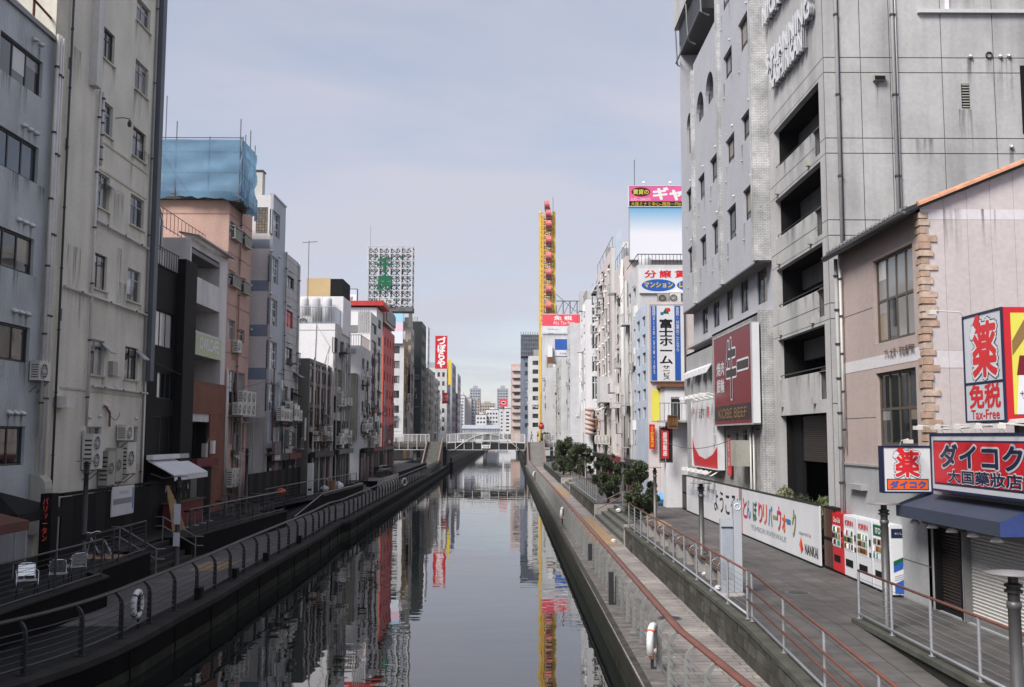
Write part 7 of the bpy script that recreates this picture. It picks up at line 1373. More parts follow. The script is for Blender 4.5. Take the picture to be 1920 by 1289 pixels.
# far reach of the canal
fq = thing('far_quay', 'low quay with tyre fenders past the footbridge on the shaded side', 'quay', (-9.5, 240, 0)); MB().box(-19, -10.0, 174, 460, -2, 1.6).obj('wall', 'quay', fq); MB().box(-10.5, -10.2, 174, 460, 1.605, 2.5).obj('parapet', 'quay_dark', fq)
fq = thing('far_quay', 'low quay with parapet past the footbridge on the lit side', 'quay', (3, 240, 0)); MB().box(2.5, 11, 174, 460, -2, 1.6).obj('wall', 'quay', fq); MB().box(2.8, 3.1, 174, 460, 1.605, 2.5).obj('parapet', 'quay_dark', fq)
st = thing('canopied_bridge', 'far bridge under a long white glazed canopy', 'bridge', (-8, 370, 5)); FS_ = FN(370); h = FS_.R(866, 797, 938, 813); MB().box(-20, 12, 370, 378, h[2]-2.2, h[2]-1.2).obj('deck', 'bridge_dark', st)
m = MB(); n = 8; vs = []; w = 3.5; hh = h[3]-h[2]
for x in (h[0], h[1]):
    for i in range(n+1): t = math.pi*i/n; vs.append((x, 373.5-w*math.cos(t), h[2]+hh*(math.sin(t)**.6)))
m.add(vs, [(i, i+1, n+2+i, n+1+i) for i in range(n)]+[tuple(range(n, -1, -1)), tuple(range(n+1, 2*n+2))]).obj('canopy', 'far_grey', st)
for i in range(17): x = h[0]+(h[1]-h[0])*i/16; MB().box(x-.06, x+.06, 369.9, 370, h[2], h[2]+hh*.55).obj('mullion', 'metal_grey', st)
MB().box(h[0], h[1], 369.92, 370, h[2]+hh*.5, h[2]+hh*.56).obj('transom', 'metal_grey', st); MB().box(-20, 12, 369.8, 378, h[2]-1.19, h[2]-.3).obj('parapet', 'bridge_dark', st)
for x in (-9.5, 2.8): MB().box(x-.6, x+.6, 371, 377, -2, h[2]-2.2).obj('pier', 'concrete_dark', st)
# distant city
for nm, lab, m, Y, a, b, top, nc, nr in (('apartment_tower', 'white balconied apartment block beyond the canopied bridge', 'far_white', 430, 861, 871, 741, 2, 11), ('apartment_tower', 'pale slab block next to the white balconied apartments', 'pale_pink', 440, 871, 884, 746, 2, 0), ('apartment_tower', 'dark-sided slab between the pale slab and the tan tower', 'far_grey', 441, 884, 891, 750, 2, 9),
      ('office_tower', 'tan office tower behind the canopied bridge', 'far_tan', 520, 886, 900, 752, 3, 10), ('office_tower', 'tall bluish twin-topped tower on the skyline', 'far_grey', 1000, 881, 901, 729, 4, 16), ('office_tower', 'broad tan hotel with stepped roof on the skyline', 'far_tan', 620, 899, 928, 757, 6, 9), ('white_house', 'low white building right above the canopied bridge', 'far_white', 400, 892, 912, 777, 3, 4), ('white_house', 'white building with stacked balconies right of the low one', 'far_white', 410, 911, 935, 768, 4, 5),
      ('office_tower', 'tall grey tower right of the skyline gap', 'far_grey', 900, 932, 953, 729, 4, 16), ('white_house', 'slim white building below the round emblem sign', 'far_white', 380, 936, 958, 766, 2, 6), ('white_house', 'grey-white block filling the end of the shaded row', 'pale_grey', 395, 852, 864, 757, 2, 6)):
    Y += 45; Fq = FN(Y); x0, zt = Fq.px(a, top); x1 = Fq.px(b, top)[0]; r = thing(nm, lab, 'building', ((x0+x1)/2, Y+6, UP)); hs = grid(x0+.3, x1-.3, 8, zt-1, nc, nr, .6, .45) if nr else []
    MB().wall(Fq, x0, x1, UP, zt, hs, .3).obj('wall', m, r); bb = MB(); bb.quad((x0, Y, UP), (x0, Y+14, UP), (x0, Y+14, zt), (x0, Y, zt)); bb.quad((x1, Y, UP), (x1, Y+14, UP), (x1, Y+14, zt), (x1, Y, zt)); bb.quad((x0, Y+14, UP), (x1, Y+14, UP), (x1, Y+14, zt), (x0, Y+14, zt)); bb.obj('side_wall', m, r); MB().box(x0, x1, Y, Y+14, zt-.3, zt-.01).obj('roof', 'roofing', r)
    for q in hs: MB().fbox(Fq, *q, -.3, -.25).obj('window', random.choice(('glass_dark', 'glass_mid', 'glass_mid')), r)
    MB().box(x0+(x1-x0)*.3, x0+(x1-x0)*.7, Y+3, Y+8, zt, zt+(zt-UP)*.06).obj('penthouse', m, r)
# ================================================================== street furniture
mat('disc_grey', (.2, .185, .19), .6, .1)
def lamp(label, x, y, z, h=2.65, m='lamp_grey', r0=.085, group='disc-topped lamp posts'):
    t = thing('lamp_post', label, 'lamp post', (x, y, z), group)
    MB().lathe((x, y, z), [(r0*1.5, 0), (r0*1.5, .03), (r0, .04), (r0, h*.62), (r0*.93, h*.625), (r0*.93, h-.42), (r0*1.1, h-.41), (r0*1.1, h-.33)], 14).obj('pole', m, t, True)
    MB().lathe((x, y, z+h-.33), [(r0*.9, 0), (r0*.9, .1), (r0*1.35, .11), (r0*1.35, .14), (r0*1.0, .15), (r0*1.0, .17), (r0*1.35, .18), (r0*1.35, .21), (r0, .22), (r0*.75, .23), (r0*.75, .33)], 14).obj('neck', 'metal_dark', t)
    MB().lathe((x, y, z+h), [(.03, 0), (.33, .004), (.34, .018), (.03, .05)], 20).obj('disc', 'disc_grey', t, True)
lamp('thick lamp post nearest the camera, by the ramp rail', 6.27, 12.5, ramp(12.5)-.02, 2.95, r0=.08); lamp('lamp post in front of the vending machines', 8.1, 21.6, UP); lamp('lamp post in front of the printed hoarding, beside the glass kiosk', 5.93, 30.9, UP); lamp('lamp post beside the bushy near tree', 6.7, 46.0, UP); lamp('lamp post by the far pair of trees', 6.4, 84, UP)
for i, (x, y, hh, lab) in enumerate(((-14.3, 33.6, 3.2, 'dark lamp post in front of the black hoarding and poster'), (-12.35, 37.2, 3.3, 'dark lamp post with notice plates at the terrace steps'), (-13.9, 52.5, 3.4, 'dark lamp post by the hoarding past the white awning'), (-13.2, 76, 3.0, 'dark lamp post above the ramp'), (-13.0, 90, 3.0, 'dark lamp post at the far steps'))): lamp(lab, x, y, UP if i != 1 else LOW, hh, 'metal_dark')
q = bpy.data.objects['lamp_post.006']
for z0, z1 in ((3.0, 3.75), (2.2, 2.7)): MB().box(-12.47, -12.23, 37.08, 37.1, z0, z1).obj('notice_plate', 'lightgrey', q)
# benches
def bench(label, x, y):
    t = thing('bench', label, 'bench', (x, y, UP), 'concrete and timber benches behind the railing')
    for dy in (-.85, .85): MB().box(x-.24, x+.24, y+dy-.24, y+dy+.24, UP+.002, UP+.42).obj('block', 'concrete_block', t)
    for k in range(4): MB().box(x-.23+.118*k, x-.13+.118*k, y-1.25, y+1.25, UP+.424, UP+.475).obj('slat', 'bench_wood', t)
    for dy in (-.42, .42): MB().tube([(x-.2, y+dy, UP+.46)]+[(x-.2*math.cos(math.pi*i/8), y+dy, UP+.48+.17*math.sin(math.pi*i/8)) for i in range(9)]+[(x+.2, y+dy, UP+.46)], .018, 6).obj('hoop', 'metal_grey', t)
for i, y in enumerate((28.2, 31.6, 35.0, 38.6, 42.0)): bench('bench behind the cable railing, %s counting from the glass kiosk' % ('first', 'second', 'third', 'fourth', 'fifth')[i], 5.95, y)
# glass information kiosk
k_ = thing('information_kiosk', 'pale blue glass information kiosk with an i emblem', 'kiosk', (5.8, 26.3, UP)); FKk = FN(24.3)
xk = 5.87; FKk = FN(26.2)
MB().box(xk, xk+.21, 26.2, 26.4, UP+.06, UP+2.42).obj('column', 'kiosk_glass', k_); MB().box(xk-.34, xk-.01, 26.23, 26.36, UP+.06, UP+1.95).obj('panel', 'kiosk_glass', k_); MB().fbox(FKk, xk-.3, xk-.04, UP+.4, UP+1.7, -.028, -.02).obj('map_face', 'kiosk_blue', k_); MB().fbox(FKk, xk-.32, xk-.02, UP+1.72, UP+1.75, -.028, -.0).obj('ledge', 'metal_dark', k_)
MB().torus(FKk.pt(xk+.105, UP+2.27, .004), (0, -1, 0), .08, .012).obj('emblem_ring', 'white', k_); text(k_, FKk, 'i', xk+.105, UP+2.27, .11, 'white', .004, bold=.02); MB().lathe((xk-.1, 26.3, UP), [(.4, 0), (.38, .03), (.3, .055)], 14).obj('base', 'concrete_block', k_)
# trees
def tree(label, x, y, z, w, h, n, seed, trunk=.6, leafs=.11):
    rn = random.Random(seed); t = thing('tree', label, 'tree', (x, y, z), 'dark evergreen trees on the lit promenade')
    m = MB(); top = z+h*.72; m.tube([(x, y, z), (x+.03, y, z+trunk*.6), (x-.04, y+.03, z+trunk), (x, y, top)], [.09, .075, .065, .02], 7); m.obj('trunk', 'bark', t, True); br_ = MB()
    cl = []
    for i in range(60):
        a = rn.uniform(0, 2*math.pi); s = rn.random()**.5; zz = z+trunk*.75+(h-trunk*.75)*rn.random(); f = (zz-z-trunk*.75)/(h-trunk*.75); R = w/2*(.55+.6*math.sin(math.pi*min(1, f*.8+.18)))*s*rn.uniform(.75, 1.1)
        cl.append((x+R*math.cos(a)*1.12, y+R*math.sin(a)*1.12, zz, rn.uniform(.1, .32)*w/1.8))
        if i % 2: br_.tube([(x, y, z+trunk*.7+(zz-z-trunk*.7)*.4), (x+R*.5*math.cos(a), y+R*.5*math.sin(a), (zz+z+trunk*.7)/2+.1), (x+R*math.cos(a), y+R*math.sin(a), zz)], [.03, .02, .008], 4)
    br_.obj('limbs', 'bark', t)
    for mm, share in (('leaf', .68), ('leaf_light', .32)):
        lf = MB(); vs = []; fs = []
        for i in range(int(n*share)):
            c = rn.choice(cl); d = Vector((rn.gauss(0, 1), rn.gauss(0, 1), rn.gauss(0, 1))).normalized()*c[3]*rn.uniform(.35, 1.25); p = Vector(c[:3])+d
            ax = Vector((rn.uniform(-1, 1), rn.uniform(-1, 1), rn.uniform(-1.2, .3))).normalized(); sd_ = ax.cross(Vector((rn.uniform(-1, 1), rn.uniform(-1, 1), rn.uniform(-1, 1)))).normalized(); L = leafs*rn.uniform(.7, 1.4)
            b0 = len(vs); vs += [p-ax*L*.5, p+sd_*L*.2, p+ax*L*.6, p-sd_*L*.2]; fs.append((b0, b0+1, b0+2, b0+3))
        lf.add(vs, fs); lf.obj('crown', mm, t)
tree('nearest dark bushy tree, beside a lamp post', 6.4, 49.5, UP, 1.45, 2.75, 21000, 1, trunk=.4); tree('second dark bushy tree, in front of the striped banners', 6.05, 61.5, UP, 1.35, 2.9, 17000, 2, trunk=.4)
tree('left tree of the far pair in front of the footbridge', 5.7, 106, UP, 2.3, 3.7, 11000, 3, leafs=.19); tree('right tree of the far pair in front of the footbridge', 6.6, 95, UP, 2.1, 3.2, 11000, 4, leafs=.19)
tree('small tree on the bridge approach beside the red lantern', 6.3, 175, DZ-.3, 2.2, 1.8, 1500, 5, trunk=.4, leafs=.25)
# shrubs behind the hoarding
def shrub(label, x, y, z, w, d, h, n, seed, m='leaf', grassy=False):
    rn = random.Random(seed); t = thing('shrub', label, 'shrub', (x, y, z)); lf = MB(); vs = []; fs = []
    for i in range(n):
        a, s = rn.uniform(0, 6.283), rn.random()**.5; px_, py_ = x+w/2*s*math.cos(a), y+d/2*s*math.sin(a); zz = z+h*(1-s*s*.5)*rn.uniform(.25, 1); p = Vector((px_, py_, zz)); L = (.2 if grassy else .12)*rn.uniform(.7, 1.5)
        ax = Vector((rn.uniform(-.7, .7), rn.uniform(-.7, .7), rn.uniform(.2, 1))).normalized(); sd_ = ax.cross(Vector((rn.uniform(-1, 1), rn.uniform(-1, 1), rn.uniform(-1, 1)))).normalized(); b0 = len(vs)
        vs += [p-ax*L*.5, p+sd_*L*.16, p+ax*L*.6, p-sd_*L*.16]; fs.append((b0, b0+1, b0+2, b0+3))
    lf.add(vs, fs).obj('foliage', m, t); st_ = MB()
    for i in range(7): a = i*.9; st_.tube([(x, y, z), (x+w*.3*math.cos(a), y+d*.3*math.sin(a), z+h*.7)], .02, 4)
    st_.obj('stems', 'bark', t)
shrub('pale leafy shrub behind the hoarding by the white brick edge', 10.5, 38.0, UP+.7, 1.0, 1.6, 1.55, 2600, 11, 'hedge_pale'); shrub('dark shrub behind the hoarding below the concrete balconies', 10.55, 35.9, UP+.6, 1.1, 2.6, 1.5, 3200, 12); shrub('grassy shrub at the near end behind the hoarding', 10.5, 33.4, UP+.5, 1.0, 1.6, 1.6, 2600, 13, 'leaf_light', True)
shrub('dark hedge plants in the planter by the far dark steps', -11.9, 94, UP+.3, 1.2, 10, .5, 2500, 14)
# lifebuoys
def buoy(label, x, y, z, ax, band='orange'):
    t = thing('lifebuoy', label, 'lifebuoy', (x, y, z-.4), 'lifebuoys on the railings'); MB().torus((x, y, z), ax, .3, .075, 26, 10).obj('ring', 'lifebuoy', t, True)
    axv = Vector(ax).normalized(); yv = axv.cross(Vector((0, 0, 1))).normalized(); zv = Vector((0, 0, 1))
    for k in range(4):
        a = math.pi/4+math.pi/2*k; c = Vector((x, y, z))+(yv*math.cos(a)+zv*math.sin(a))*.3; tg = (-yv*math.sin(a)+zv*math.cos(a)); m = MB(); m.torus(c, tg, .074, .006, 12, 6, 4.5); m.obj('band', band, t, True)
    MB().box(x-.03, x+.03, y+.09, y+.15, LOW, z+.25).obj('hook_post', 'metal_dark', t)
buoy('white lifebuoy on the brown-railed walkway nearest the camera', 2.98, 21.0, LOW+.62, (1, -.35, 0)); buoy('white lifebuoy on the dark curving railing', -9.35, 25.3, LOW+.62, (1, .05, 0), 'metal_dark'); buoy('small white lifebuoy halfway along the brown-railed walkway', 2.9, 55, LOW+.6, (1, -.3, 0)); buoy('lifebuoy far along the dark railing, past the ramp', -9.75, 92, LOW+.6, (.8, -.6, 0)); buoy('lifebuoy hanging near the footbridge on the lit side', 2.75, 110, LOW+.6, (.8, -.6, 0))

for i, (y, lab) in enumerate(((36.5, 'nearest small black box clipped on the brown-railed railing'), (29.0, 'tall dark gauge post on the brown-railed railing'))):
    t = thing('equipment_box', lab, 'box', (2.9, y, LOW)); MB().box(2.86, 3.0, y-.08, y+.08, LOW+(.35 if i == 0 else .0), LOW+.95).obj('case', 'metal_dark', t); MB().box(2.83, 2.858, y-.05, y+.05, LOW+.5, LOW+.7).obj('cover', 'metal_grey', t)
for i, (y, x) in enumerate(((29.8, -9.2), (34.0, -9.3), (38.5, -9.35), (45, -9.45))):
    t = thing('equipment_box', 'dark floodlight box at the foot of the shaded railing, %s from the camera' % ('first', 'second', 'third', 'fourth')[i], 'box', (x, y, LOW)); MB().box(x-.1, x+.1, y-.14, y+.14, LOW+.06, LOW+.36).obj('case', 'black', t); MB().tube([(x, y, LOW), (x, y, LOW+.1)], .04, 6).obj('foot', 'metal_dark', t)
for i, (x, y, lab) in enumerate(((7.6, 26.5, 'round iron drain cover on the paving by the vending machines'), (8.2, 37, 'round iron drain cover on the paving along the printed hoarding'), (4.3, 27, 'round iron drain cover on the lower walkway near the lifebuoy'))):
    z = UP if x > 5 else LOW; t = thing('drain_cover', lab, 'drain cover', (x, y, z)); MB().lathe((x, y, z+.004), [(.33, 0), (.33, .006)], 20).obj('rim', 'concrete_dark', t); MB().lathe((x, y, z+.011), [(.27, 0), (.27, .004)], 20).obj('plate', 'metal_dark', t)
# aluminium chairs
def chair():
    t = thing('terrace_chair', '', 'chair', (0, 0, 0), 'aluminium chairs on the terrace'); r = .014
    for sx in (-1, 1):
        MB().tube([(sx*.24, -.22, 0), (sx*.25, -.2, .62), (sx*.26, -.1, .66), (sx*.25, .2, .66), (sx*.2, .26, .68)], r, 6).obj('front_leg', 'chrome', t, True); MB().tube([(sx*.2, .3, 0), (sx*.2, .2, .44), (sx*.19, .27, .8)], r, 6).obj('rear_leg', 'chrome', t, True)
    MB().tube([(-.19, .27, .8), (-.1, .29, .83), (.1, .29, .83), (.19, .27, .8)], r, 6).obj('back_rail', 'chrome', t, True)
    for k in range(6): MB().box(-.23, .23, -.2+.068*k, -.145+.068*k, .435, .447).obj('seat_slat', 'metal_light', t)
    for k in range(3): z = .52+.095*k; MB().add([(-.2, .225+.015*k, z), (.2, .225+.015*k, z), (.2, .24+.015*k, z), (-.2, .24+.015*k, z), (-.2, .235+.015*k, z+.085), (.2, .235+.015*k, z+.085), (.2, .25+.015*k, z+.085), (-.2, .25+.015*k, z+.085)], MB.BF).obj('back_slat', 'chrome', t)
    return t
c0 = chair(); S_ = []
for i, (x, y, a, lab) in enumerate(((-12.2, 25.4, .5, 'aluminium chair seen from behind, at the edge of the picture side of the trio'), (-11.95, 26.6, 3.5, 'middle aluminium chair of the trio with bright slatted back'), (-12.1, 28.0, 3.9, 'aluminium chair of the trio nearest the bicycle'))):
    c = c0 if i == 0 else copy_tree(c0); c.location = (x, y, UP+.002); c.rotation_euler = (0, 0, a); c['label'] = lab
for t in (thing('terrace_table', 'small round dark table beside the aluminium chairs', 'table', (-13.1, 26.6, UP)),):
    MB().lathe((-13.1, 26.6, UP), [(.22, 0), (.2, .03), (.03, .05), (.03, .7), (.32, .71), (.32, .735)], 16).obj('table', 'metal_dark', t)
for i, (x, y, lab) in enumerate(((-13.6, 50.6, 'small dark table with stools on the terrace past the white awning'), (-13.4, 53.0, 'small dark table farther along the terrace by the glazed railing'), (-14.6, 51.8, 'small dark table close to the hoarding past the white awning'))):
    t = thing('terrace_table', lab, 'table', (x, y, UP)); MB().lathe((x, y, UP), [(.25, 0), (.22, .03), (.03, .05), (.03, .98)], 14).obj('pedestal', 'metal_dark', t); MB().lathe((x, y, UP+.981), [(.34, 0), (.35, .03)], 16).obj('top', 'bench_wood', t)
    for k in range(3):
        a = 2.1*k+.5; xx, yy = x+.75*math.cos(a), y+.75*math.sin(a); s = thing('terrace_stool', 'dark stool at the %s, %s one' % (('table past the white awning', 'farther terrace table', 'table close to the hoarding')[i], ('first', 'second', 'third')[k]), 'stool', (xx, yy, UP), 'dark stools on the shaded terrace')
        for j in range(4): q = math.pi/4+math.pi/2*j; MB().tube([(xx+.2*math.cos(q), yy+.2*math.sin(q), UP), (xx+.13*math.cos(q), yy+.13*math.sin(q), UP+.64)], .014, 5).obj('leg', 'metal_grey', s)
        MB().lathe((xx, yy, UP+.641), [(.17, 0), (.18, .03), (.16, .05)], 12).obj('seat', 'black', s)
# bicycles
def bicycle():
    t = thing('bicycle', '', 'bicycle', (0, 0, 0), 'parked bicycles')
    for y in (-.52, .52):
        w = MB().torus((0, y, .33), (1, 0, 0), .31, .02, 24, 6).obj('wheel', 'tyre', t, True); s = MB()
        for k in range(8): a = math.pi*k/8; s.tube([(0, y-.3*math.cos(a), .33-.3*math.sin(a)), (0, y+.3*math.cos(a), .33+.3*math.sin(a))], .003, 3)
        s.obj('spokes', 'chrome', w)
    f = MB(); P = {'bb': (0, -.02, .3), 'seat': (0, -.2, .78), 'head': (0, .38, .8), 'rear': (0, -.52, .33), 'front': (0, .52, .33)}
    for a, b in (('bb', 'seat'), ('bb', 'head'), ('seat', 'rear'), ('bb', 'rear'), ('head', 'front')): f.tube([P[a], P[b]], .018, 6)
    f.obj('frame', 'metal_light', t); MB().tube([(-.27, .26, .98), (-.2, .36, 1.0), (0, .38, .95), (.2, .36, 1.0), (.27, .26, .98)], .014, 6).obj('handlebar', 'chrome', t); MB().box(-.07, .07, -.34, -.08, .82, .87).obj('saddle', 'black', t); MB().box(-.15, .15, .42, .7, .72, .92).obj('basket', 'metal_dark', t); MB().tube([(-.1, -.02, .3), (.1, -.02, .3)], .06, 8).obj('crank', 'metal_dark', t)
    return t
b0 = bicycle(); b0.location = (-13.1, 32.0, UP); b0.rotation_euler = (0, 0, 1.15); b0['label'] = 'single bicycle parked behind the dark terrace railing'
for i in range(7): copy_tree(b0, (-12.9-.25*(i % 2), 101+.75*i, UP), 1.2+.15*(i % 3), 'bicycle in the row parked by the far planter, %s from the camera' % ('first', 'second', 'third', 'fourth', 'fifth', 'sixth', 'seventh')[i])
# oddments
t = thing('timber_planks', 'pale timber planks leaning by the dark bar', 'planks', (-14.2, 43.2, UP))
for k in range(4): MB().add([(-14.5+.12*k, 43+.1*k, UP), (-14.4+.12*k, 43+.1*k, UP), (-14.4+.12*k, 43.05+.1*k, UP), (-14.5+.12*k, 43.05+.1*k, UP), (-15.0+.1*k, 43.5, UP+1.9-.2*k), (-14.9+.1*k, 43.5, UP+1.9-.2*k), (-14.9+.1*k, 43.55, UP+1.9-.2*k), (-15.0+.1*k, 43.55, UP+1.9-.2*k)], MB.BF).obj('plank', 'wood_light', t)
bar = thing('street_bar', 'dark open bar with stools and shelves under the white awning', 'bar', (-15.5, 46, UP)); MB().box(-15.3, -14.9, 44, 48.5, UP, UP+1.05).obj('counter', 'dark_red', bar); MB().box(-15.35, -14.8, 43.9, 48.6, UP+1.052, UP+1.1).obj('counter_top', 'bench_wood', bar); MB().box(-15.98, -15.7, 43.8, 48.6, UP, UP+2.3).obj('back_shelf', 'black', bar)
for i in range(14): MB().lathe((-15.6, 44.2+.31*i, UP+1.12+.4*(i % 2)), [(.04, 0), (.04, .16), (.015, .22), (.015, .28)], 7).obj('bottle', random.choice(('gold', 'green', 'signwhite', 'deepred')), bar)
for i in range(4): t = thing('bar_stool', 'dark bar stool under the white awning, %s from the camera' % ('first', 'second', 'third', 'fourth')[i], 'stool', (-14.4, 44.6+1.1*i, UP), 'stools at the dark bar'); MB().lathe((-14.4, 44.6+1.1*i, UP), [(.2, 0), (.18, .03), (.025, .05), (.025, .68)], 12).obj('base', 'metal_grey', t); MB().lathe((-14.4, 44.6+1.1*i, UP+.681), [(.17, 0), (.18, .05), (.15, .07)], 12).obj('seat', 'black', t)
q = thing('white_pillar_sign', 'tall white sign pillar at the foot of the grimy glazed building', 'sign', (-14.4, 69, UP)); FP = FN(68.8); h = FP.R(576.5, 869, 586, 905); MB().box(h[0], h[1], 68.8, 69.1, UP, h[3]).obj('box', 'white', q); MB().fbox(FP, h[0]+.05, h[1]-.05, UP+.3, UP+.45, .002, .01).obj('print', 'ink', q)
t = thing('cardboard_box', 'brown cardboard box among white bags by the shaded shops', 'box', (-13.2, 74, UP)); MB().box(-13.5, -13.0, 73.8, 74.3, UP, UP+.75).obj('carton', 'cardboard', t); MB().add([(-13.5, 73.8, UP+.75), (-13.5, 74.3, UP+.75), (-13.7, 74.3, UP+.95), (-13.7, 73.8, UP+.95)], [(0, 1, 2, 3)]).obj('flap', 'cardboard', t)
def blob(name, label, x, y, z, s, m, seed, cat):
    rn = random.Random(seed); me = MB(); n, k = 9, 6; vs = []
    for j in range(k+1):
        f = j/k; rr = math.sin(math.pi*(.12+.83*f))**.7
        for i in range(n): a = 2*math.pi*i/n; q = s*rr*rn.uniform(.75, 1.1); vs.append((x+q*math.cos(a), y+q*math.sin(a), z+s*1.3*f))
    fs = [(j*n+i, j*n+(i+1) % n, (j+1)*n+(i+1) % n, (j+1)*n+i) for j in range(k) for i in range(n)]+[tuple(range(n-1, -1, -1)), tuple(range(k*n, k*n+n))]
    me.add(vs, fs).obj(name, m, label=label, cat=cat)
blob('rubbish_bag', 'white rubbish bag nearer the camera beside the cardboard box', -13.6, 73, UP, .35, 'plastic_bag', 3, 'bag'); blob('rubbish_bag', 'large white rubbish bag behind the cardboard box', -13.1, 75.5, UP, .5, 'plastic_bag', 4, 'bag'); blob('tarpaulin', 'blue tarpaulin over goods by the end of the white hoarding', 9.2, 59.5, UP, .6, 'tarp_blue', 5, 'tarpaulin'); blob('rubbish_bag', 'small white bag on the stone steps', 6.1, 56, UP-.15, .18, 'plastic_bag', 6, 'bag'); blob('rubbish_bag', 'crumpled white bag on the lower walkway by the steps', 4.75, 45.8, LOW, .14, 'plastic_bag', 7, 'bag')
blob('orange_bin', 'orange waste sack on a stand by the shaded hoarding', -13.9, 60.5, UP+.5, .32, 'orange_paint', 8, 'bin')
for i, (x, y) in enumerate(((5.6, 27.0), (5.75, 29.6), (6.6, 33.5))): blob('litter', ('crumpled white paper beside the glass kiosk', 'crumpled white paper near the first bench', 'white paper scrap on the paving by the lamp post')[i], x, y, UP, .1, 'plastic_bag', 20+i, 'litter')
# boxes and crates near the tarp
for i in range(3):
    t = thing('crate', 'stacked yellow crate by the blue tarpaulin, %s from the bottom' % ('first', 'second', 'third')[i], 'crate', (9.6, 61, UP+.3*i), 'yellow crates'); z0 = UP+.31*i; m = MB(); m.box(9.3, 9.85, 60.8, 61.2, z0, z0+.03)
    m.obj('floor', 'yellow', t); m = MB(); m.box(9.3, 9.33, 60.8, 61.2, z0+.031, z0+.29); m.box(9.82, 9.85, 60.8, 61.2, z0+.031, z0+.29); m.box(9.331, 9.819, 60.8, 60.83, z0+.031, z0+.29); m.box(9.331, 9.819, 61.17, 61.2, z0+.031, z0+.29); m.obj('sides', 'yellow', t)
# people on the footbridge
def person(label, x, y, z, face, top, legs, pose=0):
    t = thing('person', label, 'person', (x, y, z)); me = bpy.data.meshes.new('body'); s = .16*pose
    V = [(0, 0, .95), (0, 0, 1.2), (0, 0, 1.42), (0, .01, 1.52), (0, .02, 1.66), (.1, 0, .9), (.11, .08+s, .5), (.11, s*1.6, .08), (-.1, 0, .9), (-.11, .04-s, .5), (-.11, -s*2, .08), (.19, 0, 1.4), (.24, -.02-s, 1.14), (.24, .12-s, .92), (-.19, 0, 1.4), (-.24, -.02+s, 1.14), (-.24, .12+s, .92), (.11, s*1.6+.14, .04), (-.11, -s*2+.14, .04)]
    E_ = [(0, 1), (1, 2), (2, 3), (3, 4), (0, 5), (5, 6), (6, 7), (0, 8), (8, 9), (9, 10), (2, 11), (11, 12), (12, 13), (2, 14), (14, 15), (15, 16), (7, 17), (10, 18)]; R_ = [.14, .13, .14, .055, .1, .09, .065, .05, .09, .065, .05, .06, .05, .035, .06, .05, .035, .035, .035]
    me.from_pydata(V, E_, []); o = bpy.data.objects.new('body', me); C.objects.link(o); md = o.modifiers.new('skin', 'SKIN'); 
    for i, sv in enumerate(me.skin_vertices[0].data): sv.radius = (R_[i], R_[i])
    me.skin_vertices[0].data[0].use_root = True; o.modifiers.new('sub', 'SUBSURF').levels = 1
    for mm in (top, legs, 'skin'): me.materials.append(MT[mm])
    e = bpy.data.meshes.new_from_object(o.evaluated_get(bpy.context.evaluated_depsgraph_get())); bpy.data.objects.remove(o)
    for mm in (top, legs, 'skin'):
        if MT[mm].name not in [q.name for q in e.materials if q]: e.materials.append(MT[mm])
    for p_ in e.polygons: zc = p_.center.z; p_.material_index = 1 if zc < .95 else (2 if zc > 1.48 else 0); p_.use_smooth = True
    b_ = bpy.data.objects.new('body', e); C.objects.link(b_); b_.parent = t; hr = MB().lathe((0, -.01, 1.62), [(.115, 0), (.12, .06), (.09, .14), (.03, .17)], 10).obj('hair', 'black'); hr.parent = t; t.rotation_euler = (0, 0, face)
person('person in dark clothes at the top of the shaded bridge stairs', -12.6, 166.4, DZ, 3.0, 'cloth_dark', 'cloth_dark', 1); person('person in pale top at the right end of the footbridge', 3.6, 166.9, DZ, 1.2, 'cloth_pale', 'cloth_dark', 1); person('person in dark jacket beside the pale one on the footbridge', 4.7, 167.6, DZ, 2.0, 'cloth_dark', 'cloth_pale', 0)
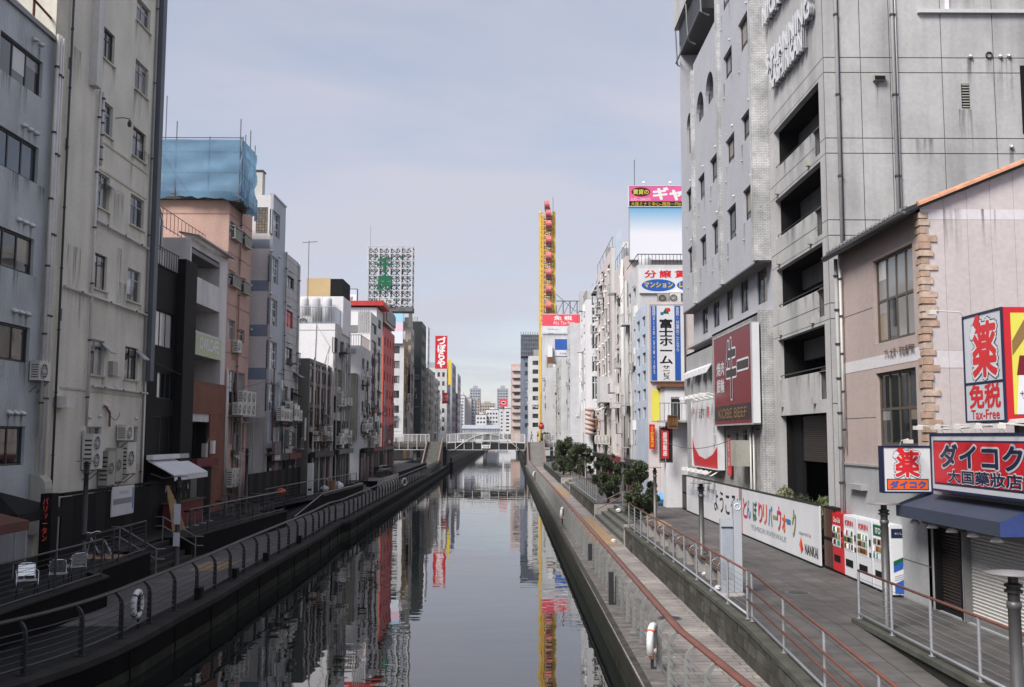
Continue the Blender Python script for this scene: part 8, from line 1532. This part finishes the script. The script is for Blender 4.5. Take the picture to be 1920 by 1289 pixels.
# ================================================================== lived-in facades: pipes, conduits, boxes, cables, shop fronts, roof gear
def clutter(name, F, u0, u1, z0, z1, n, seed, dark=False):
    root = bpy.data.objects[name]; rn = random.Random(seed); PM = ['pipe_grey', 'pipe_white', 'pipe_dark', 'metal_grey', 'rust'] if F.n.x > 0 else ['pipe_grey', 'pipe_white', 'pale_grey', 'metal_grey', 'pipe_white']
    for i in range(n):
        k = rn.random(); u = rn.uniform(u0+.15, u1-.15); z = rn.uniform(z0, z1)
        if k < .3:
            a, b = sorted((rn.uniform(z0-2, z1), rn.uniform(z0, z1))); du = rn.choice((0, 0, .4, -.5)); r = rn.choice((.03, .045, .06))
            pts = [F.pt(u, a, .1), F.pt(u, b, .1)]+([F.pt(min(max(u+du, u0), u1), b+.25, .1)] if du else []); MB().tube(pts, r, 5).obj('pipe', rn.choice(PM), root)
        elif k < .45:
            v = min(u1-.1, u+rn.uniform(.8, 2.5)); MB().tube([F.pt(u, z, .08), F.pt(v, z+rn.uniform(-.1, .1), .08)], .025, 4).obj('conduit', rn.choice(PM), root)
        elif k < .62:
            w, h, d = rn.uniform(.15, .35), rn.uniform(.2, .5), rn.uniform(.1, .25); MB().fbox(F, u-w, u+w, z, z+h*1.6, .004, d).obj('meter_box', rn.choice(('ac_white', 'ac_grey', 'metal_grey', 'white', 'metal_dark')), root)
        elif k < .72: hood(root, F, u, z, rn.uniform(.07, .12), rn.choice(('metal_light', 'ac_white', 'metal_dark')))
        elif k < .8:
            w = rn.uniform(.4, .8); MB().add([F.pt(u-w, z+.3, .01), F.pt(u+w, z+.3, .01), F.pt(u+w, z, .5), F.pt(u-w, z, .5), F.pt(u-w, z+.34, .01), F.pt(u+w, z+.34, .01), F.pt(u+w, z+.04, .5), F.pt(u-w, z+.04, .5)], MB.BF).obj('canopy', rn.choice(('metal_grey', 'ac_grey', 'kiosk_blue', 'charcoal')), root)
        elif k < .9:
            p = [F.pt(u, z, .15)]; v = min(u1, u+rn.uniform(1, 3)); zz = z+rn.uniform(-.6, .6)
            for j in range(1, 7): t = j/6; p.append(F.pt(u+(v-u)*t, z+(zz-z)*t-.35*math.sin(math.pi*t), .15+.1*math.sin(math.pi*t)))
            MB().tube(p, .014, 4).obj('cable', 'pipe_dark', root)
        else:
            w = rn.uniform(.5, 1.0); b = MB(); b.fbox(F, u-w, u+w, z-.06, z, .0, .6)
            for j in range(7): x = u-w+2*w*j/6; b.fbox(F, x-.012, x+.012, z, z+.7, .57, .59)
            b.fbox(F, u-w, u+w, z+.7, z+.74, .56, .6); b.obj('service_balcony', rn.choice(('metal_grey', 'rust', 'metal_dark') if F.n.x > 0 else ('metal_grey', 'pale_grey', 'metal_light')), root)
def shopfront(name, F, u0, u1, zt, seed):
    root = bpy.data.objects[name]; rn = random.Random(seed); MB().fbox(F, u0+.03, u1-.03, UP, zt, .003, .12).obj('shop_front', 'black', root); u = u0+.1
    while u < u1-.5:
        w = rn.uniform(.6, 1.3); w = min(w, u1-.08-u); k = rn.random()
        MB().fbox(F, u, u+w-.06, UP+.02, zt-rn.uniform(.35, .8), .121, .15).obj('shop_bay', rn.choice(('charcoal', 'shutter_brown', 'glass_dark', 'dark_red', 'black', 'quay_dark', 'grey_green')), root); u += w
    MB().fbox(F, u0+.05, u1-.05, zt-.28, zt+.12, .13, .5).obj('fascia', rn.choice(('charcoal', 'metal_dark', 'dark_red', 'quay_dark')), root)
def roofgear(name, x0, x1, y0, y1, z, seed, n=5):
    root = bpy.data.objects[name]; rn = random.Random(seed)
    for i in range(n):
        x, y = rn.uniform(x0+.4, x1-.4), rn.uniform(y0+.4, y1-.4); k = rn.random()
        if k < .3: MB().box(x-.7, x+.7, y-.6, y+.6, z-.6, z+rn.uniform(.8, 1.9)).obj('roof_box', rn.choice(('offwhite', 'grey_panel', 'ac_grey')), root)
        elif k < .5: MB().lathe((x, y, z-.5), [(.45, 0), (.45, 1.1), (.35, 1.3), (.05, 1.35)], 12).obj('roof_tank', rn.choice(('pale_grey', 'ac_grey')), root, True)
        elif k < .8:
            h = rn.uniform(1.5, 4.5); m = MB().tube([(x, y, z-.5), (x, y, z+h)], .03, 4)
            for j in range(4): m.tube([(x-.5+.05*j, y, z+h-.15*j), (x+.5-.05*j, y, z+h-.15*j)], .012, 3)
            m.obj('roof_aerial', 'metal_grey', root)
        else:
            m = MB()
            for j in range(6): m.tube([(x0+.1, y0+.1+(y1-y0-.2)*j/5, z), (x0+.1, y0+.1+(y1-y0-.2)*j/5, z+1)], .02, 4)
            m.tube([(x0+.1, y0+.1, z+1), (x0+.1, y1-.1, z+1)], .025, 4); m.obj('roof_railing', 'metal_grey', root)
shopfront('balcony_building', FL(-15.9), 48.9, 52.6, 5.0, 77)
for nm, X_, a, b, z0, z1, n, sd_, sf in (('striped_building', -15.0, 61.2, 65.2, 5, 11, 14, 1, 5.0), ('grey_building', -15.0, 65.4, 69.2, 5, 12, 14, 2, 5.0), ('glazed_building', -14.3, 70.3, 78, 4.8, 9, 20, 3, 5.0), ('white_block', -14.0, 78.5, 85.6, 5, 14, 34, 4, 5.1), ('annex_building', -13.97, 92, 98, 5, 13, 30, 5, 5.0), ('grey_white_building', -14.0, 98.3, 103.4, 5, 15, 22, 6, 5.0), ('red_eaved_building', -14.2, 104, 109, 5, 15, 20, 7, 5.0), ('red_building', FN(124).px(718, 700)[0], 124, 136, 5, 14, 12, 8, 4.8), ('salmon_building', -16.0, 55.3, 60.2, 4.5, 9, 10, 9, 0), ('balcony_building', -16.0, 49.5, 54.5, 4, 6, 4, 10, 0), ('plaster_building', -16.0, 35, 43, 4.5, 9, 7, 11, 0)):
    clutter(nm, FL(X_), a, b, z0, z1, n, sd_)
    if sf: shopfront(nm, FL(X_), a, b, sf, sd_)
for nm, sd_ in (('buff_building', 21), ('checker_building', 22), ('dark_building', 23), ('beige_office', 24), ('stucco_building', 25), ('white_sign_building', 26), ('yellow_striped_building', 27)):
    o = bpy.data.objects[nm]; w = [c for c in o.children if c.name.startswith('wall')][0]; vs = [v.co for v in w.data.vertices]; X_ = max(v.x for v in vs); a, b = min(v.y for v in vs), max(v.y for v in vs); zt = max(v.z for v in vs)
    clutter(nm, FL(X_), a, b, 6.5, min(zt-1, 20), 22, sd_); roofgear(nm, X_-6, X_, a, b, zt, sd_, 4); clutter(nm, FN(a), X_-4, X_-.2, 7, min(zt-1, 18), 8, sd_+50)
for nm, sd_, n in (('mansion_sign_building', 32, 26), ('billboard_building', 33, 34), ('weathered_building', 34, 60), ('eaved_building', 35, 24), ('glass_strip_building', 36, 12), ('blank_grey_building', 37, 20), ('old_grey_building', 38, 40), ('white_duct_building', 39, 24), ('tax_free_building', 40, 10), ('white_far_building', 41, 14)):
    o = bpy.data.objects[nm]; w = [c for c in o.children if c.name.startswith('wall')][0]; vs = [v.co for v in w.data.vertices]; X_ = min(v.x for v in vs); a, b = min(v.y for v in vs), max(v.y for v in vs); zt = max(v.z for v in vs)
    clutter(nm, FR(X_), -b, -a, 4.5, min(zt-.8, 22), n, sd_); roofgear(nm, X_, X_+5, a, b, zt, sd_, 4 if nm not in ('tax_free_building', 'billboard_building', 'mansion_sign_building') else 1)
    if nm in ('mansion_sign_building', 'billboard_building', 'weathered_building', 'eaved_building'): shopfront(nm, FR(X_), -b, -a, 4.6, sd_)
for i, (p0, p1, lab) in enumerate((((-15.8, 44, 9.5), (-15.0, 62, 9.8), 'thin black wire strung along the shaded facades from the black building'), ((-14.1, 70, 8.0), (-14.0, 98, 8.6), 'thin black wire strung along the glazed and white buildings'), ((9.9, 40, 6.6), (8.6, 60, 6.4), 'thin black wire strung from the white brick edge to the iron balcony'), ((8.4, 66, 8.5), (8.7, 100, 8.2), 'thin black wire strung along the weathered white row'))):
    t = thing('overhead_wire', lab, 'wire', p0); A, B_ = Vector(p0), Vector(p1); MB().tube([A.lerp(B_, j/14)-Vector((0, 0, .8*math.sin(math.pi*j/14))) for j in range(15)], .014, 4).obj('wire', 'pipe_dark', t); MB().tube([A, A+Vector((.25 if A.x < 0 else -.25, 0, 0))*-1], .03, 5).obj('anchor', 'metal_dark', t)
flush_text()
# ================================================================== the air: far things fade a little
hz = bpy.data.materials.new('air'); MT['air'] = hz; hz.use_nodes = True; n = hz.node_tree.nodes; n.remove(n['Principled BSDF']); v = n.new('ShaderNodeVolumePrincipled')
v.inputs['Color'].default_value = (.8, .86, .96, 1); v.inputs['Density'].default_value = .00011; v.inputs['Anisotropy'].default_value = .2
hz.node_tree.links.new(v.outputs[0], n['Material Output'].inputs['Volume'])
MB().box(-901, 901, -61, 1151, -3.2, 95).obj('haze', 'air', kind='stuff')
